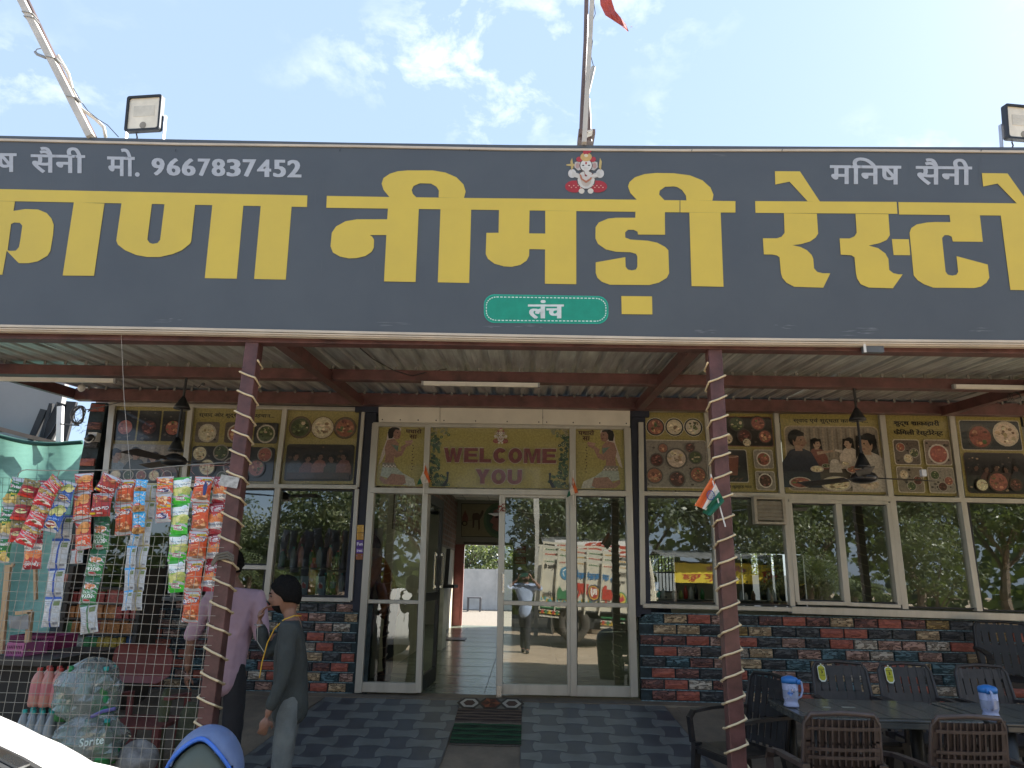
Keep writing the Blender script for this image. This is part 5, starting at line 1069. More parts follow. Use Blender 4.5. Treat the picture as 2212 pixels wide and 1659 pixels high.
# tables
TB = mat('dark grey moulded table', (.075, .078, .073), .22, 0, .25, 5, .05, 40, stretch=(.4, 4, 1)); TLG = mat('dark table leg', (.02, .021, .022), .45)
def table(label, x0, y0, x1, y1, z=.74):
    t = thing('plastic_table', label, 'table', ((x0+x1)/2, (y0+y1)/2, 0)); r = .07; out = []
    for cx, cy, a in ((x1-r, y1-r, 0), (x0+r, y1-r, pi/2), (x0+r, y0+r, pi), (x1-r, y0+r, 3*pi/2)):
        for i in range(3): th = a+pi/2*i/2; out.append((cx+r*cos(th), cy+r*sin(th)))
    q = MB(); q.prism([out], lambda a, b, s_: V((a, b, s_)), z, z-.018); q.prism([[((a-(x0+x1)/2)*.985+(x0+x1)/2, (b-(y0+y1)/2)*.98+(y0+y1)/2) for a, b in out]], lambda a, b, s_: V((a, b, s_)), z-.0185, z-.055)
    o = q.build('tabletop', TB, t); b_ = o.modifiers.new('bevel', 'BEVEL'); b_.width = .005; b_.segments = 2
    n = 6; sw_ = (x1-x0-.12)/n
    for i in range(n): q = MB(); q.box((x0+.06+i*sw_+.003, y0+.05, z+.0005), (x0+.06+(i+1)*sw_-.003, y1-.05, z+.003)); q.build('panel', TB, t)
    for cx in (x0+.13, x1-.13):
        for cy in (y0+.11, y1-.11): q = MB(); q.lathe([(.048, 0), (.05, .03), (.043, .4), (.05, z-.056)], (cx, cy, 0), 12); q.build('leg', TLG, t, smooth=True)
    return t
ta = at(1648, 1508, 5.7).x+.02
table('dark moulded table with the left jug, nearest the right post', ta, 4.94, ta+1.17, 5.72, .755); table('dark moulded table with the right jug at the picture edge', ta+1.20, 4.92, ta+2.5, 5.72, .755)
# jugs
JB = mat('translucent blue jug', (.55, .62, .90), .28, 0, .05, trans=.35); JL = mat('bright blue lid', (.04, .22, .62), .35)
def jug(label, u, v, Y, s, hang, z=.760):
    p = at(u, v, Y); c = V((p.x, Y, z)); t = thing('water_jug', label, 'jug', c, 'blue lidded jugs')
    q = MB(); q.lathe([(.056*s, 0), (.056*s, .012*s), (.050*s, .03*s), (.048*s, .042*s), (.056*s, .058*s), (.060*s, .17*s), (.057*s, .172*s), (.049*s, .07*s), (.03*s, .05*s)], c, 20); q.build('body', JB, t, smooth=True)
    q = MB(); q.lathe([(.062*s, .168*s), (.063*s, .196*s), (.056*s, .208*s), (.02*s, .22*s), (.001, .221*s)], c, 20); q.box((c.x-.012+(.05 if hang > 0 else -.03)*s, c.y-.06*s, c.z+.165*s), (c.x+.012+(.05 if hang > 0 else -.03)*s, c.y-.05*s, c.z+.20*s)); q.build('lid', JL, t, smooth=True)
    d = V((hang, -.25, 0)).normalized() if hang else V((-.3, -1, 0)).normalized(); q = MB(); q.tube([c+d*.05*s+V((0, 0, .185*s)), c+d*.085*s+V((0, 0, .18*s)), c+d*.09*s+V((0, 0, .12*s)), c+d*.075*s+V((0, 0, .075*s)), c+d*.05*s+V((0, 0, .06*s))], .0085*s, 8); q.build('handle', JB, t, smooth=True)
    q = MB(); q.lathe([(.0575*s, .065*s), (.0585*s, .12*s)], c, 20); q.build('water', mat('water in jug', (.5, .56, .75), .1, trans=.3), t)
    if hang: 
        ik = Ink(lambda a, b, l: c+V((a*s, -sqrt(max(0, .0605**2-a*a))*s-.0005*l-.001, b*s)))
        for a, b, r, cc in ((-.03, .10, .011, '#4878c8'), (-.02, .088, .009, '#88a8e0'), (-.010, .10, .008, '#3c6cc0'), (-.024, .115, .008, '#98b4e8'), (-.006, .125, .007, '#e0c8d0'), (.004, .11, .005, '#203060'), (-.012, .127, .003, '#202850')): ik.disc(a, b, r, cc, n=8)
        ik.build('printed_flowers', INKM, t)
    return t
jug('blue lidded water jug with printed flowers on the left table', 1709, 1516, 5.33, .90, 1); jug('blue lidded water jug on the right table in front of the slotted chair', 2140, 1540, 5.08, .92, 0)
for i, (u, v, w_, d_, lab) in enumerate(((1815, 1519, .05, .03, 'small pale sticker on the left table top'), (1868, 1525, .09, .03, 'pale worn stain print on the left table between the chairs'))):
    p = at(u, v, 5.1); q = MB(); q.box((p.x-w_/2, 5.32+i*.02, .7585), (p.x+w_/2, 5.35+i*.02, .7595)); q.build('table_sticker', mat('pale sticker', (.32, .33, .28), .6), label=lab, cat='sticker')
# ================================================================ BINS
def dome_bin(label, c, s, lid_m, body_m, face, mh=.86, name='swing_bin', group=None):
    t = thing(name, label, 'bin', c, group); q = MB()
    q.lathe([(.17*s, 0), (.175*s, .02*s), (.215*s, .58*s), (.225*s, .60*s), (.228*s, .62*s), (.21*s, .625*s)], c, 28); q.build('body', body_m, t, smooth=True)
    # domed hood with an arched mouth facing the viewer
    vs = []; fs = []; n, k = 32, 10
    for i in range(k+1):
        ph = pi/2*i/k
        for j in range(n): a = 2*pi*j/n; vs.append((c[0]+.222*s*cos(ph)*cos(a), c[1]+.222*s*cos(ph)*sin(a), c[2]+.622*s+.225*s*sin(ph)))
    keep = []
    for i in range(k):
        for j in range(n):
            a = 2*pi*(j+.5)/n; da = abs((a-face+pi) % (2*pi)-pi); ph = (i+.5)/k
            if da < 1.15 and ph < mh*cos(da*1.25): continue
            keep.append((i*n+j, i*n+(j+1) % n, (i+1)*n+(j+1) % n, (i+1)*n+j))
    q = MB(); q.add(vs, keep); o = q.build('hood', lid_m, t, smooth=True); sm = o.modifiers.new('thickness', 'SOLIDIFY'); sm.thickness = .008*s
    q = MB(); vs = []
    for i in range(7):
        for j in range(11): da = -1.1+2.2*j/10; ph = pi/2*(i/6)*mh*max(0.02, cos(da*1.25)); a = face+da; r = .205*s*(1-.35*(i/6)*1.0); vs.append((c[0]+.20*s*cos(ph)*cos(a), c[1]+.20*s*cos(ph)*sin(a), c[2]+.622*s+.20*s*sin(ph)))
    q.add(vs, [(i*11+j, i*11+j+1, (i+1)*11+j+1, (i+1)*11+j) for i in range(6) for j in range(10)]); q.build('swing_flap', body_m, t, smooth=True)
    q = MB(); pts = []
    for j in range(17): da = -1.22+2.44*j/16; ph = pi/2*mh*max(0, cos(min(pi/2, abs(da)*1.28))); a = face+da; pts.append((c[0]+.226*s*cos(ph)*cos(a), c[1]+.226*s*cos(ph)*sin(a), c[2]+.622*s+.228*s*sin(ph)))
    q.tube(pts, .011*s, 6); q.build('mouth_rim', mat('bright blue rim', (.045, .16, .62), .4) if lid_m is not BLACKP else BLACKP, t, smooth=True)
    return t
LB = mat('faded blue bin hood', (.13, .185, .34), .45, 0, .12, 6); GB_ = mat('dark green grey bin body', (.075, .095, .078), .5, 0, .1, 5)
b_in = dome_bin('green grey swing bin with a blue domed hood by the left post', V((at(452, 1600, 3.7).x, 3.7, 0)), .80, LB, GB_, -pi/2+.03, .60); b_in.scale = (1, 1, 1.28)
dome_bin('black swing bin near the right post, seen mirrored in the door glass', V((1.42, 3.25, 0)), .92, BLACKP, BLACKP, -pi/2+.6)
# ================================================================ WHITE CAR
CW = mat('white car paint', (.78, .77, .74), .25, 0, .02, 2, coat=.8); CG = mat('dusty roof glass', (.22, .205, .17), .35, 0, .1, 3, spec=.8); RUB = mat('black window rubber', (.02, .02, .02), .6); CHR = mat('chrome strip', (.7, .7, .68), .15, 1, .04); HDL = mat('dusty car interior', (.16, .15, .12), .7)
car = thing('parked_car', 'white parked car at the lower left corner, roof pillar sunlit', 'car', (-2.6, 1.3, 0))
Y0c, Y1c = 0.42, 1.72   # near and far side
cu = lambda u, v: (lambda p: (p.x, p.z))(at(u, v, Y1c))
prof = [(cu(430, 1720)), cu(370, 1690), cu(294, 1663), cu(240, 1649), cu(206, 1642), cu(182, 1627), cu(139, 1603), cu(94, 1584), cu(53, 1563), cu(0, 1540), cu(-60, 1519), cu(-200, 1490)]
xr = prof[-1][0]; zr_ = prof[-1][1]; xh, zh = prof[0]
prof = [(xh+.32, .42), (xh+.30, zh-.30), (xh+.22, zh-.10)]+prof+[(xr-.9, zr_), (xr-1.5, zr_-.08), (xr-1.9, zh), (xr-2.0, .8), (xr-2.0, .45), (xr-1.8, .30), (xh+.2, .30)]
q = MB(); cxm = xh-1.4; NY_ = 15; secs = []
def cz(b, f): return b-(.05*(1-f)**2+.03*max(0, f-.9)/.1*0 if b > .9 else 0)
for j in range(NY_):
    f = (1-cos(pi*j/(NY_-1)))/2; y = Y0c+(Y1c-Y0c)*f; e = min(1, min(f, 1-f)/.02) if False else 1; secs.append([(a, y, cz(b, f)) for a, b in prof])
n = len(prof); vs = [p for s_ in secs for p in s_]; fs = [(j*n+i, j*n+(i+1) % n, (j+1)*n+(i+1) % n, (j+1)*n+i) for j in range(NY_-1) for i in range(n)]; fs += [tuple(range(n)), tuple((NY_-1)*n+i for i in range(n-1, -1, -1))]
q.add(vs, fs); o = q.build('body', CW, car, smooth=True); bb = o.modifiers.new('bevel', 'BEVEL'); bb.width = .015; bb.segments = 3; bb.limit_method = 'ANGLE'; bb.angle_limit = radians(40)
PC = [p for p in prof if p[1] > .95]; PC.sort()
def ztop(x):
    for (a, b), (c, d) in zip(PC[:-1], PC[1:]):
        if a <= x <= c: return b+(d-b)*(x-a)/(c-a+1e-9)
    return PC[0][1] if x < PC[0][0] else PC[-1][1]
def roofstrip(x0, x1, y0, y1, h, name, m_):
    q = MB(); N_ = 24; vs = []
    for i in range(N_+1):
        x = x0+(x1-x0)*i/N_
        for y in (y0, y1): f = (y-Y0c)/(Y1c-Y0c); z = cz(ztop(x), f); vs += [(x, y, z+h), (x, y, z-.01)]
    fs = []
    for i in range(N_): a = i*4; b = a+4; fs += [(a, b, b+2, a+2), (a+1, a+3, b+3, b+1), (a, a+1, b+1, b), (a+2, b+2, b+3, a+3)]
    fs += [(0, 2, 3, 1), (4*N_, 4*N_+1, 4*N_+3, 4*N_+2)]; q.add(vs, fs); return q.build(name, m_, car, smooth=False)
xe = cu(206, 1642)[0]; roofstrip(xr-.6, xe-.02, Y1c-.165, Y1c-.15, .010, 'rubber_seal', RUB); roofstrip(xr-.6, xe-.04, Y1c-.20, Y1c-.166, .014, 'chrome_strip', CHR); roofstrip(xr-.6, xe-.05, Y1c-.216, Y1c-.201, .008, 'rubber_seal', RUB)
roofstrip(xr-.55, xe-.09, .9, Y1c-.217, .006, 'roof_glass', CG); roofstrip(xr-.55, xe-.1, Y1c-.30, Y1c-.285, .012, 'inner_trim', mat('grey trim', (.30, .28, .23), .4))
for x in (xh-.25, xr-1.2):
    for y in (Y0c+.02, Y1c-.24):
        w_ = MB(); pr = [(.05, 0), (.19, .0), (.2, .02), (.31, .02), (.325, .06), (.325, .15), (.31, .19), (.2, .19), (.05, .19)]
        me0 = MB(); me0.lathe(pr, (0, 0, 0), 24); vs_ = [(x+a, y+c, .325+b) for a, b, c in me0.v]; w_.add(vs_, me0.f); wo = w_.build('wheel', RUB, car, smooth=True)
        h_ = MB(); h_.lathe([(.001, -.005), (.19, -.004), (.2, .015)], (0, 0, 0), 20); w2 = MB(); w2.add([(x+a, y+c, .325+b) for a, b, c in h_.v], h_.f); w2.build('rim', CHR, wo)
# ================================================================ WIRE FENCE AND SNACK PACKETS
YN = 4.82
fn = thing('wire_fence', 'welded wire mesh fence tied to the left awning post', 'fence', (-3.1, YN, .2))
zt_f = at(150, 1156, YN).z; xw = PXL-.06; pitch = .0622
XW0 = xw-pitch*44
hw = MB(); hw.tube([(XW0, 0, 0), ((XW0+xw)/2, .004, 0), (xw+.05, 0, 0)], .0017, 4); hme = hw.me('horizontal_wire'); hme.materials.append(WIRE)
vw = MB(); vw.tube([(0, 0, .15), (0, .003, 1), (0, 0, zt_f)], .0017, 4); vme = vw.me('vertical_wire'); vme.materials.append(WIRE)
for i in range(28):
    z = zt_f-i*pitch
    if z < .16: break
    o = bpy.data.objects.new('horizontal_wire', hme); COL.objects.link(o); o.parent = fn; o.location = V((0, YN, z+random.uniform(-.003, .003)))-fn.location; o.rotation_euler = (0, random.uniform(-.0015, .0015), 0)
for i in range(45):
    o = bpy.data.objects.new('vertical_wire', vme); COL.objects.link(o); o.parent = fn; o.location = V((xw-i*pitch+random.uniform(-.002, .002), YN+.0035, 0))-fn.location
# dark green netting above the fence at the left
gn = thing('green_netting', 'dark green wire netting above the left end of the fence', 'netting', (-3.6, YN, zt_f)); q = MB(); DG = mat('dark green coated wire', (.02, .05, .04), .5)
nt_top = lambda u: 1032+max(0, u-20)*.035*(1 if u < 290 else 1.2)
for i in range(26):
    u = -40+i*13.5; a = P(u+6, nt_top(u), YN+.01); b = P(u, 1156, YN+.01); q.tube([a, b], .0014, 3)
for j in range(8):
    pts = [P(u, nt_top(u)+(1156-nt_top(u))*j/8, YN+.01) for u in range(-40, 310, 50)]; q.tube(pts, .0014, 3)
q.build('mesh', DG, gn, kind='stuff')
# hanging wire, hooks, cord
hwz = thing('hanging_wire', 'bent wire strung to the left post for hanging snack packets', 'wire', P(640, 860, YN)); q = MB()
YH = 4.93
def U(x, y, Y=None): return at(*K(KU, x, y), Y or YH)
q.tube([U(155, 905), U(165, 870), U(195, 845), U(240, 838), U(400, 845), U(650, 845), U(900, 842), U(1260, 838), U(1500, 810), U(1800, 788), U(2045, 772)], .0035, 5); q.build('wire', WIRE, hwz, smooth=True)
q = MB(); q.tube([U(2045, 772), U(1980, 800), U(1850, 800), U(1700, 805), U(1690, 850), U(1720, 880)], .002, 4); q.tube([U(1840, 790), U(1835, 900)], .002, 4); q.tube([U(525, 848), U(505, 915)], .002, 4)
ring = [U(1400+52*cos(a), 878+50*sin(a)) for a in [2*pi*i/16 for i in range(17)]]; q.tube(ring, .0022, 4)
q.tube([U(1800, 800), U(1840, 785), U(1880, 800), U(1895, 815), U(1860, 790)], .002, 4); q.build('cord', mat('pinkish cord', (.35, .17, .15), .8), hwz)
q = MB(); q.tube([at(262, 722, YS+.06), at(268, 860, 4.9), at(283, 1036, 4.9)], .0018, 4); q.build('hanging_string', mat('grey string', (.45, .42, .38), .9), label='thin grey string hanging from the sign to the packets', cat='string') if False else tag(q.build('hanging_string', mat('grey string', (.45, .42, .38), .9)), 'thin grey string hanging from the sign to the packets', 'string')
# ---- packet prototypes
def packmesh(draw, w_=1.0, h_=1.0, bulge=.16, seed=0, crumple=.03):
    """pillow packet of unit height*aspect; local x right, y up in 0..1"""
    R_ = random.Random(seed); ph = [R_.uniform(0, 6) for _ in range(6)]
    def B(x, y): 
        e = max(0, min(1, min(y-.06, .94-y)/.28)); s = sin(pi*max(0, min(1, x)))**.6*(e*(2-e))**.6
        return bulge*s+crumple*sin(9*x+ph[0]+3*sin(7*y+ph[1]))*sin(8*y+ph[2])*min(1, s*2)
    def pinch(x, y): return (x-.5)*(1-.10*sin(pi*max(0, min(1, y)))**1)+.5
    def M(x, y, l): return V(((pinch(x, y)-.5)*w_, -(B(x, y)+.004*l+.001)*w_, -y*h_))
    nx, ny = 8, 12; q = MB(); vs = []
    for j in range(ny+1):
        for i in range(nx+1): vs.append(M(i/nx, j/ny, 0))
    k = len(vs)
    for j in range(ny+1):
        for i in range(nx+1): p = M(i/nx, j/ny, 0); vs.append(V((p.x, -p.y*.8, p.z)))
    return M
NXg, NYg = 7, 11
def packet_meshes(name, draw, seed=0, w_=.132, h_=.19):
    ik = Ink(packmesh(None, w_, h_, seed=seed)); draw(ik); f = ik.me('packet_print', INKP)
    M = ik.M; q = MB(); vs = []; fs = []
    for s_ in (1, -1):
        for j in range(NYg+1):
            for i in range(NXg+1): p = M(i/NXg, j/NYg, -.6); vs.append(V((p.x, p.y*s_ if s_ > 0 else -p.y*.8, p.z)))
    n = (NXg+1)*(NYg+1)
    for b in (0, n): fs += [(b+j*(NXg+1)+i, b+j*(NXg+1)+i+1, b+(j+1)*(NXg+1)+i+1, b+(j+1)*(NXg+1)+i) for j in range(NYg) for i in range(NXg)]
    q.add(vs, fs); return f, q.me('packet')
def bgd(ik, bands):   # bands: (y0,y1,colour)
    for a, b, c in bands: ik.grid(0, a, 1, b, c, 7, max(1, int((b-a)*11)), up=0)
    ik.l = 1
def chips(ik, x0, y0, x1, y1, cols, n, r, seed=1):
    R_ = random.Random(seed)
    for i in range(n): ik.disc(R_.uniform(x0, x1), R_.uniform(y0, y1), r*R_.uniform(.7, 1.2), cols[i % len(cols)], r*R_.uniform(.35, .7), n=8, up=.12)
    ik.l += .5
def T(ik, t, x0, y0, x1, y1, c, bold=.04, rot=False, dy=0, shear=0): ik.text(t, x0, y0, x1, y1, c, bold, shear, dy=dy, rot=rot)
def flip(d):
    def f(ik):
        M0 = ik.M; ik.M = lambda x, y, l: M0(1-x, 1-y, l); d(ik); ik.M = M0
    return f
OR, RD, GR = '#d0552c', '#b0282c', '#3fb52c'
def d_charchare(ik):
    bgd(ik, [(0, .07, '#c84c30'), (.07, .93, OR), (.93, 1, '#b84428')]); ik.disc(.55, .75, .42, '#b85c34', .16); chips(ik, .25, .62, .9, .82, ['#d8925c', '#c07040', '#a85430', '#e0a878'], 26, .09); ik.disc(.62, .86, .3, '#8c5c3c', .05)
    ik.poly([(.08, .10), (.38, .10), (.40, .18), (.10, .19)], '#b8283c'); T(ik, 'Priniti', .11, .115, .37, .175, '#f0e8e0'); ik.poly([(.44, .10), (.92, .09), (.93, .155), (.45, .165)], '#e8c820'); T(ik, '20% EXTRA', .47, .105, .9, .15, '#20180c')
    ik.poly([(.02, .30), (.85, .19), (.93, .24), (.90, .33), (.30, .42), (.05, .42)], '#3c4c94'); T(ik, 'CharChare', .04, .27, .90, .40, '#f4f0ec', .05, dy=-.08, shear=.25)
    T(ik, 'masala', .2, .45, .6, .49, '#f0c8a0', dy=-.03)
def d_charmaroon(ik):
    bgd(ik, [(0, .93, '#a83430'), (.93, 1, '#8c2c30')]); chips(ik, .2, .62, .9, .85, ['#d8925c', '#c07040', '#8c4430'], 18, .09)
    ik.poly([(.06, .32), (.90, .20), (.94, .30), (.3, .44), (.06, .44)], '#343c80'); T(ik, 'CharChare', .06, .28, .92, .42, '#f4f0ec', .05, dy=-.08, shear=.25); ik.poly([(.3, .08), (.66, .07), (.66, .17), (.3, .18)], '#c03040'); T(ik, 'Priniti', .33, .09, .63, .16, '#f0e8e0'); ik.poly([(.68, .08), (.98, .08), (.98, .15), (.68, .15)], '#e8c820')
def d_potred(ik):
    bgd(ik, [(0, .10, '#8c2c34'), (.10, .40, '#b83a38'), (.40, .62, '#d8683c'), (.62, .80, '#ece6e0'), (.80, 1, '#a02c38')]); chips(ik, .1, .42, .9, .60, ['#e8a060', '#e08850', '#d87848'], 12, .15)
    ik.poly([(.14, .10), (.86, .08), (.80, .26), (.22, .28)], '#f0e6e6'); ik.poly([(.18, .12), (.82, .10), (.77, .245), (.25, .26)], '#a02440'); T(ik, 'Priniti', .24, .12, .77, .24, '#f4eeee', .05); T(ik, 'Potato Chips', .05, .66, .95, .755, '#50546c', .02); ik.grid(.05, .81, .95, .83, '#f0e6e0', 4, 1)
def d_potgreen(ik):
    bgd(ik, [(0, .10, '#3fb83c'), (.10, .34, '#48c030'), (.34, .62, '#8cb850'), (.62, .90, '#e8eeea'), (.90, 1, '#40a03c')]); chips(ik, .08, .40, .92, .60, ['#c8c870', '#d8d48c', '#a8b058'], 10, .17)
    ik.poly([(.2, .12), (.74, .16), (.70, .32), (.24, .30)], '#f0e6e6'); ik.poly([(.23, .14), (.71, .175), (.67, .30), (.27, .285)], '#98203c'); T(ik, 'Priniti', .27, .17, .67, .28, '#f4eeee', .05); T(ik, 'Potato Chips', .15, .68, .88, .76, '#6c94a4', .02); ik.disc(.22, .87, .16, '#d8e0e4', .08)
def d_kurkure(ik):
    bgd(ik, [(0, .06, '#c84828'), (.06, .5, '#d44c2c'), (.5, .60, '#e0b428'), (.60, .95, '#cc4828'), (.95, 1, '#b84024')]); ik.disc(.5, .22, .36, '#343c74', .11); T(ik, 'Kurkure', .12, .14, .88, .30, '#e8e4f0', .05); T(ik, '50% EXTRA', .18, .515, .82, .585, '#7c3010', .03); chips(ik, .25, .65, .8, .9, ['#e8b880', '#d89c58', '#f0cca0', '#b86838'], 22, .09); T(ik, 'MASALA MUNCH', .2, .36, .8, .40, '#f0d0a8')
def d_tomato(ik):
    bgd(ik, [(0, .07, '#b83c30'), (.07, .45, '#d8502c'), (.45, .93, '#c03c38'), (.93, 1, '#a83430')]); ik.poly([(.2, .10), (.88, .18), (.82, .34), (.14, .28)], '#e0a030'); ik.poly([(.24, .13), (.84, .20), (.79, .31), (.19, .26)], '#9c1c24'); T(ik, 'Diamond', .26, .16, .77, .28, '#f0e8d0', .05); T(ik, 'Mast Tomato', .1, .38, .8, .45, '#f0c8b0', .03); chips(ik, .2, .6, .85, .85, ['#e0a060', '#d08848'], 8, .2)
def d_blue(ik):
    bgd(ik, [(0, .05, '#24407c'), (.05, .95, '#2458b0'), (.95, 1, '#24407c')]); ik.disc(.5, .24, .34, '#d8c890', .13); ik.disc(.5, .24, .30, '#8c2c28', .105); T(ik, 'Diamond', .24, .19, .76, .29, '#e8e4e0', .05); T(ik, 'Simply Salted', .12, .40, .88, .48, '#a8c4e8', .03); chips(ik, .2, .62, .85, .85, ['#c8c070', '#98a048', '#d8d490'], 8, .2)
def d_litemix(ik):
    bgd(ik, [(0, .72, '#3ca4d8'), (.72, 1, '#a87840')]); ik.poly([(.1, .12), (.9, .10), (.84, .28), (.64, .36), (.4, .36), (.16, .28)], '#f0f0ee'); ik.disc(.5, .25, .12, '#a89468', .04); T(ik, 'Lite Mix', .2, .45, .8, .54, '#d8ecf4', .03); ik.disc(.45, .66, .3, '#c03c30', .06); T(ik, 'BELA', .27, .63, .62, .69, '#f4ece4', .03); chips(ik, .1, .74, .95, .95, ['#b88444', '#8c5c30', '#d0a468'], 16, .1)
def d_bhujia(ik):
    bgd(ik, [(0, .08, '#c8343c'), (.08, .34, '#a08438'), (.34, 1, '#c8343c')]); chips(ik, .05, .10, .95, .32, ['#b8984c', '#8c7030', '#c8ac64'], 34, .07); ik.disc(.5, .37, .26, '#a02830', .05); T(ik, 'BELA', .33, .345, .67, .395, '#f4e8e0', .03); T(ik, 'bhujia', .3, .48, .7, .56, '#f0b8b0', .02); ik.poly([(.06, .88), (.2, .74), (.4, .70), (.5, .66), (.62, .70), (.82, .74), (.96, .88)], '#ece8e0'); ik.disc(.52, .79, .14, '#6c5438', .05); ik.grid(.04, .89, .97, .93, '#d84c48', 5, 1)
def d_redgold(ik):
    bgd(ik, [(0, .36, '#8c7c4c'), (.36, 1, '#b02834')]); chips(ik, .05, .05, .95, .32, ['#a0905c', '#7c6c3c'], 30, .08, 3); ik.disc(.5, .5, .44, '#a0242c', .16); ik.disc(.5, .62, .34, '#e0d8a0', .10); ik.disc(.5, .62, .22, '#5c3c28', .04); T(ik, 'Ratlami', .26, .595, .74, .65, '#e0d8a0', .03); ik.grid(.02, .88, .98, .98, '#d84030', 5, 1)
def d_spicy(ik):
    bgd(ik, [(0, .06, '#1f6c34'), (.06, .95, '#22743c'), (.95, 1, '#1f6c34')]); ik.poly([(0, .1), (.4, .14), (.05, .24)], '#d8b430'); ik.poly([(.1, .26), (.96, .24), (.9, .40), (.14, .42)], '#f0e6e6'); ik.poly([(.13, .275), (.93, .26), (.87, .385), (.17, .40)], '#a8286c'); T(ik, 'Priniti', .2, .28, .86, .38, '#f4eeee', .05); T(ik, 'SPICY', .1, .46, .6, .53, '#e8f0e0', .05); T(ik, 'MASTI', .3, .56, .8, .63, '#e8d840', .05); chips(ik, .1, .68, .9, .90, ['#d8bc6c', '#e8d08c', '#c0a050'], 14, .17)
def d_soya(ik):
    bgd(ik, [(0, .08, '#2c6c44'), (.08, .62, '#2c7c44'), (.62, 1, '#256040')]); T(ik, 'SOYA', .16, .20, .84, .34, '#e8f0e8', .07); T(ik, 'STICKS', .2, .36, .82, .46, '#d0e4d4', .05); ik.disc(.5, .62, .40, '#ece8e4', .10); chips(ik, .25, .56, .75, .68, ['#d88c60', '#b86c44', '#e0a480'], 22, .09); ik.disc(.5, .12, .2, '#b03430', .035)
def d_back(edge, mid):
    def f(ik):
        bgd(ik, [(0, .09, edge), (.09, .95, '#b8bcc0'), (.95, 1, edge)]); 
        for i in range(13): ik.grid(.06, .16+i*.058, .44-.1*((i*7) % 3)/3, .16+i*.058+.012, '#8c9298', 2, 1, up=.02); ik.grid(.62, .36+i*.043, .93, .36+i*.043+.01, '#989ea2', 2, 1, up=.02)
        ik.l += .5; ik.grid(.46, .0, .56, 1, mid, 1, 10); ik.grid(.62, .14, .92, .30, '#6c7c50', 3, 2); ik.grid(.68, .84, .92, .92, '#70747c', 2, 1)
    return f
DES = {'cc': (d_charchare, 'orange packet printed CharChare'), 'cm': (flip(d_charmaroon), 'maroon packet printed CharChare hung upside down'), 'pr': (d_potred, 'red potato chips packet'), 'prf': (flip(d_potred), 'red potato chips packet hung upside down'),
       'pg': (d_potgreen_f := flip(d_potgreen), 'bright green potato chips packet hung upside down'), 'kk': (flip(d_kurkure), 'orange red packet printed Kurkure hung upside down'), 'mt': (flip(d_tomato), 'red tomato chips packet hung upside down'),
       'bl': (flip(d_blue), 'blue salted chips packet hung upside down'), 'lm': (d_litemix, 'sky blue snack mix packet'), 'bh': (d_bhujia, 'red and gold bhujia packet'), 'rg': (d_redgold, 'gold and red packet'), 'sp': (d_spicy, 'dark green chips packet'),
       'so': (flip(d_soya), 'green soya sticks packet hung upside down'), 'wb': (d_back('#3858a0', '#3050a0'), 'silver packet back with a blue stripe'), 'wg': (d_back('#a89c60', '#a8a070'), 'silver packet back with a gold stripe'),
       'wl': (d_back('#4098d0', '#48a0d8'), 'silver packet back with a sky blue stripe'), 'wr': (d_back('#a83c3c', '#b06050'), 'silver packet back with a red stripe'), 'ws': (d_back('#3c7048', '#507858'), 'silver packet back with a green stripe')}
PM = {k: packet_meshes(k, d[0], i) for i, (k, d) in enumerate(DES.items())}
FOILB = mat('silver packet foil', (.60, .61, .63), .4, .1, .1, 20)
def strip_of(des, seams, w_ku, label, dY=0.0, tw=0.0):
    """chain of packets hanging between seam points (KU coordinates)"""
    Y = YH+dY; a0 = U(*seams[0], Y); t = thing('packet_strip', label, 'snack packets', a0, 'strips of snack packets')
    for i in range(len(seams)-1):
        a = U(*seams[i], Y); b = U(*seams[i+1], Y); h_ = (a-b).length*1.02; ang = atan2(-(b.x-a.x), a.z-b.z)
        w_ = w_ku/2.212/1.8517*((a-CAMP).dot(FW))/FPX
        d = des[i] if isinstance(des, list) else des; f, bk = PM[d]
        for nm, me_ in (('packet', bk), ('packet_print', f)):
            if nm == 'packet':
                if not me_.materials: me_.materials.append(FOILB)
                o = bpy.data.objects.new('packet', me_); o.parent = t; o.location = a-a0
                o.rotation_euler = (random.uniform(-.12, .12), ang, random.uniform(-.18, .18)+tw); o.scale = (w_/.132, w_/.132, h_/.19); par = o
            else: o = bpy.data.objects.new('print', me_); o.parent = par
            COL.objects.link(o)
    return t
strip_of('sp', [(190, 912), (105, 1152), (40, 1415), (-5, 1660)], 150, 'strip of dark green chips packets leftmost on the fence', -.02, .2)
strip_of('rg', [(300, 930), (235, 1080), (180, 1285), (150, 1475)], 150, 'strip of gold and red packets second from the left', -.05, .15)
strip_of(['prf', 'prf'], [(410, 935), (350, 1190), (330, 1465)], 150, 'strip of dark red chips packets behind the bhujia packets', .05)
strip_of('prf', [(300, 1455), (268, 1715)], 165, 'single red chips packet hanging low at the left')
strip_of('bh', [(520, 925), (440, 1010), (375, 1150), (300, 1335), (215, 1500)], 165, 'slanting strip of red bhujia packets with white peaks', -.09, .15)
strip_of('bl', [(620, 945), (545, 1125), (450, 1385)], 165, 'blue salted chips packets hanging upside down in a slanting pair', -.07, -.1)
strip_of('wb', [(590, 1240), (548, 1447), (505, 1707), (480, 1960), (445, 2225)], 165, 'long strip of white packet backs with blue stripes', .03)
strip_of('mt', [(745, 870), (730, 1035), (735, 1275), (735, 1540)], 165, 'strip of three red orange tomato packets beside the blue pair', -.04)
strip_of('wr', [(690, 1540), (680, 1665)], 110, 'single white packet back under the tomato packets', .04)
strip_of('cm', [(1000, 890), (915, 1045), (890, 1250)], 175, 'pair of maroon packets printed CharChare upside down', -.05, .12)
strip_of(['so', 'so', 'so', 'ws'], [(905, 1250), (880, 1545), (830, 1777), (785, 2020), (785, 2280)], 165, 'strip of green soya sticks packets with one white back at the bottom', .02)
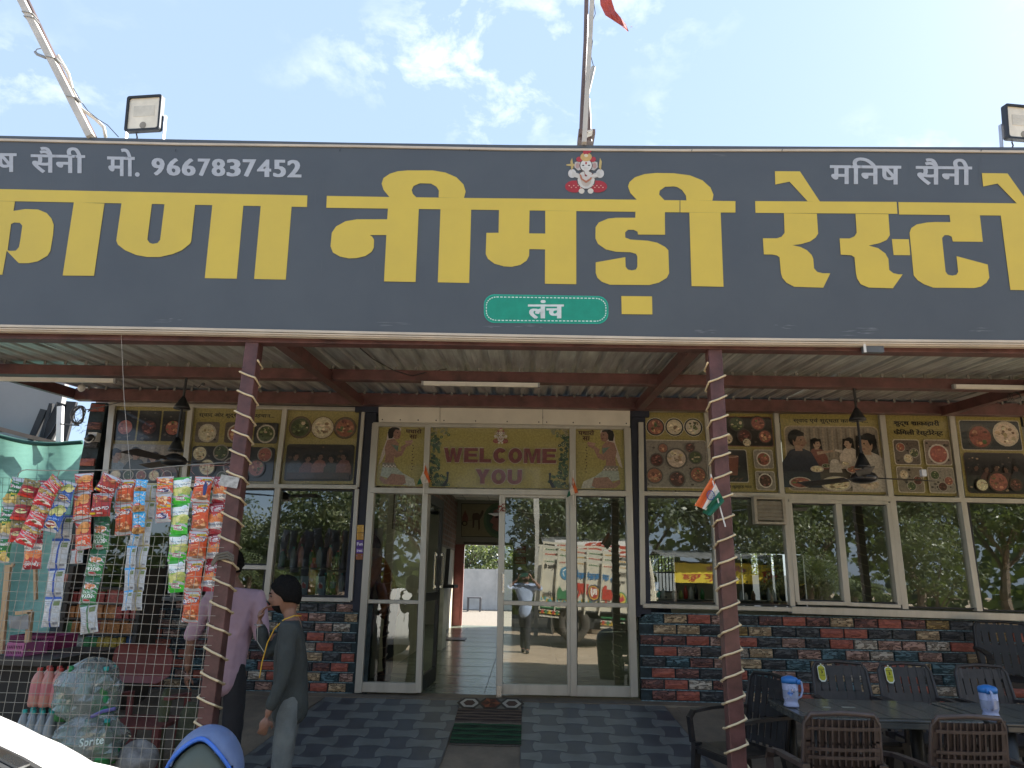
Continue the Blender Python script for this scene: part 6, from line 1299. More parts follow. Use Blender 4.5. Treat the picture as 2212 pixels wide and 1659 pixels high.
strip_of('cc', [(1120, 925), (1095, 1140), (1080, 1412)], 172, 'pair of orange CharChare packets left of the sky blue packets')
strip_of('lm', [(1260, 925), (1240, 1025), (1235, 1210), (1225, 1402)], 118, 'strip of small sky blue snack mix packets', -.04)
strip_of('wg', [(1350, 960), (1330, 1110), (1300, 1280), (1275, 1500), (1250, 1701), (1215, 1905), (1195, 2081)], 110, 'long strip of silver packet backs with gold stripes', .04)
strip_of('wl', [(1200, 1412), (1170, 1510), (1150, 1705), (1140, 1905), (1130, 2078)], 95, 'long strip of silver packet backs with sky blue stripes', .0)
strip_of('kk', [(1462, 900), (1450, 1052), (1435, 1298)], 155, 'pair of orange red packets printed Kurkure upside down', -.02)
strip_of('pg', [(1612, 905), (1600, 1141), (1585, 1407), (1562, 1641), (1550, 1920)], 170, 'strip of four bright green potato chips packets')
strip_of('cc', [(1812, 900), (1778, 1127), (1762, 1381), (1728, 1641), (1705, 1911), (1660, 2187)], 168, 'strip of five orange CharChare packets near the left post')
strip_of('pr', [(1960, 900), (1925, 1134), (1910, 1401), (1880, 1661), (1850, 1911)], 150, 'strip of four red potato chips packets touching the left post', .03)
# tape, rope knot and blue charm on the post
q = MB(); c = P(498, 1036, YF-.058)
for i in range(5): q.beam(c+V((-.07, -.004*i, .02-.012*i)), c+V((.06, -.004*i, -.012*i)), .004, .03, up=(0, 0, 1))
tag(q.build('packing_tape', mat('crinkled clear tape', (.5, .48, .45), .25, 0, .2, 30)), 'crinkled clear tape wound round the left post at the packet wire', 'tape')
q = MB()
for i in range(3): q.tube([P(505, 1212-i*5, YF-.07), P(492, 1205-i*6, YF-.085), P(470, 1208-i*5, YF-.07), P(458, 1222-i*3, YF-.06)], .009, 6)
tag(q.build('rope_knot', mat('old grey rope', (.16, .14, .11), .9)), 'old grey rope tied round the left post', 'rope', )
q = MB(); q.prism([[(0, 0), (.014, -.04), (.008, -.10), (-.008, -.10), (-.014, -.04)]], lambda x, y, t: V((x, t, y))+U(1822, 935, YH-.1), 0, .006); tag(q.build('blue_charm', mat('blue fish charm', (.03, .06, .2), .5)), 'small dark blue hanging charm in front of an orange packet', 'charm')
# ================================================================ PEOPLE
SKIN = mat('brown skin', (.24, .125, .085), .5, 0, .08, 14, .15, 120, sss=.12); HAIR = mat('black hair', (.007, .006, .0055), .75, 0, .3, 60, .8, 160, spec=.15)
def skinmesh(pts, edges, rad, sub=2, root=0):
    me = bpy.data.meshes.new('skinbase'); me.from_pydata([tuple(p) for p in pts], edges, []); o = bpy.data.objects.new('skinbase', me); COL.objects.link(o)
    sk = o.modifiers.new('skin', 'SKIN'); sk.use_smooth_shade = True; sb = o.modifiers.new('sub', 'SUBSURF'); sb.levels = sub; sb.render_levels = sub
    for i, v_ in enumerate(me.skin_vertices[0].data): 
        r = rad[i]; v_.radius = r if isinstance(r, tuple) else (r, r); v_.use_root = (i == root)
    dg = bpy.context.evaluated_depsgraph_get(); m2 = bpy.data.meshes.new_from_object(o.evaluated_get(dg)); bpy.data.objects.remove(o); bpy.data.meshes.remove(me); return m2
def joined(meshes, vox=.009, name='body'):
    b = bmesh.new()
    for m_ in meshes: b.from_mesh(m_)
    me = bpy.data.meshes.new(name); b.to_mesh(me); b.free(); o = bpy.data.objects.new(name, me); COL.objects.link(o)
    rm = o.modifiers.new('remesh', 'REMESH'); rm.mode = 'VOXEL'; rm.voxel_size = vox; rm.use_smooth_shade = True; sm = o.modifiers.new('smooth', 'SMOOTH'); sm.factor = .5; sm.iterations = 2
    dg = bpy.context.evaluated_depsgraph_get(); m2 = bpy.data.meshes.new_from_object(o.evaluated_get(dg)); bpy.data.objects.remove(o)
    for p in m2.polygons: p.use_smooth = True
    return m2
def headmesh(c, yaw, pitch=0, s=1.0, roll=0):
    """head with brow, nose, chin and ears; faces -Y before turning by yaw"""
    q = MB(); n, k = 36, 26; vs = [V((0, 0, -1))]; fs = []
    for i in range(1, k):
        t = -pi/2+pi*i/k
        for j in range(n): a = 2*pi*j/n; vs.append(V((cos(t)*cos(a), cos(t)*sin(a), sin(t))))
    vs.append(V((0, 0, 1)))
    for j in range(n): fs.append((0, 1+(j+1) % n, 1+j)); fs.append((len(vs)-1, 1+(k-2)*n+j, 1+(k-2)*n+(j+1) % n))
    for i in range(k-2):
        for j in range(n): fs.append((1+i*n+j, 1+i*n+(j+1) % n, 1+(i+1)*n+(j+1) % n, 1+(i+1)*n+j))
    out = []
    for p in vs:
        x, y, z = p.x*.074, p.y*.095, p.z*.118
        if p.z < 0: 
            f = -p.z; x *= 1-.32*f**1.5; y = y*(1-.18*f) - (.012*f if p.y < 0 else -.03*f); 
        if p.y < 0: y -= .006*math.exp(-((p.z+.85)/.2)**2)
        fr = max(0, -p.y)
        g_ = lambda dx, dz, wx, wz: math.exp(-((p.x-dx)/wx)**2-((p.z-dz)/wz)**2)*fr
        y -= .026*g_(0, -.22, .13, .16)+.010*g_(0, .0, .09, .22)+.006*g_(0, .14, .6, .08)+.007*g_(0, -.52, .25, .1)-.010*g_(.38, .02, .2, .1)-.010*g_(-.38, .02, .2, .1)
        out.append(V((x, y, z)))
    q.add(out, fs)
    for sx_ in (-1, 1): q.ell((sx_*.074, .008, -.008), (.012, .022, .034), 8, 6, rot=Matrix.Rotation(sx_*.35, 3, 'Z'))
    Rm = Matrix.Rotation(yaw, 3, 'Z') @ Matrix.Rotation(pitch, 3, 'X') @ Matrix.Rotation(roll, 3, 'Y'); me = q.me('head')
    for p in me.vertices: p.co = Rm @ (p.co*s)+V(c)
    X = lambda a: Rm @ (V(a)*s)+V(c)
    return me, X, Rm
def hand(wrist, dirn, palm_n, curl=.6, s=1.0, spread=.12, thumb=1):
    """palm and five unequal bent fingers; dirn = towards the fingers, palm_n = palm facing direction"""
    d = V(dirn).normalized(); nrm = (V(palm_n)-d*V(palm_n).dot(d)).normalized(); sd_ = d.cross(nrm)*thumb
    ms = []; w0 = V(wrist)
    pts = [w0, w0+d*.035*s, w0+d*.075*s]; ms.append(skinmesh(pts, [(0, 1), (1, 2)], [(.020*s, .024*s), (.019*s, .032*s), (.015*s, .036*s)], 1))
    q = MB(); 
    b = V(w0+d*.045*s); q.ell(b, (1, 1, 1), 10, 6); me_ = q.me('palm')
    for p in me_.vertices: l = p.co-b; p.co = b+d*l.x*.048*s+sd_*l.y*.040*s+nrm*l.z*.015*s
    ms.append(me_)
    for i, (off, ln) in enumerate(((.028, .070), (.010, .078), (-.009, .073), (-.027, .058))):
        p = w0+d*.075*s+sd_*off*s; f = (d+sd_*off*spread*30*.1).normalized(); ps = [w0+d*.05*s+sd_*off*.8*s, p]; ang = 0
        for seg in (.42, .32, .26): ang += curl*(.8+.1*i); dd = f*cos(ang)+nrm*sin(ang); p = p+dd*ln*seg*s; ps.append(p)
        ms.append(skinmesh(ps, [(j, j+1) for j in range(4)], [.0095*s, .0092*s, .0088*s, .008*s, .0065*s], 1))
    t0 = w0+d*.022*s+sd_*.022*s; t1 = t0+(d*.5+sd_*.75+nrm*.25).normalized()*.035*s; t2 = t1+(d*.8+sd_*.25+nrm*(.3+curl*.4)).normalized()*.03*s; t3 = t2+(d*.9+nrm*(.2+curl*.5)).normalized()*.024*s
    ms.append(skinmesh([t0, t1, t2, t3], [(0, 1), (1, 2), (2, 3)], [.013*s, .0115*s, .0105*s, .0085*s], 1)); return ms
def person(label, J, head, hands, shirt, pants, shoes, hair, beard=None, scale=1.0, shirt_hem=None, short=False, vox=.009, extra=None):
    """J: joint dictionary in world coordinates"""
    base_ = (V(J['footL'])+V(J['footR']))/2; t = thing('person', label, 'person', (base_.x, base_.y, min(J['footL'][2], J['footR'][2])))
    s = scale; names = ['pelvis', 'waist', 'chest', 'neckb', 'neck', 'shL', 'elL', 'wrL', 'shR', 'elR', 'wrR', 'hipL', 'knL', 'anL', 'hipR', 'knR', 'anR', 'toeL', 'toeR']
    J = {k: V(v_) for k, v_ in J.items()}; fwd = J['fwd'].normalized()
    for a in 'LR': J['an'+a] = J['foot'+a]+V((0, 0, .085*s)); J['toe'+a] = J['foot'+a]+J.get('toedir'+a, fwd).normalized()*.15*s+V((0, 0, .03*s))
    P_ = [J[k] for k in names]; ix = {k: i for i, k in enumerate(names)}
    E_ = [('pelvis', 'waist'), ('waist', 'chest'), ('chest', 'neckb'), ('neckb', 'neck'), ('chest', 'shL'), ('shL', 'elL'), ('elL', 'wrL'), ('chest', 'shR'), ('shR', 'elR'), ('elR', 'wrR'), ('pelvis', 'hipL'), ('hipL', 'knL'), ('knL', 'anL'), ('pelvis', 'hipR'), ('hipR', 'knR'), ('knR', 'anR'), ('anL', 'toeL'), ('anR', 'toeR')]
    rad = dict(pelvis=(.095, .085), waist=(.105, .085), chest=(.15, .10), neckb=.06, neck=.052, shL=.058, elL=.041, wrL=.026, shR=.058, elR=.041, wrR=.026, hipL=.066, knL=.055, anL=.036, hipR=.066, knR=.055, anR=.036, toeL=.03, toeR=.03)
    sc = lambda r, f=1.0, g_=0.0: tuple(x*s*f+g_ for x in r) if isinstance(r, tuple) else r*s*f+g_
    body = skinmesh(P_, [(ix[a], ix[b]) for a, b in E_], [sc(rad[k]) for k in names], 2)
    hm, X, Rm = headmesh(*head); ms = [body, hm]
    # neck link
    ms.append(skinmesh([J['neckb'], X((0, .02, -.06))], [(0, 1)], [.058*s, .052*s], 1))
    for h_ in hands: ms += hand(*h_)
    O('body', joined(ms, vox), SKIN, t)
    # shirt
    def cloth(nm, ks, es, rr, m_, vx=.010, sub=2):
        k2 = {k: i for i, k in enumerate(ks)}; raw = skinmesh([J[k] for k in ks], [(k2[a], k2[b]) for a, b in es], rr, sub); mm = joined([raw], vx, nm)
        if len(mm.vertices) < 3000: mm = raw
        for p in mm.polygons: p.use_smooth = True
        return O(nm, mm, m_, t)
    J['hem'] = J['pelvis']-V((0, 0, .24*s))
    for a in 'LR':
        J['cuff'+a] = J['elL' if a == 'L' else 'elR'].lerp(J['wr'+a], .12 if short else .88)
        J['sh2'+a] = J['chest'].lerp(J['sh'+a], .62)
    ks = ['hem', 'waist', 'chest', 'neckb', 'shL', 'elL', 'cuffL', 'shR', 'elR', 'cuffR']; es = [('hem', 'waist'), ('waist', 'chest'), ('chest', 'neckb'), ('chest', 'shL'), ('shL', 'elL'), ('elL', 'cuffL'), ('chest', 'shR'), ('shR', 'elR'), ('elR', 'cuffR')]
    cl_ = cloth('shirt', ks, es, [sc((.160, .152)), sc((.150, .140)), sc((.164, .142)), 0.076*s, .078*s, .060*s, (.052 if short else .040)*s, .078*s, .060*s, (.052 if short else .040)*s], shirt)
    tx = bpy.data.textures.new('folds', 'CLOUDS'); tx.noise_scale = .11
    dm = cl_.modifiers.new('folds', 'DISPLACE'); dm.texture = tx; dm.strength = .022; dm.mid_level = .5; dm.texture_coords = 'GLOBAL'
    J['anL2'] = J['anL']-V((0, 0, .03*s)); J['anR2'] = J['anR']-V((0, 0, .03*s)); J['pt'] = J['pelvis']+V((0, 0, .20*s))
    pt = cloth('trousers', ['pt', 'pelvis', 'hipL', 'knL', 'anL2', 'hipR', 'knR', 'anR2'], [('pt', 'pelvis'), ('pelvis', 'hipL'), ('hipL', 'knL'), ('knL', 'anL2'), ('pelvis', 'hipR'), ('hipR', 'knR'), ('knR', 'anR2')], [sc((.095, .075)), sc((.115, .100)), .086*s, .078*s, .066*s, .086*s, .078*s, .066*s], pants)
    dm = pt.modifiers.new('folds', 'DISPLACE'); dm.texture = tx; dm.strength = .02; dm.texture_coords = 'GLOBAL'
    for a in 'LR':
        q = MB(); f = J['foot'+a]; d = (J['toe'+a]-J['an'+a]); d.z = 0; d.normalize(); mm = skinmesh([f-d*.05*s+V((0, 0, .045*s)), f+d*.06*s+V((0, 0, .045*s)), f+d*.17*s+V((0, 0, .032*s))], [(0, 1), (1, 2)], [(.042*s, .045*s), (.045*s, .045*s), (.042*s, .03*s)], 2); O('shoe', mm, shoes, t, smooth=True)
    # hair cap
    q = MB(); n, k = 32, 14; vs = []; fs = []; R_ = random.Random(5)
    for i in range(k+1):
        for j in range(n):
            a = 2*pi*j/n; fr_ = max(0, -sin(a)); low = -.30-.25*max(0, sin(a))+.82*fr_**.8; th = pi/2-(pi/2-low)*i/k; bump = 1+R_.uniform(-.02, .03)
            vs.append(X((.084*cos(th)*cos(a)*bump, (.106*cos(th)*sin(a)*bump)+.004, .128*sin(th)*bump+.004)))
    fs = [(i*n+j, (i+1)*n+j, (i+1)*n+(j+1) % n, i*n+(j+1) % n) for i in range(k) for j in range(n)]; q.add(vs, fs); ho = O('hair', q.me('hair'), hair, t, smooth=True)
    so_ = ho.modifiers.new('thickness', 'SOLIDIFY'); so_.thickness = .012; ht = bpy.data.textures.new('tufts', 'CLOUDS'); ht.noise_scale = .022; dm = ho.modifiers.new('tufts', 'DISPLACE'); dm.texture = ht; dm.strength = .022; dm.mid_level = .35; dm.texture_coords = 'GLOBAL'
    for sx_ in (-1, 1):
        q = MB(); q.ell(X((sx_*.028, -.086, .004)), (.011, .008, .007), 8, 6); q.build('eye', mat('dark eye', (.05, .035, .03), .2), t); q = MB(); q.tube([X((sx_*.012, -.096, .022)), X((sx_*.03, -.095, .027)), X((sx_*.048, -.083, .02))], .004, 5); q.build('eyebrow', HAIR, t)
    if beard:
        q = MB(); vs = []; n, k = 18, 7
        for i in range(k+1):
            for j in range(n+1):
                a = -pi*.90+pi*.80*j/n; z = -.062-.056*i/k; f = -z/.118; w_ = (1-.32*f**1.5); r_ = sqrt(max(.02, 1-(f)**2.6)); vs.append(X((.0745*w_*cos(a)*r_, (.097*(1-.1*f))*sin(a)*r_-.010*f, z)))
        q.add(vs, [(i*(n+1)+j, i*(n+1)+j+1, (i+1)*(n+1)+j+1, (i+1)*(n+1)+j) for i in range(k) for j in range(n)]); bo_ = q.build('beard', HAIR, t, smooth=True); so_ = bo_.modifiers.new('thickness', 'SOLIDIFY'); so_.thickness = .003
        q = MB(); q.tube([X((-.03, -.096, -.048)), X((0, -.108, -.042)), X((.03, -.096, -.048))], .0055, 6); q.build('moustache', HAIR, t)
    return t, J, X
PINK = mat('dusty pink shirt', (.44, .30, .36), .8, 0, .07, 5, .25, 50); BLKT = mat('black trousers', (.022, .022, .026), .8, 0, .2, 5, .2, 60); SWEAT = mat('dark green grey sweater', (.038, .045, .043), .9, 0, .15, 7, .5, 160); JEAN = mat('washed grey jeans', (.15, .165, .16), .85, 0, .18, 6, .4, 150, col2=(.085, .097, .098)); SHOE = mat('dark shoes', (.03, .028, .026), .6); BLUES = mat('light blue shirt', (.35, .43, .58), .8, 0, .08, 6, .3, 50); ORAN = mat('rust orange shirt', (.36, .12, .035), .8, 0, .1, 6)
def stand(x, y, z0, h, fwd, lean=0, wid=.205, **over):
    f = V((cos(fwd), sin(fwd), 0)); l_ = V((-f.y, f.x, 0)); b = V((x, y, z0)); s = h/1.72; up = V((0, 0, 1)); L_ = f*lean
    J = dict(fwd=f, pelvis=b+up*.93*s, waist=b+up*1.10*s+L_*.3, chest=b+up*1.32*s+L_*.7, neckb=b+up*1.46*s+L_, neck=b+up*1.51*s+L_*1.05, hipL=b+up*.88*s+l_*.09*s, hipR=b+up*.88*s-l_*.09*s, knL=b+up*.48*s+l_*.10*s+f*.02, knR=b+up*.48*s-l_*.10*s+f*.02, footL=b+l_*.11*s, footR=b-l_*.11*s,
             shL=b+up*1.40*s+l_*wid*s*.9+L_*.8, shR=b+up*1.40*s-l_*wid*s*.9+L_*.8, elL=b+up*1.12*s+l_*(wid+.05)*s+L_*.5-f*.03, elR=b+up*1.12*s-l_*(wid+.05)*s+L_*.5-f*.03, wrL=b+up*.87*s+l_*(wid+.06)*s+f*.05, wrR=b+up*.87*s-l_*(wid+.06)*s+f*.05)
    J.update(over); return J, s
# man in pink behind the left post, back to the camera
px_ = at(492, 1400, 5.45).x; J, s = stand(px_, 5.45, .0, 1.72, pi/2-.15, .02)
hz = J['neck']+V((-.07, .03, .11)); J['neck'] += V((-.03, 0, 0)); J['elL'] = J['shL']+V((-.10, -.05, -.29)); J['wrL'] = J['elL']+V((-.02, .06, -.25))
J['wrR'] = J['shR']+V((.02, .25, -.34)); J['elR'] = J['shR']+V((.06, .0, -.28))
person('man in a dusty pink shirt and black trousers seen from behind at the left post', J, (hz, pi-.1, .05, 1.0), [(J['wrL'], (0, .1, -1), (.6, .6, 0), .4, 1.0, .1, 1), (J['wrR'], (.1, 1, .1), (0, 0, 1), .5, 1.0, .1, 1)], PINK, BLKT, SHOE, HAIR, short=True, scale=s)
q = MB(); c = J['chest']+V((.03, -.125, .03)); q.box((c.x-.012, c.y-.012, c.z-.05), (c.x-.002, c.y-.006, c.z+.03)); q.build('shirt_tag', mat('cream tag', (.6, .52, .4), .7), label='small cream tag on the back of the pink shirt', cat='tag')
# man in the dark sweater, in profile to the left, hand at his mouth
mx_ = at(632, 1450, 4.95).x; J, s = stand(mx_, 4.98, 0, 1.50, pi+.18, .05, wid=.185)
hz = J['neck']+V((-.055, -.01, .118)); J['elR'] = J['shR']+V((-.04, -.0, -.29)); 
# camera side is his left arm (hanging), far arm raised to the mouth
J['elL'] = J['shL']+V((.005, -.03, -.28)); J['wrL'] = J['elL']+V((-.075, -.03, -.235)); mouth = hz+V((-.12, .0, -.075)); J['wrR'] = mouth+V((-.045, .01, -.085)); J['elR'] = J['wrR']+V((.07, .03, -.23))
J['footL'] += V((.02, 0, 0)); J['footR'] += V((-.06, .0, 0))
t2, JJ, X2 = person('bearded man in a dark sweater and grey jeans, hand at his mouth', J, (hz, -pi/2+.22, .12, 1.0), [(J['wrL'], (-.15, .05, -1), (-.5, .8, 0), .5, .95, .1, 1), (J['wrR'], (.35, -.1, .9), (.9, .1, -.2), .55, .9, .1, -1)], SWEAT, JEAN, SHOE, HAIR, beard=True, scale=s)
q = MB(); nb = J['neckb']; q.tube([nb+V((.06, .02, .03)), nb+V((.04, -.065, .035)), nb+V((-.02, -.09, .01)), nb+V((-.08, -.085, -.05)), nb+V((-.125, -.06, -.14)), nb+V((-.15, -.05, -.26)), nb+V((-.16, -.04, -.36))], .0042, 6); q.build('lanyard', mat('yellow lanyard', (.65, .38, .03), .6), t2)
q = MB(); w_ = J['wrR']+V((.01, 0, -.035)); q.lathe([(.034, -.003), (.037, 0), (.034, .003)], w_, 16); q.build('bracelet', mat('steel bracelet', (.6, .6, .58), .25, .9), t2, smooth=True)
q = MB(); q.tube([w_+V((0, -.034, 0)), w_+V((.01, -.04, -.10)), nb+V((-.14, -.06, -.20))], .0016, 4); q.build('earphone_cord', mat('pale cord', (.5, .48, .42), .6), t2)
# photographer: stands just behind the camera, seen mirrored in the door glass
J, s = stand(.03, -.30, 0, 1.72, pi/2, .0)
hz = V((0.03, -.22, 1.565)); up = V((0, 0, 1))
J['neck'] = V((.03, -.25, 1.47)); J['neckb'] = V((.03, -.27, 1.42)); J['chest'] = V((.03, -.28, 1.27)); J['shL'] = V((-.16, -.28, 1.36)); J['shR'] = V((.22, -.28, 1.36))
J['elL'] = V((-.33, -.16, 1.33)); J['elR'] = V((.39, -.16, 1.33)); J['wrL'] = V((-.125, -.085, 1.53)); J['wrR'] = V((.155, -.085, 1.53)); J['footR'] = V((.10, -.12, 0)); J['knR'] = V((.09, -.2, .5)); J['footL'] = V((.01, -.42, 0)); J['knL'] = V((0, -.33, .5))
t3, JJ, X3 = person('man in a light blue shirt holding up a phone, mirrored in the glass door', J, (hz, pi, .0, .97), [(J['wrL'], (.3, .45, .85), (.9, .0, -.1), .35, .92, .1, -1), (J['wrR'], (-.3, .45, .85), (-.9, 0, -.1), .35, .92, .1, 1)], BLUES, BLKT, SHOE, HAIR, beard=True, scale=s, short=True)
ph = thing('phone', 'dark green phone held sideways by the photographer', 'phone', (0, -.035, 1.56)); q = MB(); q.box((-.09, -.034, 1.56), (.075, -.026, 1.635)); o = q.build('body', mat('dark green phone glass', (.03, .10, .075), .15, 0, .1, 4), ph); bv = o.modifiers.new('bevel', 'BEVEL'); bv.width = .0035; bv.segments = 2
q = MB(); q.lathe([(.010, 0), (.010, .004)], (0, 0, 0), 16); q2 = MB(); q2.add([(-.06+a, -.0255+c*.3, 1.615+b) for a, b, c in q.v], q.f); q2.add([(-.03+a, -.0255+c*.3, 1.615+b) for a, b, c in q.v], q.f); q2.build('lens', BLACKP, ph)
# figure indoors behind the left side light
J, s = stand(-2.1, 9.4, ZF, 1.66, pi+.3, .30); J['wrL'] = J['shL']+V((-.35, -.05, -.22)); J['elL'] = J['shL']+V((-.12, -.04, -.27)); J['wrR'] = J['shR']+V((-.36, .05, -.22)); J['elR'] = J['shR']+V((-.12, .05, -.27))
xw_ = at(858, 1250, 9.0).x
J, s = stand(xw_, 8.75, ZF, 1.62, pi+.2, .22); J['elL'] = J['shL']+V((-.10, -.06, -.26)); J['wrL'] = J['elL']+V((-.24, 0, -.02)); J['elR'] = J['shR']+V((-.10, .06, -.26)); J['wrR'] = J['elR']+V((-.24, 0, -.02))
person('stooping figure in a rust orange shirt indoors behind the left side light', J, (J['neck']+V((-.06, 0, .10)), -pi/2, .35, 1.0), [(J['wrL'], (-1, 0, -.1), (0, 0, -1), .3, 1, .1, 1), (J['wrR'], (-1, 0, -.1), (0, 0, -1), .3, 1, .1, -1)], ORAN, BLKT, SHOE, HAIR, scale=s, vox=.014)
# seated customer indoors at the first right hand window
xs_ = at(1413, 1290, 9.6).x
J, s = stand(xs_, 9.9, ZF-.42, 1.66, -pi/2, .05)
J['knL'] = J['hipL']+V((.02, -.42, 0)); J['knR'] = J['hipR']+V((-.02, -.42, 0)); J['footL'] = V((J['knL'].x, J['knL'].y, ZF)); J['footR'] = V((J['knR'].x, J['knR'].y, ZF))
person('seated customer with black hair inside behind the first right hand window', J, (J['neck']+V((0, -.02, .12)), 0, .2, 1.0), [(J['wrL'], (0, -1, 0), (0, 0, -1), .3, 1, .1, 1), (J['wrR'], (0, -1, 0), (0, 0, -1), .3, 1, .1, -1)], mat('dark shirt', (.03, .03, .04), .8), BLKT, SHOE, HAIR, scale=s, vox=.014)
stl = thing('stool', 'dark stool under the seated customer indoors', 'stool', (xs_, 9.95, ZF)); q = MB(); q.lathe([(.19, .40), (.19, .44), (.17, .45)], (xs_, 9.95, ZF), 16); q.build('seat', BLACKP, stl)
for a in range(4): q = MB(); q.beam((xs_+.15*cos(a*pi/2+.7), 9.95+.15*sin(a*pi/2+.7), ZF), (xs_+.1*cos(a*pi/2+.7), 9.95+.1*sin(a*pi/2+.7), ZF+.41), .025, .025, up=(0, 1, 0)); q.build('leg', BLACKP, stl)
# ================================================================ WORLD BEHIND THE CAMERA (seen mirrored in the glass) AND TREES
def mir(u, v, Y): p = at(u, v, 2*YW-Y); return V((p.x, Y, p.z))
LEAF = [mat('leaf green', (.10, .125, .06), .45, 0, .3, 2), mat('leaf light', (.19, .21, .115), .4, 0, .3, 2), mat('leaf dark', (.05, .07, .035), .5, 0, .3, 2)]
for m_ in LEAF:
    nt_ = m_.node_tree; b_ = nt_.nodes['Principled BSDF']; out_ = [x for x in nt_.nodes if x.type == 'OUTPUT_MATERIAL'][0]; tr_ = nt_.nodes.new('ShaderNodeBsdfTranslucent'); tr_.inputs[0].default_value = (.24, .31, .07, 1); mx_ = nt_.nodes.new('ShaderNodeMixShader'); mx_.inputs[0].default_value = .25
    nt_.links.new(b_.outputs[0], mx_.inputs[1]); nt_.links.new(tr_.outputs[0], mx_.inputs[2]); nt_.links.new(mx_.outputs[0], out_.inputs[0])
BARK = mat('grey brown bark', (.16, .12, .09), .9, 0, .25, 4, .6, 20)
def crownmesh(seed, rx, ry, rz, nclump, per, ls):
    R_ = random.Random(seed); vs = []; fs = []; ms = []
    for c in range(nclump):
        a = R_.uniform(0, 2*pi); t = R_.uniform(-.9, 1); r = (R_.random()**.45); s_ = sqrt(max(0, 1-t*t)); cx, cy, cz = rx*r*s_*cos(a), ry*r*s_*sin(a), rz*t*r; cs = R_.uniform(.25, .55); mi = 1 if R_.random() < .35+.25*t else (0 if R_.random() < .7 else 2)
        for k in range(per):
            d = V((R_.gauss(0, 1), R_.gauss(0, 1), R_.gauss(0, .7)))*cs*.55; p = V((cx, cy, cz))+d; ax = V((R_.uniform(-1, 1), R_.uniform(-1, 1), R_.uniform(-1, .3))).normalized(); sd_ = ax.orthogonal().normalized(); sd_ = Matrix.Rotation(R_.uniform(0, 6.3), 3, ax) @ sd_; l_ = ls*R_.uniform(.7, 1.4); w_ = l_*.28
            b = len(vs); vs += [p, p+ax*l_*.5+sd_*w_, p+ax*l_, p+ax*l_*.5-sd_*w_]; fs.append((b, b+1, b+2, b+3)); ms.append(mi if R_.random() < .8 else R_.randrange(3))
    me = bpy.data.meshes.new('crown'); me.from_pydata(vs, [], fs); me.polygons.foreach_set('material_index', ms)
    for q_ in LEAF: me.materials.append(q_)
    me.update(); return me
def trunkmesh(seed, h, r, rx, rz):
    R_ = random.Random(seed); q = MB(); pts = [V((0, 0, 0)), V((R_.uniform(-.1, .1), R_.uniform(-.1, .1), h*.35)), V((R_.uniform(-.2, .2), R_.uniform(-.2, .2), h*.7)), V((0, 0, h))]; q.tube(pts, [r, r*.85, r*.65, r*.4], 8)
    for i in range(8):
        a = i*2*pi/8+R_.uniform(-.3, .3); z = h*R_.uniform(.5, .95); e = V((rx*.75*cos(a), rx*.75*sin(a), h+rz*R_.uniform(-.2, .7))); s0 = V((0, 0, z)); md = s0.lerp(e, .5)+V((0, 0, .2)); q.tube([s0, md, e], [r*.4, r*.25, r*.06], 6)
    me = q.me('trunk'); me.materials.append(BARK); return me
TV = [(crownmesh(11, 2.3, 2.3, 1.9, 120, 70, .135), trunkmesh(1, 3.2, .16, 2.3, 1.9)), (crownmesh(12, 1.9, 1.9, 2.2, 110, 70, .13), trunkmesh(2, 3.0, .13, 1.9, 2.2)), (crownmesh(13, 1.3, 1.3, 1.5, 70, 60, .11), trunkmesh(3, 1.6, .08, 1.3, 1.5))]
def tree(v_, x, y, s, label, group, z0=0, hz=None):
    t = thing('tree', label, 'tree', (x, y, z0), group); h = hz or [3.4, 3.2, 1.9][v_]
    c = bpy.data.objects.new('crown', TV[v_][0]); k = bpy.data.objects.new('trunk', TV[v_][1])
    for o in (c, k): COL.objects.link(o); o.parent = t
    c.location = (0, 0, h+.6); t.scale = (s, s, s*random.uniform(.92, 1.08)); t.rotation_euler = (0, 0, random.uniform(0, 6.3)); return t
BL_ = 'trees across the road behind the camera'
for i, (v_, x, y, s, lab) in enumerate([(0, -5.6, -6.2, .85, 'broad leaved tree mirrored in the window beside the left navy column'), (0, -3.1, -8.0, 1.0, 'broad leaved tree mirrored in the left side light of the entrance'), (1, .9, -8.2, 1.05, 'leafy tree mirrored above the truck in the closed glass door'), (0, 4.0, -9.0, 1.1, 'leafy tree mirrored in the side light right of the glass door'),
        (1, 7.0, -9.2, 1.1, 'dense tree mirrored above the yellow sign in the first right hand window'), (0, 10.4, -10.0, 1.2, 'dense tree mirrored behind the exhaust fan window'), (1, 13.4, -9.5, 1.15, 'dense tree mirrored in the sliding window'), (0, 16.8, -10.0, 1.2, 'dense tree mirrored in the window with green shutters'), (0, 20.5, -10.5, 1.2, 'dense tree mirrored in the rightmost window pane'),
        (2, -8.4, -8.2, .9, 'small bushy tree mirrored behind the palm leaves at the left'), (2, -10.6, -8.8, 1.0, 'small bushy tree mirrored at the far left windows'), (2, 2.6, -6.8, .8, 'small bushy tree mirrored between the truck and the red sign'), (2, 12.2, -6.2, .9, 'young leafy tree mirrored in the right half of the sliding window'), (2, 7.9, -5.6, .85, 'young leafy tree mirrored beside the right post'), (2, -7.3, -6.6, .9, 'low bush mirrored between the palms in the narrow left window'), (2, -5.5, -6.4, .8, 'low bush mirrored at the foot of the window with bottles'), (2, -9.4, -6.8, 1.0, 'low bush mirrored behind the hanging packet strips')]): tree(v_, x, y, s, lab, BL_)
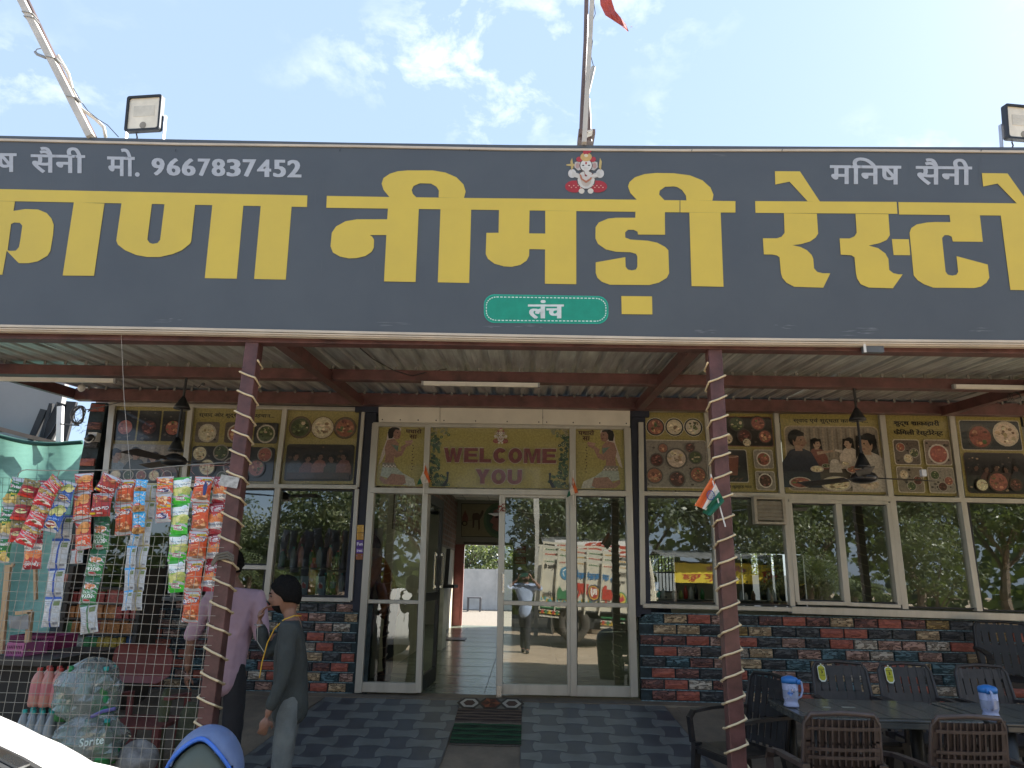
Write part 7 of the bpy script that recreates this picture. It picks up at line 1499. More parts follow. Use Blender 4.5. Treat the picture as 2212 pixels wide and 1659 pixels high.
for i, (x, y, s, lab) in enumerate([(-2.6, 30.5, 1.0, 'sunlit green tree above the yard wall left in the back doorway'), (-.3, 31.5, 1.1, 'sunlit green tree above the yard wall in the middle of the back doorway'), (2.2, 30.8, 1.0, 'sunlit green tree above the yard wall behind the glass door'), (5.2, 31, 1.1, 'sunlit tree beyond the barred rear window'), (8.5, 31, 1.1, 'sunlit tree beyond the shuttered rear window')]): tree(0 if i % 2 else 1, x, y, s, lab, 'trees behind the yard wall', -.8, 1.9)
# palm like plants
def palmmesh(seed, n, L_):
    R_ = random.Random(seed); vs = []; fs = []
    for i in range(n):
        a = R_.uniform(0, 2*pi); up_ = R_.uniform(.4, 1.5); l_ = L_*R_.uniform(.7, 1.15); prev = None; w0 = .05
        for k in range(9):
            f = k/8; r = l_*sin(min(1.35, up_*.3+f*1.1))*f; z = l_*(f*up_-f*f*.75*up_-.25*f*f*f); p = V((r*cos(a), r*sin(a), z))
            if prev is not None:
                d = (p-prev).normalized(); sd_ = d.cross(V((0, 0, 1))).normalized()
                for s_ in (-1, 1):
                    for m_ in range(3):
                        q0 = prev.lerp(p, m_/3); tip = q0+(d*.55+sd_*s_*.8-V((0, 0, .35)))*l_*.26*(1-.6*f); b = len(vs); vs += [q0, q0+d*.035, tip]; fs.append((b, b+1, b+2))
            prev = p
    me = bpy.data.meshes.new('fronds'); me.from_pydata(vs, [], fs); me.materials.append(LEAF[0]); me.update(); return me
PMs = palmmesh(4, 34, 1.5); ptm = MB(); ptm.tube([(0, 0, 0), (.03, 0, .6), (0, .02, 1.25)], [.09, .07, .06], 8); ptr = ptm.me('stem'); ptr.materials.append(BARK)
for i, (u, Y, s, lab) in enumerate(((545, -5.0, 1.15, 'tall palm plant mirrored in the narrow window left of the entrance'), (640, -5.4, .95, 'palm plant mirrored in the window with bottles'), (470, -5.6, 1.2, 'palm plant mirrored behind the hanging packets'), (1745, -5.2, 1.25, 'palm plant mirrored in the left half of the sliding window'), (1835, -5.0, 1.0, 'palm plant mirrored in the right half of the sliding window'), (880, -5.8, .8, 'low palm plant mirrored in the left side light'))):
    x = mir(u, 1200, Y).x; t = thing('palm_plant', lab, 'palm', (x, Y, 0), 'palm plants behind the camera')
    for nm, me_, z in (('fronds', PMs, 1.2), ('stem', ptr, 0)): o = bpy.data.objects.new(nm, me_); COL.objects.link(o); o.parent = t; o.location = (0, 0, z)
    t.scale = (s, s, s); t.rotation_euler = (0, 0, i*1.3)
# roadside stall with a yellow sign, restaurant hoarding
def shopb(label, u0, u1, Y, ztop, band, txts, bg_, roofm, bo_=0):
    a = mir(u0, 1200, Y).x; b = mir(u1, 1200, Y).x; t = thing('roadside_stall', label, 'stall', ((a+b)/2, Y, 0)); q = MB()
    q.box((a, Y-2.4, 0), (b, Y-2.3, ztop)); q.box((a-.05, Y-2.4, 0), (a, Y, ztop)); q.box((b, Y-2.4, 0), (b+.05, Y, ztop)); q.build('shell', mat('dim stall wall', (.09, .085, .075), .8), t)
    q = MB(); vs = []; n = int((b-a+.6)/.1)
    for j, (y, z) in enumerate(((Y-2.6, ztop+.35), (Y+.35, ztop+.02))):
        for i in range(n+1): vs.append((a-.3+(b-a+.6)*i/n, y, z+.02*(i % 2)))
    q.add(vs, [(i, i+1, n+2+i, n+1+i) for i in range(n)]); q.build('tin_roof', roofm, t)
    for i in range(4): x = a+(b-a)*i/3; q = MB(); q.beam((x, Y-.05, 0), (x, Y-.05, ztop), .07, .07, up=(0, 1, 0)); q.build('post', BARK, t)
    q = MB(); q.box((a+.1, Y-.6, 0), (b-.1, Y-.5, .9)); q.box((a+.1, Y-.8, .9), (b-.1, Y-.4, .95)); q.build('counter', mat('stall counter', (.2, .15, .1), .7), t)
    z0, z1 = band; q = MB(); q.box((a, Y+bo_+.02, z0), (b, Y+bo_+.05, z1)); bd = thing('shop_banner', 'banner of the '+label, 'banner', ((a+b)/2, Y+.05, z0)); q.build('sheet', mat('banner sheet '+bg_, lin(bg_), .6, 0, .05), bd)
    ik = Ink(lambda x, y, l: V((b+(a-b)*x, Y+bo_+.053+.001*l, z1+(z0-z1)*y))); 
    for t_, x0, y0, x1, y1, c, bo in txts: ik.text(t_, x0, y0, x1, y1, c, bo)
    ik.build('lettering', INKM, bd)
TIN = mat('grey tin', (.45, .45, .44), .45, .6, .15, 3)
zz0 = mir(1600, 1262, -6.3).z; zz1 = mir(1600, 1218, -6.3).z
shopb('roadside stall with yellow sign mirrored right of the post', 1455, 1765, -6.3, max(zz1+.1, 2.0), (zz0, zz1), [('नमकीन', .12, .12, .40, .92, '#b0242c', .06), ('किराना स्टोर', .50, .12, .78, .5, '#a03080', .03), ('फास्ट फूड', .58, .60, .95, .94, '#b0242c', .03)], '#e0c83c', TIN)
z0_ = mir(1280, 1200, -5.0).z; z1_ = mir(1280, 1169, -5.0).z
shopb('stall with white red lettered hoarding behind the truck', 1195, 1385, -5.5, z1_-.1, (z0_-.05, z1_), [('रेस्टोरेन्ट', .03, .08, .97, .95, '#c04830', .07)], '#e8e4dc', TIN, .5)
# road strip, hedge bank, pole
q = MB(); q.box((-60, -20, .0), (60, -13, .02)); q.build('road', mat('asphalt', (.05, .05, .05), .85, 0, .2, 3, .3, 50), kind='structure')
pp_ = mir(1161, 1100, -4.6); up_t = thing('utility_pole', 'pale concrete utility pole mirrored in the closed glass door', 'pole', (pp_.x, -4.6, 0)); q = MB(); q.beam((pp_.x, -4.6, 0), (pp_.x-.05, -4.6, 7.5), .13, .13, up=(0, 1, 0)); q.build('shaft', mat('pale concrete', (.5, .48, .42), .8), up_t)
q = MB(); q.beam((pp_.x-.6, -4.6, 7.0), (pp_.x+.5, -4.6, 7.0), .08, .08); q.build('cross_arm', BARK, up_t)
# far scrub mass behind everything
R_ = random.Random(8); vs = []; fs = []
for i in range(15000):
    x = R_.uniform(-45, 45); y = -18+R_.uniform(-3, 3); z = R_.uniform(0, 1)**1.3*(3.4+1.2*sin(x*.5)+.8*sin(x*1.7)+(5 if x > 2 else 0)); p = V((x, y, z)); ax = V((R_.uniform(-1, 1), R_.uniform(-1, 1), R_.uniform(-.6, 1))).normalized(); sd_ = ax.orthogonal(); l_ = R_.uniform(.3, .7); b = len(vs); vs += [p, p+ax*l_*.5+sd_*l_*.3, p+ax*l_, p+ax*l_*.5-sd_*l_*.3]; fs.append((b, b+1, b+2, b+3))
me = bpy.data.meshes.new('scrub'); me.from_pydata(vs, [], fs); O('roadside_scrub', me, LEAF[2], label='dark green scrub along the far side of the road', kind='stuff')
# ---------------------------------------------------------------- decorated truck
TX, TY = 0.0, -1.75
tk = thing('decorated_truck', 'cream decorated cargo truck parked behind the photographer, mirrored in the glass door', 'truck', (1.9, TY, 0))
TC = mat('cream truck paint', (.62, .58, .46), .5, 0, .08, 3); TDK = mat('dark chassis', (.03, .03, .03), .7); TRIMC = [mat('truck red', (.5, .06, .04), .5), mat('truck green', (.04, .22, .08), .5), mat('truck yellow', (.65, .42, .05), .5)]
L0, L1 = -.02, 2.55; Z0, Z1 = .78, 2.2
def tb(a, b, nm, m_, par=None): q = MB(); q.box(a, b); return q.build(nm, m_, par or tk)
tb((L0, TY-1.75, Z0-.04), (L1, TY-.02, Z0), 'cargo_floor', TDK); tb((L0, TY-1.78, Z0), (L1, TY-1.72, Z1), 'far_side', TC); tb((L0, TY-1.7, Z0), (L0+.04, TY-.05, 1.7), 'tail_gate', TC); tb((L1-.05, TY-1.7, Z0), (L1, TY-.05, 2.0), 'front_board', TC)
nP = 6
for i in range(nP):
    xa_ = L0+(L1-L0)*i/nP; xb_ = L0+(L1-L0)*(i+1)/nP
    tb((xa_+.02, TY-.05, Z0), (xb_-.02, TY-.02, 1.86), 'side_panel', TC); tb((xa_-.022, TY-.03, Z0-.1), (xa_+.008, TY+.03, Z1), 'stake', TC)
    for z in (1.93, 2.05): tb((xa_+.02, TY-.04, z), (xb_-.02, TY-.02, z+.055), 'side_slat', TC)
    ik = Ink(lambda x, y, l: V((x, TY-.017+.001*l, y)))
    for z, c in ((1.957, i), (2.077, i+1)):
        for k in range(6): cx = xa_+.05+(xb_-xa_-.1)*(k+.5)/6; ik.poly([(cx-.03, z), (cx, z-.018), (cx+.03, z), (cx, z+.018)], ['#b83828', '#2c6c3c', '#c89428'][(c) % 3], up=.1)
    for k in range(6): cx = xa_+.05+(xb_-xa_-.1)*(k+.5)/6; ik.poly([(cx-.028, 1.80), (cx, 1.785), (cx+.028, 1.80), (cx, 1.815)], ['#2c6c3c', '#b83828', '#c89428'][i % 3], up=.1)
    if i < 5:
        for k in range(9): cx = xa_+.03+(xb_-xa_-.06)*(k+.5)/9; ik.disc(cx, .95+.03*sin(k), .035, ['#5c9cb0', '#c8a040', '#3c7c58'][k % 3], n=8, up=.1)
    ik.build('painted_trim', INKM, tk)
ik = Ink(lambda x, y, l: V((x, TY-.014+.001*l, y)))
def tt(s_, x0, x1, y0, y1, c, b=.04): ik.text(s_, x1, y1, x0, y0, c, b)
tt('निर्मल दी', .04, .38, 1.58, 1.74, '#24201c'); ik.disc(.66, 1.55, .15, '#4888a8'); ik.disc(.66, 1.56, .09, '#e8e4d8'); ik.poly([(.58, 1.58), (.66, 1.42), (.74, 1.58), (.66, 1.64)], '#4888a8')
tt('जय बजरंगबली', .92, 1.92, 1.46, 1.66, '#3878a8', .05); ik.disc(2.02, 1.5, .06, '#3878a8'); tt('9799763', 2.16, 2.48, 1.60, 1.70, '#28241f'); tt('जय हो', 2.2, 2.42, 1.42, 1.52, '#28241f')
tt('राजस्थान', .86, 1.36, 1.02, 1.36, '#c04030', .09); ik.disc(1.5, 1.18, .18, '#2c3858'); ik.disc(1.5, 1.18, .15, '#c8a040'); ik.disc(1.5, 1.18, .12, '#a83028'); tt('RJ', 1.42, 1.58, 1.1, 1.26, '#e8e4d8', .06); tt('गाड़ी', 1.72, 2.1, 1.0, 1.36, '#c04030', .09)
ik.poly([(.44, .98), (.8, 1.0), (.82, 1.2), (.6, 1.16), (.5, 1.24), (.42, 1.1)], '#3c7c50'); ik.disc(2.32, 1.12, .15, '#3c7c50'); ik.disc(2.32, 1.12, .12, '#d8c050'); ik.poly([(2.22, 1.1), (2.27, 1.2), (2.32, 1.12), (2.37, 1.2), (2.42, 1.1), (2.32, 1.04)], '#c03848'); tt('हरियाणा', .05, .4, 1.0, 1.12, '#24201c'); ik.build('painted_lettering', INKM, tk)
tb((L0-.05, TY-.03, Z1), (L1+.05, TY+.03, Z1+.05), 'top_rail', TC); tb((L0-.05, TY-1.78, Z1), (L1+.05, TY-1.72, Z1+.05), 'top_rail', TC)
for x0, x1, z0 in ((.0, .55, .52), (1.75, 2.45, .40)):
    for k in range(4): tb((x0, TY+.0, z0+k*.075), (x1, TY+.025, z0+.03+k*.075), 'guard_rail', [TC, TRIMC[2], TC, TRIMC[1]][k])
    for k in range(5): x = x0+.07+(x1-x0-.14)*k/4; tb((x-.03, TY+.026, z0+.08), (x+.03, TY+.032, z0+.17), 'guard_motif', TRIMC[k % 3])
tb((L0+.1, TY-1.3, .55), (3.2, TY-.45, .72), 'chassis', TDK); tb((1.4, TY-.5, .35), (1.8, TY-.1, .6), 'fuel_tank', TDK)
def wheel(x, y, r, w_, par):
    def lay_(pr, nm, m_, p_=None):
        m0 = MB(); m0.lathe(pr, (0, 0, 0), 26); w2 = MB(); w2.add([(x+a, y+c, r+b) for a, b, c in m0.v], m0.f); return w2.build(nm, m_, p_ or par, smooth=True)
    wo = lay_([(r*.55, -w_/2), (r*.93, -w_/2), (r, -w_/2+.03), (r, w_/2-.03), (r*.93, w_/2), (r*.55, w_/2), (r*.5, w_/2-.05), (r*.5, -w_/2+.05)], 'wheel', mat('dusty tyre', (.075, .066, .055), .9, 0, .15, 10, .3, 60)); lay_([(.001, .03), (r*.18, .05), (r*.22, .01), (r*.45, -.0), (r*.54, .06)], 'rim', mat('grey rim', (.3, .28, .25), .5, .5), wo)
for x in (1.0, 2.9):
    for y in (TY-.18, TY-1.55): wheel(x, y, .44, .24, tk)
# cab
q = MB(); pr = [(2.62, .55), (2.62, 2.05), (2.75, 2.15), (3.1, 2.12), (3.3, 1.45), (3.36, 1.25), (3.38, .5)]
q.prism([pr], lambda a, b, t_: V((a, t_, b)), TY-1.72, TY-.04); o = q.build('cab', TC, tk); bv = o.modifiers.new('bevel', 'BEVEL'); bv.width = .04; bv.segments = 3; bv.limit_method = 'ANGLE'
q = MB(); q.prism([[(2.85, 1.4), (2.85, 1.95), (3.05, 1.95), (3.2, 1.42)]], lambda a, b, t_: V((a, t_, b)), TY-.035, TY-.028); q.build('side_window', CG, tk); q = MB(); q.box((2.8, TY-.03, .7), (2.82, TY-.02, 1.95)); q.box((3.08, TY-.03, 1.25), (3.2, TY-.01, 1.28)); q.build('door_handle', TDK, tk)
tk.scale = (.82, 1, 1); tk.rotation_euler = (0, radians(4.2), radians(-3)); tk.location.z = .04
# ================================================================ LEFT SIDE: NEIGHBOUR WALL, SHADE NET, PILLAR DETAILS
nw = thing('neighbour_shed', 'grey sheet wall of a neighbouring shed above the green shade net', 'shed', (-8.2, 9.3, 0)); q = MB(); a = at(126, 900, 9.6).x
q.box((-16, 9.6, 0), (a, 9.7, at(60, 838, 9.6).z+.5)); q.build('wall', mat('grey sheet wall', (.26, .255, .25), .6, 0, .06, 1.2), nw)
for (u0, v0, u1, v1, w_) in ((96, 885, 68, 952, .09), (112, 872, 88, 955, .05), (136, 872, 96, 960, .16), (156, 868, 132, 960, .14)): 
    q = MB(); q.beam(at(u0, v0, 9.45), at(u1, v1, 9.45), w_, .05, up=(0, 1, 0)); q.build('dark_strut', mat('dark strut', (.03, .03, .032), .8), nw)
q = MB(); q.tube([at(118, 880, 9.4), at(100, 915, 9.4), at(92, 950, 9.4)], .008, 5); q.tube([at(126, 905, 9.4), at(112, 932, 9.4), at(98, 950, 9.4)], .012, 5); q.tube([at(122, 870, 9.4), at(120, 915, 9.4)], .006, 4); q.build('cable', BLACKP, nw)
q = MB(); aa = [at(u, v, 9.2) for u, v in ((-60, 920), (0, 922), (60, 938), (110, 950), (150, 958), (150, 964), (60, 947), (0, 931), (-60, 928))]; q.add(aa+[p+V((0, .1, 0)) for p in aa], [tuple(range(9))]+[(i, (i+1) % 9, (i+1) % 9+9, i+9) for i in range(9)]); q.build('ledge', mat('brown ledge', (.22, .13, .10), .7), nw)
pv = thing('white_post', 'sunlit white post at the edge of the sky gap left of the pillar', 'post', at(128, 960, 9.0)); q = MB(); q.beam(at(128, 975, 9.0), at(131, 878, 9.0), .07, .05, up=(0, 1, 0)); q.build('shaft', PLW, pv)
q = MB(); q.tube([at(131, 916, 8.9), at(170, 919, 8.2)], .01, 5); q.build('bracket_bar', BLACKP, pv)
# shade net
NET = mat('green shade net', (.34, .60, .52), .85, 0, .12, 5, .4, 50, stretch=(1, 1, 4)); b_ = NET.node_tree; tr_ = b_.nodes.new('ShaderNodeBsdfTranslucent'); tr_.inputs[0].default_value = (.16, .34, .28, 1); mx_ = b_.nodes.new('ShaderNodeMixShader'); mx_.inputs[0].default_value = .5; b_.links.new(b_.nodes['Principled BSDF'].outputs[0], mx_.inputs[1]); b_.links.new(tr_.outputs[0], mx_.inputs[2]); b_.links.new(mx_.outputs[0], b_.nodes['Material Output'].inputs[0]); sn = thing('shade_net', 'sagging green shade net left of the brick pillar', 'net', at(80, 1100, 8.9))
vs = []; NXn, NYn = 24, 14
for j in range(NYn+1):
    for i in range(NXn+1):
        u = -420+600*i/NXn; vt = 930+(max(u, -120)+120)*.10+9*sin(max(u, -120)*.02); v = vt+(1420-vt)*j/NYn; vs.append(at(u, v, 8.9+.08*sin(u*.05+j*.5)+.05*sin(j*.9)))
q = MB(); q.add(vs, [(j*(NXn+1)+i, j*(NXn+1)+i+1, (j+1)*(NXn+1)+i+1, (j+1)*(NXn+1)+i) for j in range(NYn) for i in range(NXn)]); o = q.build('cloth', NET, sn, smooth=True)
q = MB(); q.tube([vs[i]+V((0, -.03, 0)) for i in range(NXn+1)], .028, 6); q.build('rolled_hem', mat('dark green hem', (.015, .07, .055), .9), sn, smooth=True)
# cctv
c = at(193, 942, YW-.16); cc = thing('cctv_camera', 'white dome camera on the brick pillar', 'camera', c); q = MB(); q.box((c.x-.05, c.y+.05, c.z-.045), (c.x+.05, c.y+.128, c.z+.055)); q.build('housing', PLW, cc)
q = MB(); q.ell(c+V((.008, .01, -.02)), (.045, .05, .045), 16, 10); q.build('dome', BLACKP, cc, smooth=True); q = MB(); q.tube([c+V((.05*cos(a), .0, -.02+.05*sin(a))) for a in [pi*i/10+pi for i in range(11)]], .008, 6); q.build('shroud', PLW, cc)
c = at(170, 897, YW-.2); q = MB(); R_ = random.Random(2)
for k in range(6): ph = R_.uniform(0, 6); r = .085+R_.uniform(-.015, .015); q.tube([c+V((r*cos(a)*.8+.01*sin(ph), .02*sin(a*2+ph), r*sin(a)*1.15)) for a in [2*pi*i/18 for i in range(19)]], .0055, 5)
q.tube([c+V((.06, 0, .06)), at(215, 880, YW-.15), at(262, 868, YW-.15)], .006, 5); q.tube([at(190, 890, YW-.15), at(200, 875, YW-.15), at(212, 886, YW-.15)], .008, 5)
tag(q.build('cable_coil', mat('grey cable', (.16, .16, .16), .6), smooth=True), 'coil of grey cable hanging beside the top of the brick pillar', 'cable')
q = MB(); 
for i in range(40): a = at(175+R_.uniform(-12, 12), 905+R_.uniform(-28, 32), YW-.12); q.tube([a, a+V((R_.uniform(-.07, .07), R_.uniform(-.02, .02), R_.uniform(-.06, .06)))], .0018, 3)
tag(q.build('dry_twigs', BARK), 'thin dry twigs at the edge of the sky gap by the pillar', 'twigs', kind='stuff')
# ================================================================ SHOP CORNER BEHIND THE FENCE
def L_(x, y, Y): return at(*K(KL, x, y), Y)
def bottle(t_loc, r, h, capm, bodym, labelm, par=None, grp=None, lab=None):
    t = thing('bottle', lab or 'bottle', 'bottle', t_loc, grp); q = MB(); q.lathe([(r*.85, 0), (r, .02), (r, h*.35), (r*.93, h*.42), (r, h*.5), (r, h*.68), (r*.7, h*.82), (r*.36, h*.90), (r*.36, h*.92)], t_loc, 12); q.build('body', bodym, t, smooth=True)
    q = MB(); q.lathe([(r*.42, h*.92), (r*.42, h), (r*.3, h*1.005)], t_loc, 10); q.build('cap', capm, t)
    if labelm: q = MB(); q.lathe([(r*1.02, h*.30), (r*1.02, h*.60)], t_loc, 12, cap=False); q.build('label', labelm, t)
    return t
WATER = mat('clear water bottle', (.50, .56, .60), .15, 0, .05, trans=.4); TEAL = mat('teal cap', (.03, .45, .42), .4); PKJ = mat('pink juice', (.60, .27, .22), .3, 0, .06); RCAP = mat('red cap', (.55, .06, .05), .4); GRB = mat('green soda bottle', (.05, .26, .07), .2, 0, .1, trans=.3); GRL = mat('green soda label', (.03, .32, .12), .4)
Yg = 5.35
# counter
ct = thing('shop_counter', 'dark shop counter behind the fence at the left', 'counter', (-4.0, 6.2, 0)); zc = L_(300, 770, 6.0).z
q = MB(); q.box((-5.4, 5.9, zc-.05), (L_(600, 800, 6.2).x, 6.9, zc)); q.build('top', mat('dark counter top', (.05, .045, .04), .5), ct); q = MB(); q.box((-5.4, 6.0, 0), (L_(560, 800, 6.2).x, 6.85, zc-.05)); q.build('body', mat('dark counter body', (.035, .032, .028), .8), ct)
def crate(label, x0, y0, x1, y1, Y, m_, d=.3):
    a = L_(x0, y1, Y); b = L_(x1, y0, Y); t = thing('crate', label, 'crate', ((a.x+b.x)/2, Y, a.z)); w_ = b.x-a.x; h_ = b.z-a.z
    for (p, r_) in (((a.x, Y, a.z), (b.x, Y+.012, a.z+h_)), ((a.x, Y+d, a.z), (b.x, Y+d+.012, a.z+h_)), ((a.x, Y+.0125, a.z), (a.x+.012, Y+d-.001, a.z+h_)), ((b.x-.012, Y+.0125, a.z), (b.x, Y+d-.001, a.z+h_))): q = MB(); q.box(p, r_); q.build('side', m_, t)
    q = MB(); 
    for j in range(3):
        for i in range(9): x = a.x+w_*(.08+.095*i); z = a.z+h_*(.15+.27*j); q.box((x, Y-.002, z), (x+w_*.04, Y-.0005, z+h_*.16))
    q.build('slot', mat('slot shade', (.12, .02, .07), .8), t, kind='stuff'); return t
crate('small pink plastic basket on the counter at the left edge', 25, 650, 200, 800, 6.05, mat('pink plastic', (.50, .14, .30), .4)); crate('wide magenta crate on the counter behind the pink basket', 235, 595, 455, 700, 6.35, mat('magenta plastic', (.26, .035, .11), .45)); crate('dark magenta crate corner above the pink basket', 70, 590, 210, 650, 6.4, mat('dark magenta plastic', (.22, .03, .10), .45))
WOOD = mat('pale raw timber', (.62, .42, .24), .7, 0, .1, 5, stretch=(4, 4, .5))
wf = thing('timber_frame', 'pale timber battens standing on the counter behind the fence', 'frame', L_(60, 700, 6.15))
for p, r_, w_ in (((70, 20), (5, 740), .045), ((250, 400), (215, 715), .04), ((130, 410), (260, 395), .03), ((95, 20), (110, 25), .03), ((285, 20), (290, 300), .02)): q = MB(); q.beam(L_(*p, 6.12), L_(*r_, 6.12), w_, .03, up=(0, 1, 0)); q.build('batten', WOOD, wf)
pb = thing('poly_sheet', 'pale plastic sheet draped on the timber frame', 'sheet', L_(190, 560, 6.1)); q = MB(); vs = [L_(70+i*40, 425+j*22+8*sin(i+j), 6.08+.01*sin(i*2+j)) for j in range(6) for i in range(5)]; q.add(vs, [(j*5+i, j*5+i+1, (j+1)*5+i+1, (j+1)*5+i) for j in range(5) for i in range(4)]); q.build('film', mat('pale film', (.3, .31, .32), .3), pb, smooth=True)
# shelves of packets against the windows
sh = thing('goods_shelf', 'dark shop shelf full of small yellow and green packets behind the fence', 'shelf', L_(850, 900, 7.2))
SXa = L_(560, 700, 7.3).x; SXb = L_(1150, 700, 7.3).x; zs = [L_(800, y, 7.3).z for y in (820, 690, 560, 440, 320, 200)]
for z in zs: q = MB(); q.box((SXa, 7.1, z-.015), (SXb, 7.5, z)); q.build('board', mat('dark shelf board', (.05, .04, .03), .7), sh)
for x in (SXa, SXb): q = MB(); q.box((x-.02, 7.1, .3), (x+.02, 7.5, zs[-1]+.2)); q.build('upright', mat('dark shelf board', (.05, .04, .03)), sh)
PCOL = [mat('small packet '+n_, c, .4, 0, .3, 40) for n_, c in (('yellow', (.45, .30, .04)), ('green', (.08, .25, .08)), ('red', (.32, .05, .04)), ('blue', (.06, .14, .30)), ('orange', (.42, .16, .04)), ('pale', (.4, .38, .3)))]
R_ = random.Random(12); pk_ = {}; CN_ = ('yellow', 'green', 'red', 'blue', 'orange', 'pale'); RN_ = ('lowest shelf', 'second lowest shelf', 'third lowest shelf', 'fourth lowest shelf', 'top shelf')
for ci, c_ in enumerate(PCOL): q = MB(); q.box((-.03, -.02, 0), (.03, .02, .12)); q.add([(-.03, -.024, .02), (.03, -.024, .02), (.03, -.024, .1), (-.03, -.024, .1)], [(0, 1, 2, 3)]); pk_[ci] = q.me('small_packet'); pk_[ci].materials.append(c_)
for z in zs[:-1]:
    x = SXa+.05; k_ = R_.randrange(6)
    while x < SXb-.05:
        if R_.random() < .3: k_ = R_.randrange(6)
        o = bpy.data.objects.new('small_packet', pk_[k_]); COL.objects.link(o); o.location = (x, 7.15+R_.uniform(0, .04), z+.001); o.scale = (1, 1, R_.uniform(.8, 1.2)); o.rotation_euler = (0, 0, R_.uniform(-.2, .2)); tag(o, 'small '+CN_[k_]+' snack packet on the '+RN_[zs.index(z)]+' of the dark rack behind the fence', 'packet', 'small '+CN_[k_]+' packets on the '+RN_[zs.index(z)]+' of the rack'); x += .068
# moulded chair seen from behind, dull red
RC = mat('dull red chair plastic', (.22, .065, .06), .5, 0, .08, 4)
rc = thing('plastic_chair', 'dull red moulded chair with a rounded back behind the fence', 'chair', (L_(1100, 820, 5.9).x, 5.9, 0)); q = MB(); w_x = (L_(1350, 800, 5.75).x-L_(860, 800, 5.75).x)/2; cx_ = (L_(1350, 800, 5.75).x+L_(860, 800, 5.75).x)/2; zt2 = L_(1100, 660, 5.75).z; zb2 = L_(1100, 985, 5.75).z; out = []
for ox, oz, a in ((w_x-.1, zt2-.1, 0), (-w_x+.1, zt2-.1, pi/2)): 
    for i in range(6): t_ = a+pi/2*i/5; out.append((cx_+ox+.1*cos(t_), oz+.1*sin(t_)))
out += [(cx_-w_x*.94, zb2+.05), (cx_-w_x*.6, zb2), (cx_+w_x*.6, zb2), (cx_+w_x*.94, zb2+.05)]
q.prism([out], lambda a, b, t_: V((a, t_+.12*((a-cx_)/w_x)**2*.5-(b-zb2)*.15, b)), 5.80, 5.815); q.build('backrest', RC, rc)
q = MB(); q.box((cx_-w_x*.95, 5.82, .40), (cx_+w_x*.95, 6.25, .425)); q.build('seat', RC, rc)
for sx_ in (-1, 1):
    for y in (5.84, 6.22): q = MB(); q.beam((cx_+sx_*w_x*.85, y, 0), (cx_+sx_*w_x*.8, y, .40), .05, .05, up=(0, 1, 0)); q.build('leg', RC, rc)
    q = MB(); q.beam((cx_+sx_*w_x, 5.83, .62), (cx_+sx_*w_x, 6.2, .6), .05, .025); q.beam((cx_+sx_*w_x, 6.19, .6), (cx_+sx_*w_x, 6.21, .4), .045, .025, up=(0, 1, 0)); q.build('armrest', RC, rc)
# bottles standing in packs
grp = 'pink juice bottles stacked behind the fence'
zw = L_(300, 1165, Yg).z; stackz = max(.30, zw)
stand_ = thing('water_bottle_pack', 'shrink wrapped pack of clear water bottles with teal caps under the pink juice bottles', 'bottle pack', (L_(310, 1300, Yg).x, Yg, stackz-.33)); 
for i in range(4):
    for j in range(2):
        x = L_(190+i*75, 1250, Yg).x; c = (x, Yg+j*.09, stackz-.33); q = MB(); q.lathe([(.036, 0), (.038, .02), (.038, .2), (.02, .27), (.014, .285)], c, 10); b_ = q.build('bottle', WATER, stand_, smooth=True); q = MB(); q.lathe([(.016, .285), (.016, .31)], c, 10); q.build('cap', TEAL, b_)
base_st = thing('storage_box', 'low cardboard box under the water bottle pack behind the fence', 'box', (L_(310, 1300, Yg).x, Yg, 0)); q = MB(); q.box((L_(130, 1300, Yg).x, Yg-.06, 0), (L_(480, 1300, Yg).x, Yg+.18, stackz-.335)); q.build('carton', mat('teal blue carton', (.20, .30, .31), .8), base_st)
for i in range(3):
    for j in range(2): x = L_(300+i*85, 1000, Yg).x; bottle((x, Yg+j*.10, stackz+.002), .042, L_(300, 850, Yg).z-stackz, RCAP, PKJ, mat('pink juice label', (.62, .22, .24), .4), grp=grp, lab=('left', 'middle', 'right')[i]+' pink juice bottle in the '+('front', 'rear')[j]+' row on the water pack')
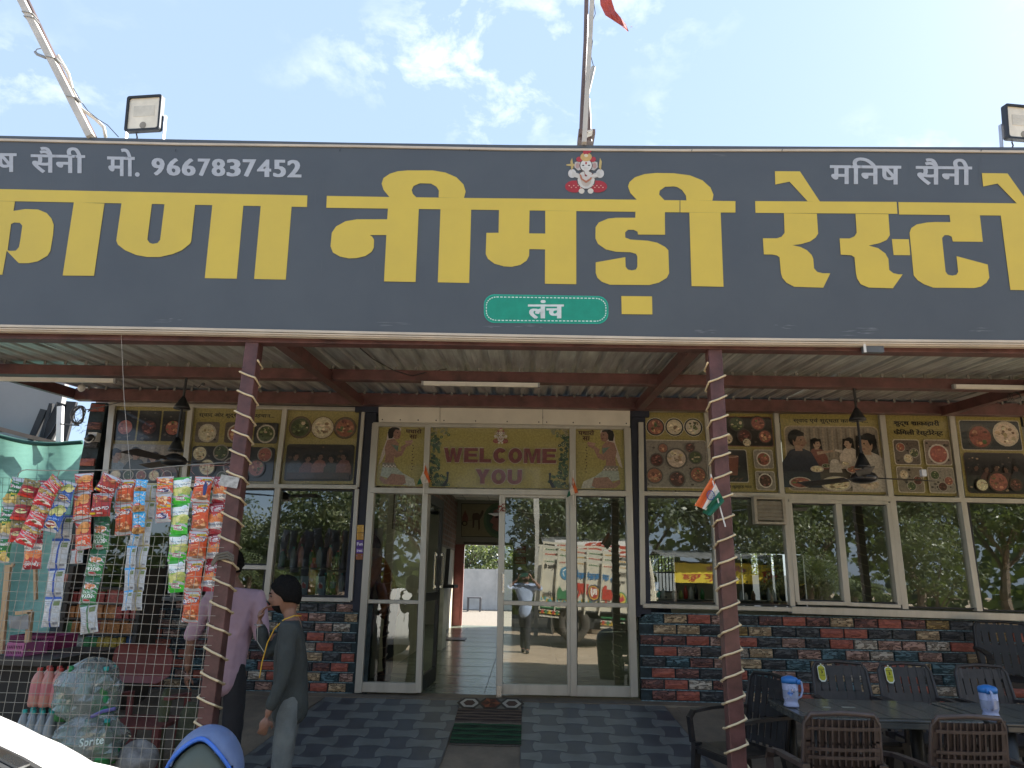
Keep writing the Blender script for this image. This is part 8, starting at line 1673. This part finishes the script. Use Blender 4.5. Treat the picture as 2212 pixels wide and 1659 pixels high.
# bags of green soda
FILM = glass_mat('clear plastic film', (.80, .83, .80), .10); fo = FILM.node_tree; df_ = fo.nodes.new('ShaderNodeBsdfDiffuse'); df_.inputs[0].default_value = (.62, .66, .64, 1); mz_ = fo.nodes.new('ShaderNodeMixShader'); mz_.inputs[0].default_value = .26; ou_ = [x for x in fo.nodes if x.type == 'OUTPUT_MATERIAL'][0]; pv_ = ou_.inputs[0].links[0].from_socket; fo.links.new(pv_, mz_.inputs[1]); fo.links.new(df_.outputs[0], mz_.inputs[2]); fo.links.new(mz_.outputs[0], ou_.inputs[0])
def bag(label, cx, cy, rx, ry, Y, seed, text=None):
    c = L_(cx, cy, Y); k = (c-CAMP).dot(FW)/FPX/2.0182/1.8517; rx *= k; ry *= k; t = thing('soda_bag', label, 'bag of bottles', c-V((0, 0, ry)))
    for i in range(3):
        for j in range(2):
            x = c.x+(i-1)*rx*.58; b0 = (x, Y+(j-.5)*.1, c.z-ry*.93); q = MB(); q.lathe([(rx*.24, 0), (rx*.26, .02), (rx*.26, ry*1.0), (rx*.15, ry*1.35), (rx*.07, ry*1.6)], b0, 12); b_ = q.build('bottle', GRB, t, smooth=True); q = MB(); q.lathe([(rx*.268, ry*.3), (rx*.268, ry*.85)], b0, 12, cap=False); q.build('label', GRL if i != 1 else mat('pale label', (.35, .40, .36), .5), b_); q = MB(); q.lathe([(rx*.08, ry*1.6), (rx*.08, ry*1.72)], b0, 8); q.build('cap', TEAL if i else GRL, b_)
    R_ = random.Random(seed); vs = []; fs = []; n, m_ = 26, 16
    for a in range(m_+1):
        th = -pi/2+pi*a/m_
        for b in range(n): ph = 2*pi*b/n; f = 1+.10*sin(ph*5+seed+3*th)+.08*sin(7*th+ph*3)+R_.uniform(-.03, .03); zz_ = sin(th); sx_ = cos(th)**.55; top = 1.0 if zz_ < .3 else 1-.5*(zz_-.3); vs.append(c+V((rx*1.02*sx_*cos(ph)*f*top, rx*.8*sx_*sin(ph)*f*top, ry*1.02*zz_*(1+.05*sin(ph*3)))))
    fs = [(a*n+b, a*n+(b+1) % n, (a+1)*n+(b+1) % n, (a+1)*n+b) for a in range(m_) for b in range(n)]; q = MB(); q.add(vs, fs); q.build('film', FILM, t)
    if text: ik = Ink(lambda x, y, l: c+V((rx*x, -rx*.9-.002*l, -ry*y))); ik.text(text, .25, -.25, .95, .15, '#d8e8e0', .03, dy=-.15); ik.build('printed_name', INKM, t)
bag('clear plastic bag of green soda bottles, the upper one of two behind the fence', 720, 1030, 245, 235, 5.25, 2); bag('clear plastic bag of green soda bottles, the lower one of two behind the fence', 720, 1420, 270, 200, 5.2, 5, 'Sprite')
q = MB(); a = L_(740, 1245, 5.02); b = L_(930, 1180, 5.02); q.tube([a, a.lerp(b, .5)+V((0, -.01, .01)), b], .012, 6); tag(q.build('purple_ribbon', mat('purple ribbon', (.13, .12, .35), .6)), 'purple ribbon tied between the two soda bags', 'ribbon')
q = MB(); vs = []; c = L_(1090, 1590, 5.3)
for a in range(9):
    for b in range(14): th = -pi/2+pi*a/8; ph = 2*pi*b/14; vs.append(c+V((.14*cos(th)*cos(ph)*(1+.15*sin(3*ph)), .12*cos(th)*sin(ph), .10*sin(th)*(1+.3*sin(ph*2)))))
q.add(vs, [(a*14+b, a*14+(b+1) % 14, (a+1)*14+(b+1) % 14, (a+1)*14+b) for a in range(8) for b in range(14)]); tag(q.build('plastic_bag', mat('pale crumpled bag', (.30, .30, .30), .4, 0, .2, 20), smooth=True), 'pale crumpled plastic bag on the ground inside the fence', 'bag')
for i, (x0, y0, x1, y1, m_, lab) in enumerate(((1215, 1010, 1400, 1560, mat('olive sack', (.13, .145, .08), .9, 0, .15, 9, .5, 60), 'olive green sack standing behind the red chair'), (1410, 1130, 1640, 1600, mat('dark olive sack', (.09, .10, .06), .9, 0, .15, 9, .5, 60), 'dark olive sack beside the legs of the man in pink'))):
    a = L_(x0, y1, 6.0); b = L_(x1, y0, 6.0); c = ((a.x+b.x)/2, 6.0, 0); w_ = (b.x-a.x)/2; q = MB(); q.lathe([(w_*.7, 0), (w_, .08), (w_*1.05, b.z*.5), (w_*.9, b.z*.85), (w_*.5, b.z)], c, 14, sy=.8); o = q.build('sack', m_, smooth=True); tag(o, lab, 'sack')
    tx = bpy.data.textures.new('sackfolds', 'CLOUDS'); tx.noise_scale = .18; d = o.modifiers.new('folds', 'DISPLACE'); d.texture = tx; d.strength = .08
# ================================================================ THINGS INDOORS
def barboxes(name, loc, parts): pass
mural = poster('wide mural of a camel cart beside a green and red painted face over the back doorway', None, [(990, 1086), (1110, 1088), (1110, 1162), (991, 1160)], lambda ik: None)
for o in list(mural.children): bpy.data.objects.remove(o)
bpy.data.objects.remove(mural)
a = [at(*p, YB-.02) for p in (K(KD, 820, 762), K(KD, 1184, 765), K(KD, 1184, 1015), K(KD, 820, 1008))]; mt = thing('wall_mural', 'framed mural with a camel cart beside a pink face in green over the back doorway', 'mural', (a[3]+a[2])/2); q = MB(); bk = V((0, .015, 0)); q.hexa([a[3], a[2], a[2]+bk, a[3]+bk, a[0], a[1], a[1]+bk, a[0]+bk]); q.build('frame', BLACKP, mt)
ik = Ink(lambda x, y, l: (a[0]*(1-x)+a[1]*x)*(1-y)+(a[3]*(1-x)+a[2]*x)*y-V((0, .004+.001*l, 0))); MUTE[0] = .5; ik.grid(.01, .02, .99, .98, '#a89c70')
for r, c in ((.30, '#5c9468'), (.24, '#3c8068'), (.19, '#386c60')): ik.disc(.75, .5, r, c, r*1.75)
ik.poly([(.66, .2), (.80, .12), (.86, .3), (.88, .6), (.80, .85), (.70, .80), (.62, .72), (.66, .62), (.58, .55), (.64, .4)], '#b85860'); ik.disc(.72, .40, .035, '#301818', .03); ik.poly([(.8, .12), (.9, .2), (.92, .7), (.84, .5)], '#2c4c40')
ik.poly([(.22, .40), (.24, .30), (.34, .28), (.38, .34), (.42, .20), (.46, .22), (.43, .36), (.38, .48), (.38, .75), (.35, .82), (.34, .50), (.27, .50), (.26, .72), (.23, .74), (.23, .50)], '#6c4430'); ik.poly([(.02, .42), (.08, .2), (.14, .42), (.14, .55), (.02, .55)], '#9c3c34'); ik.disc(.07, .60, .06, '#4c3028', .08); ik.disc(.07, .6, .035, '#a89c58', .045)
for k in range(4): ik.grid(.15+k*.02, .5, .16+k*.02, .52, '#4c3028')
ik.build('print', INKM, mt); MUTE[0] = 0
# red notices on the rear wall right of the doorway
for i, (y0, y1, txt) in enumerate(((313, 385, 'No DRINKING'), (420, 488, 'NO SMOKING'))):
    p0 = at(*K(KM, 370, y0), YB-.015); p1 = at(*K(KM, 480, y1), YB-.015); t = thing('notice', ['upper', 'lower'][i]+' red notice on the rear wall beside the back doorway', 'notice', (p0.x, YB-.02, p1.z)); q = MB(); q.box((p0.x, YB-.03, p1.z), (p1.x, YB-.012, p0.z)); q.build('plate', mat('red notice', (.30, .03, .04), .5), t)
    ik = Ink(lambda x, y, l: V((p0.x+(p1.x-p0.x)*x, YB-.031-.001*l, p0.z+(p1.z-p0.z)*y))); w1, w2 = txt.split(); ik.text(w1, .25, .12, .65, .45, '#d8c8c8', .05); ik.text(w2, .08, .58, .92, .88, '#d8c8c8', .05); ik.build('lettering', INKM, t)
# brick print panel on the left interior wall
q = MB(); R_ = random.Random(4); ipn = thing('wall_covering', 'brick patterned covering on the upper left wall inside the doorway', 'wall covering', (XL, 12, 2.2)); q.box((XL+.001, 9.2, 2.15), (XL+.012, 17.8, 3.38)); q.build('sheet', mat('grey pink covering', (.26, .22, .20), .7, 0, .12, 3), ipn); q = MB()
for j in range(10):
    y = 9.3+(j % 2)*.18
    while y < 17.6: q.box((XL+.0125, y, 2.20+j*.115), (XL+.016, y+.30, 2.28+j*.115)); y += .42
q.build('printed_brick', mat('printed brick', (.24, .13, .11), .7, 0, .3, 2), ipn, kind='stuff')
# small fridge cabinet, black cloth, mat
cb = thing('white_cabinet', 'white cabinet with a black strap inside the open doorway', 'cabinet', (-1.3, 12.2, ZF)); cx0 = at(952, 1350, 12.2).x
q = MB(); q.box((XL+.02, 12.2, ZF), (cx0+.03, 12.8, ZF+.98)); q.build('body', mat('white cabinet paint', (.72, .72, .66), .4), cb); q = MB(); q.box((XL+.02, 12.17, ZF+.98), (cx0+.20, 12.85, ZF+1.03)); q.build('top', BLACKP, cb); q = MB(); q.beam((cx0+.06, 12.15, ZF+1.03), (cx0+.08, 12.15, ZF+1.62), .07, .02, up=(0, 1, 0)); q.build('strap', BLACKP, cb)
c = atz(978, 1381, ZF); q = MB(); q.box((c.x-.35, c.y-.25, ZF+.002), (c.x+.25, c.y+.25, ZF+.014)); tag(q.build('floor_mat', BLACKP), 'black mat lying on the tiles inside the open door', 'mat')
# ceiling fan indoors + fans under the awning
def fan(label, x, y, ztop, zhub, r, rot, blades=3, rodm=BLACKP):
    t = thing('ceiling_fan', label, 'fan', (x, y, ztop)); q = MB(); q.tube([(x, y, zhub+.08), (x, y, ztop)], .012, 8); q.build('rod', rodm, t)
    q = MB(); q.lathe([(.075, 0), (.07, .02), (.02, .11), (.014, .12)], (x, y, ztop-.30), 14); q.build('canopy', BLACKP, t, smooth=True); q = MB(); q.lathe([(.012, 0), (.02, .0), (.065, -.11), (.07, -.13), (.02, -.13)], (x, y, zhub+.22), 14); q.build('lower_cone', BLACKP, t, smooth=True)
    q = MB(); q.lathe([(.04, -.05), (.10, -.035), (.115, 0), (.10, .03), (.05, .06), (.02, .07)], (x, y, zhub), 20); q.build('motor', mat('black fan motor', (.02, .02, .022), .3), t, smooth=True)
    for i in range(blades):
        a = rot+2*pi*i/blades; d = V((cos(a), sin(a), 0)); n_ = V((-d.y, d.x, 0)); q = MB(); c0 = V((x, y, zhub)); w0, w1 = .05, .075
        P8 = [c0+d*.16-n_*w0+V((0, 0, -.012)), c0+d*r-n_*w1+V((0, 0, -.02)), c0+d*r+n_*w1+V((0, 0, .012)), c0+d*.16+n_*w0+V((0, 0, .012))]; q.hexa([p-V((0, 0, .002)) for p in P8]+[p+V((0, 0, .002)) for p in P8]); q.beam(c0+d*.09, c0+d*.2, .03, .008); q.build('blade', mat('dark brown fan blade', (.035, .025, .022), .35), t)
    return t
f1 = at(403, 815, YM); h1 = at(380, 996, YM); fan('ceiling fan on a long rod under the awning at the left', f1.x, YM, zm, h1.z, .60, .35)
f2 = at(1842, 815, YM); h2 = at(1858, 1032, YM); fan('ceiling fan on a long rod under the awning at the right', f2.x, YM, zm, h2.z, .62, .1)
q = MB(); q.box((h2.x+.50, YM-.1, h2.z+.01), (h2.x+.54, YM-.06, h2.z+.07)); tag(q.build('paper_scrap', mat('white paper scrap', (.75, .76, .78), .6)), 'white paper scrap stuck on the right fan blade', 'paper')
fi = at(*K(KD, 1205, 830), 11.5); fan('ceiling fan inside the room behind the closed glass door', fi.x, 11.5, 3.41, fi.z, .58, .2)
fi = at(*K(KR, 285, 655), 11.0); fan('ceiling fan inside the room behind the first right hand window', fi.x, 11.0, 3.41, fi.z, .58, .9)
# wires near the fans
q = MB(); q.tube([at(418, 832, YM), at(428, 838, YM-.02), at(436, 830, YM-.02)], .004, 4); q.tube([at(436, 830, YM-.02), at(442, 830, YM-.02)], .012, 6); tag(q.build('loose_wire', BLACKP), 'loose wire with a white plug by the left fan rod', 'wire')
q = MB(); q.tube([at(1872, 815, YM), at(1868, 830, YM), at(1850, 838, YM), at(1845, 850, YM)], .005, 4); tag(q.build('loose_wire', BLACKP), 'loose black wire beside the right fan rod', 'wire')
q = MB(); q.tube([at(778, 752, 5.1), at(805, 775, 5.6), at(850, 800, 6.0), at(890, 812, 6.25), at(930, 802, 6.28), at(965, 797, 6.28)], .005, 5); tag(q.build('slack_wire', BLACKP, smooth=True), 'slack black wire crossing under the roof sheets left of the middle batten', 'wire')
c = at(176, 838, YM+.4); q = MB(); q.ell(c, (.035, .035, .04), 10, 8); q.tube([c+V((0, 0, .04)), c+V((0, 0, .2))], .005, 5); tag(q.build('hanging_bulb', PLW, smooth=True), 'small bulb hanging under the awning at the left end', 'bulb')
c = at(2196, 858, YM-.05); q = MB(); 
for k in range(4): q.tube([c+V((.04*cos(a)*(1+.2*k), .01*k, .05*sin(a))) for a in [2*pi*i/12 for i in range(13)]], .003, 4)
tag(q.build('wire_bundle', BLACKP), 'small bundle of thin wire under the right led batten', 'wire')
# bottles and goods behind the windows
OD_ = ('first', 'second', 'third', 'fourth', 'fifth', 'sixth', 'seventh', 'eighth', 'ninth', 'tenth', 'eleventh', 'twelfth', 'thirteenth', 'fourteenth')
bi = thing('display_shelf', 'dark display shelf of bottles inside the window beside the navy column', 'shelf', (-2.6, 8.3, 1.3)); x0 = at(580, 1280, 8.3).x; x1 = at(748, 1280, 8.3).x; z1 = at(660, 1284, 8.2).z; z2 = at(660, 1226, 8.4).z
for z in (z1, z2): q = MB(); q.box((x0-.1, 8.1, z-.02), (x1+.1, 8.6, z)); q.build('board', mat('dark shelf board', (.05, .04, .03)), bi)
REDB = mat('red soda bottle', (.42, .07, .04), .2, 0, .1); bottle((at(672, 1280, 8.2).x, 8.2, z1), .052, .40, RCAP, REDB, mat('orange red label', (.55, .14, .08), .4), lab='large red soda bottle standing inside the window beside the navy column')
for i, (u, m_, lm) in enumerate(((700, GRB, GRL), (716, GRB, mat('teal blue label', (.05, .3, .4), .4)), (733, WATER, mat('pale label', (.35, .4, .36))), (606, GRB, GRL))): bottle((at(u, 1280, 8.25).x, 8.25+.03*i, z1), .035, .24, [TEAL, RCAP, TEAL, GRL][i], m_, lm, grp='small bottles on the lower display shelf', lab=('green bottle just right of', 'blue labelled bottle right of', 'clear bottle furthest right of', 'green bottle left of')[i]+' the large red bottle on the lower shelf')
for i in range(7): bottle((at(608+i*20, 1222, 8.35).x, 8.35+.05*(i % 2), z2), .032, .20+.03*(i % 3), [RCAP, TEAL, GRL][i % 3], [GRB, WATER, PKJ][i % 3], None, grp='small bottles on the upper display shelf', lab=OD_[i]+' bottle from the left on the upper display shelf inside the window')
for i, (u, c) in enumerate(((632, '#4c8ca8'), (652, '#5898a8'), (688, '#4888a0'))):
    a = at(u-7, 1272, 8.15); q = MB(); q.box((a.x, 8.15, z1), (a.x+.10, 8.2, z1+.20)); o = q.build('drink_pack', mat('blue drink pack', (.10, .22, .28), .4)); tag(o, OD_[i]+' pale blue drinks pack from the left beside the large red bottle', 'pack', 'blue drinks packs on the display shelf')
    ik = Ink(lambda x, y, l: V((a.x+.10*x, 8.149-.001*l, z1+.2*(1-y)))); ik.disc(.5, .5, .32, '#d8e0e8', .18); ik.poly([(.35, .42), (.5, .3), (.58, .42), (.8, .45), (.78, .66), (.4, .66)], '#b82c28'); ik.build('print', INKM, o)
zi = at(1450, 1293, 8.15).z; tbx0 = at(1405, 1293, 8.15).x; tbx1 = at(1690, 1293, 8.15).x; it = thing('window_ledge', 'inner counter with sauce bottles along the first two right hand windows', 'counter', ((tbx0+tbx1)/2, 8.1, zi)); q = MB(); q.box((tbx0, 7.95, zi-.03), (tbx1, 8.35, zi)); q.build('top', mat('dark counter top', (.05, .045, .04)), it)
for i, (u, m_, h_) in enumerate(((1421, TEAL, .10), (1433, PLW, .11), (1457, PLW, .09), (1470, mat('yellow green jar', (.3, .32, .08), .4), .09), (1482, RCAP, .14), (1495, PLW, .13), (1503, BLACKP, .16), (1518, GRB, .12), (1584, PLW, .08), (1600, WATER, .10), (1612, PLW, .08), (1630, mat('brown jar', (.2, .1, .05), .4), .1), (1660, WATER, .14), (1672, PLW, .12))):
    x = at(u, 1290, 8.1).x; q = MB(); q.lathe([(.022, 0), (.024, h_*.6), (.012, h_*.85), (.011, h_)], (x, 8.08+.03*(i % 3), zi), 10); tag(q.build('sauce_bottle', m_, smooth=True), OD_[i]+' jar from the left on the inner counter behind the right hand windows', 'jar', 'jars on the inner counter')
# big shelf unit / green wall poster inside right end
gp = [at(*K(KR, *p), 10.5) for p in ((2000, 660), (2500, 665), (2560, 1150), (2060, 1140))]; t = thing('interior_poster', 'faded green poster of a woman figure behind the rightmost pane', 'poster', (gp[3]+gp[2])/2); q = MB(); q.hexa([gp[3], gp[2], gp[2]+bk, gp[3]+bk, gp[0], gp[1], gp[1]+bk, gp[0]+bk]); q.build('sheet', mat('faded green sheet', (.16, .20, .11), .6), t)
ik = Ink(lambda x, y, l: (gp[0]*(1-x)+gp[1]*x)*(1-y)+(gp[3]*(1-x)+gp[2]*x)*y-V((0, .004+.001*l, 0))); ik.poly([(.14, .10), (.2, .02), (.26, .08), (.28, .25), (.34, .45), (.30, .6), (.12, .6), (.16, .4), (.1, .3)], '#3c4c30'); ik.disc(.19, .1, .03, '#6c5c44', .04); ik.build('print', INKM, t)
iw = MB(); iw.box((3.6, 10.54, ZF), (7.2, 10.62, 3.41)); 
# ================================================================ DETAILS ON THE SHOPFRONT
# exhaust fan
def E(x, y, Y=YW-.12): return at(*K(KR, x, y), Y)
ex = thing('exhaust_fan', 'dusty louvred exhaust fan set in the corner of the window behind the right post', 'exhaust fan', E(805, 715)); EXM = mat('dusty cream plastic', (.42, .38, .30), .6, 0, .12, 9)
q = MB(); a, b = E(724, 714), E(886, 566); 
for p, r_ in (((a.x, YW-.12, a.z), (b.x, YW-.02, a.z+.025)), ((a.x, YW-.12, b.z-.025), (b.x, YW-.02, b.z)), ((a.x, YW-.119, a.z+.0255), (a.x+.03, YW-.021, b.z-.0255)), ((b.x-.03, YW-.119, a.z+.0255), (b.x, YW-.021, b.z-.0255))): q.box(p, r_)
q.build('frame', EXM, ex)
for i in range(5): z = a.z+.045+(b.z-a.z-.09)*(i+.5)/5; q = MB(); q.beam((a.x+.035, YW-.10, z), (b.x-.035, YW-.10, z), .06, .005, up=(0, -.75, .65)); q.build('louvre', EXM, ex)
q = MB(); q.lathe([(.04, -.02), (.04, .02)], (0, 0, 0), 12); q3 = MB(); cc_ = V(((a.x+b.x)/2, YW-.05, (a.z+b.z)/2)); q3.add([(cc_.x+x, cc_.y+z, cc_.z+y) for x, y, z in q.v], q.f); q3.build('motor', BLACKP, ex)
for i in range(5):
    an = i*2*pi/5; q = MB(); q.beam(cc_, cc_+V((.13*cos(an), 0, .13*sin(an))), .006, .06, up=(-sin(an), .4, cos(an))); q.build('blade', mat('grey fan blade', (.12, .12, .11), .5), ex)
# flags
OG, WH, GN = '#d8703c', '#dcd6cc', '#246850'
def flag3(label, quad, Y, pole, wheel=True, vertical=True):
    t = thing('indian_flag', label, 'flag', at(*quad[3], Y)); tl, tr, br, bl = [at(*p, Y) for p in quad]
    def M(x, y, l): p = (tl*(1-x)+tr*x)*(1-y)+(bl*(1-x)+br*x)*y; return p+V((0, -.02*sin(x*6+y*3)-.012*sin(y*9)-.0012*l, 0))
    ik = Ink(M)
    for i, c in enumerate((OG, WH, GN)): ik.grid(0, i/3, 1, (i+1)/3, c, 6, 3, up=0)
    if wheel:
        ik.l = 1; 
        for k in range(24): a = 2*pi*k/24; b = 2*pi*(k+1)/24; ik.quad((.5+.13*cos(a), .5+.145*sin(a)), (.5+.13*cos(b), .5+.145*sin(b)), (.5+.11*cos(b), .5+.125*sin(b)), (.5+.11*cos(a), .5+.125*sin(a)), '#283c7c', up=0)
        for k in range(12): a = 2*pi*k/12; d = V((cos(a), sin(a))); ik.quad((.5, .5), (.5+.11*cos(a-.05), .5+.12*sin(a-.05)), (.5+.11*cos(a), .5+.12*sin(a)), (.5+.11*cos(a+.05), .5+.12*sin(a+.05)), '#283c7c', up=0)
        ik.disc(.5, .5, .03, '#283c7c', .035, up=.1)
    o = ik.build('cloth', mat_flag, t); sd2 = o.modifiers.new('thickness', 'SOLIDIFY'); sd2.thickness = .0015; sd2.offset = 1
    q = MB(); q.tube([at(*pole[0], Y-.005), at(*pole[1], Y-.005)], .006, 6); q.build('stick', PLW, t)
mat_flag = ink_mat('flag cloth', .75, 0, .12, 18)
flag3('Indian flag taped to the right awning post', [(1533, 1029), (1568, 1070), (1524, 1113), (1500, 1100)], YF-.09, [(1546, 1025), (1570, 1138)]) if False else None
def tri_flag(label, strips, Y, stick, wheel=None):
    t = thing('indian_flag', label, 'flag', at(*stick[1], Y)); R_ = random.Random(1)
    for nm, pts, c in strips:
        ik = Ink(lambda x, y, l: at(x, y, Y-.015*sin((x+y)*.25)-.001*l)); 
        (a0, a1, b1, b0) = pts; n = 6
        for i in range(n):
            f, g_ = i/n, (i+1)/n; L4 = lambda p, r_, s_: (p[0]+(r_[0]-p[0])*s_, p[1]+(r_[1]-p[1])*s_)
            ik.quad(L4(a0, a1, f), L4(a0, a1, g_), L4(b0, b1, g_), L4(b0, b1, f), c, up=0)
        o = ik.build(nm, mat_flag, t); sd2 = o.modifiers.new('thickness', 'SOLIDIFY'); sd2.thickness = .0015; sd2.offset = 1
    if wheel:
        ik = Ink(lambda x, y, l: at(x, y, Y-.018-.001*l)); cx, cy, r = wheel
        for k in range(20): a = 2*pi*k/20; b = 2*pi*(k+1)/20; ik.quad((cx+r*.8*cos(a), cy+r*sin(a)), (cx+r*.8*cos(b), cy+r*sin(b)), (cx+r*.64*cos(b), cy+r*.82*sin(b)), (cx+r*.64*cos(a), cy+r*.82*sin(a)), '#34507c', up=0)
        for k in range(12): a = 2*pi*k/12; ik.poly([(cx, cy), (cx+r*.66*cos(a-.09), cy+r*.84*sin(a-.09)), (cx+r*.66*cos(a+.09), cy+r*.84*sin(a+.09))], '#4c6890', up=0)
        ik.build('wheel_emblem', mat_flag, t)
    q = MB(); q.tube([at(*stick[0], Y+.004), at(*stick[1], Y+.004)], .005, 6); q.build('stick', PLW, t)
tri_flag('large Indian flag taped to the right awning post', [('orange_band', [(1534, 1029), (1542, 1043), (1516, 1109), (1500, 1095)], OG), ('white_band', [(1542, 1043), (1552, 1057), (1520, 1108), (1516, 1109)], WH), ('white_band', [(1534, 1040), (1554, 1062), (1530, 1098), (1514, 1085)], WH), ('green_band', [(1553, 1068), (1562, 1078), (1531, 1115), (1517, 1105)], GN)] if False else
         [('orange_band', [(1537, 1030), (1545, 1044), (1517, 1098), (1500, 1092)], OG), ('white_band', [(1545, 1044), (1554, 1062), (1527, 1103), (1517, 1098)], WH), ('green_band', [(1554, 1062), (1565, 1083), (1535, 1115), (1517, 1107)], GN)], YF-.10, [(1535, 1024), (1567, 1138)], (1535, 1070, 11))
tri_flag('small Indian flag at the left door mullion', [('orange_band', [(919, 1004), (930, 1040), (926, 1044), (916, 1022)], OG), ('white_band', [(914, 1018), (926, 1042), (912, 1045), (908, 1032)], WH), ('green_band', [(908, 1032), (912, 1045), (901, 1047), (903, 1040)], GN)], YW-.13, [(917, 1000), (915, 1070)])
tri_flag('small Indian flag at the right door mullion', [('orange_band', [(1237, 1030), (1249, 1064), (1241, 1066), (1236, 1048)], OG), ('white_band', [(1236, 1045), (1242, 1066), (1233, 1070), (1230, 1058)], WH), ('green_band', [(1230, 1058), (1233, 1070), (1224, 1075), (1227, 1064)], GN)], YW-.13, [(1238, 1015), (1238, 1090)])
# sweet strip on the navy column
sw_ = thing('sweet_packet_strip', 'purple and gold sweet packet strip hanging on the left navy column', 'sweet packets', at(779, 1136, YW-.05))
for i, (v0, v1, c, tx_) in enumerate(((1134, 1150, '#b08830', ''), (1151, 1166, '#a87c28', ''), (1167, 1182, '#4c2c7c', 'Fun'), (1183, 1195, '#543488', 'treat'), (1196, 1209, '#7c4828', ''))):
    M = lambda x, y, l: at(771+(786-771)*x-i*.6, v0+(v1-v0)*y, YW-.06-.004*sin(pi*x)-.0008*l); ik = Ink(M); ik.grid(0, 0, 1, 1, c, 3, 2); ik.grid(.1, .25, .9, .4, '#c8a860' if i < 2 else '#7058a8'); 
    if tx_: ik.text(tx_, .1, .3, .9, .75, '#e0dce8', .03)
    o = ik.build('sachet', INKP, sw_); sd2 = o.modifiers.new('thickness', 'SOLIDIFY'); sd2.thickness = .003; sd2.offset = 1
# chilli string
ch = thing('chilli_string', 'dry red chilli charm hanging on the closed door leaf', 'charm', at(1084, 1085, YW-.1)); R_ = random.Random(3)
for i in range(7): c = at(1084, 1090+i*2.2, YW-.1); d = V((random.uniform(-1, 1), -.2, random.uniform(-.6, .3))).normalized()*.05; q = MB(); q.tube([c, c+d*.6, c+d+V((0, 0, -.01))], [.007, .006, .001], 6); q.build('chilli', mat('dry chilli', (.22, .03, .02), .4), ch)
q = MB(); q.tube([at(1084, 1072, YW-.1), at(1084, 1106, YW-.1)], .002, 4); q.build('thread', BLACKP, ch)
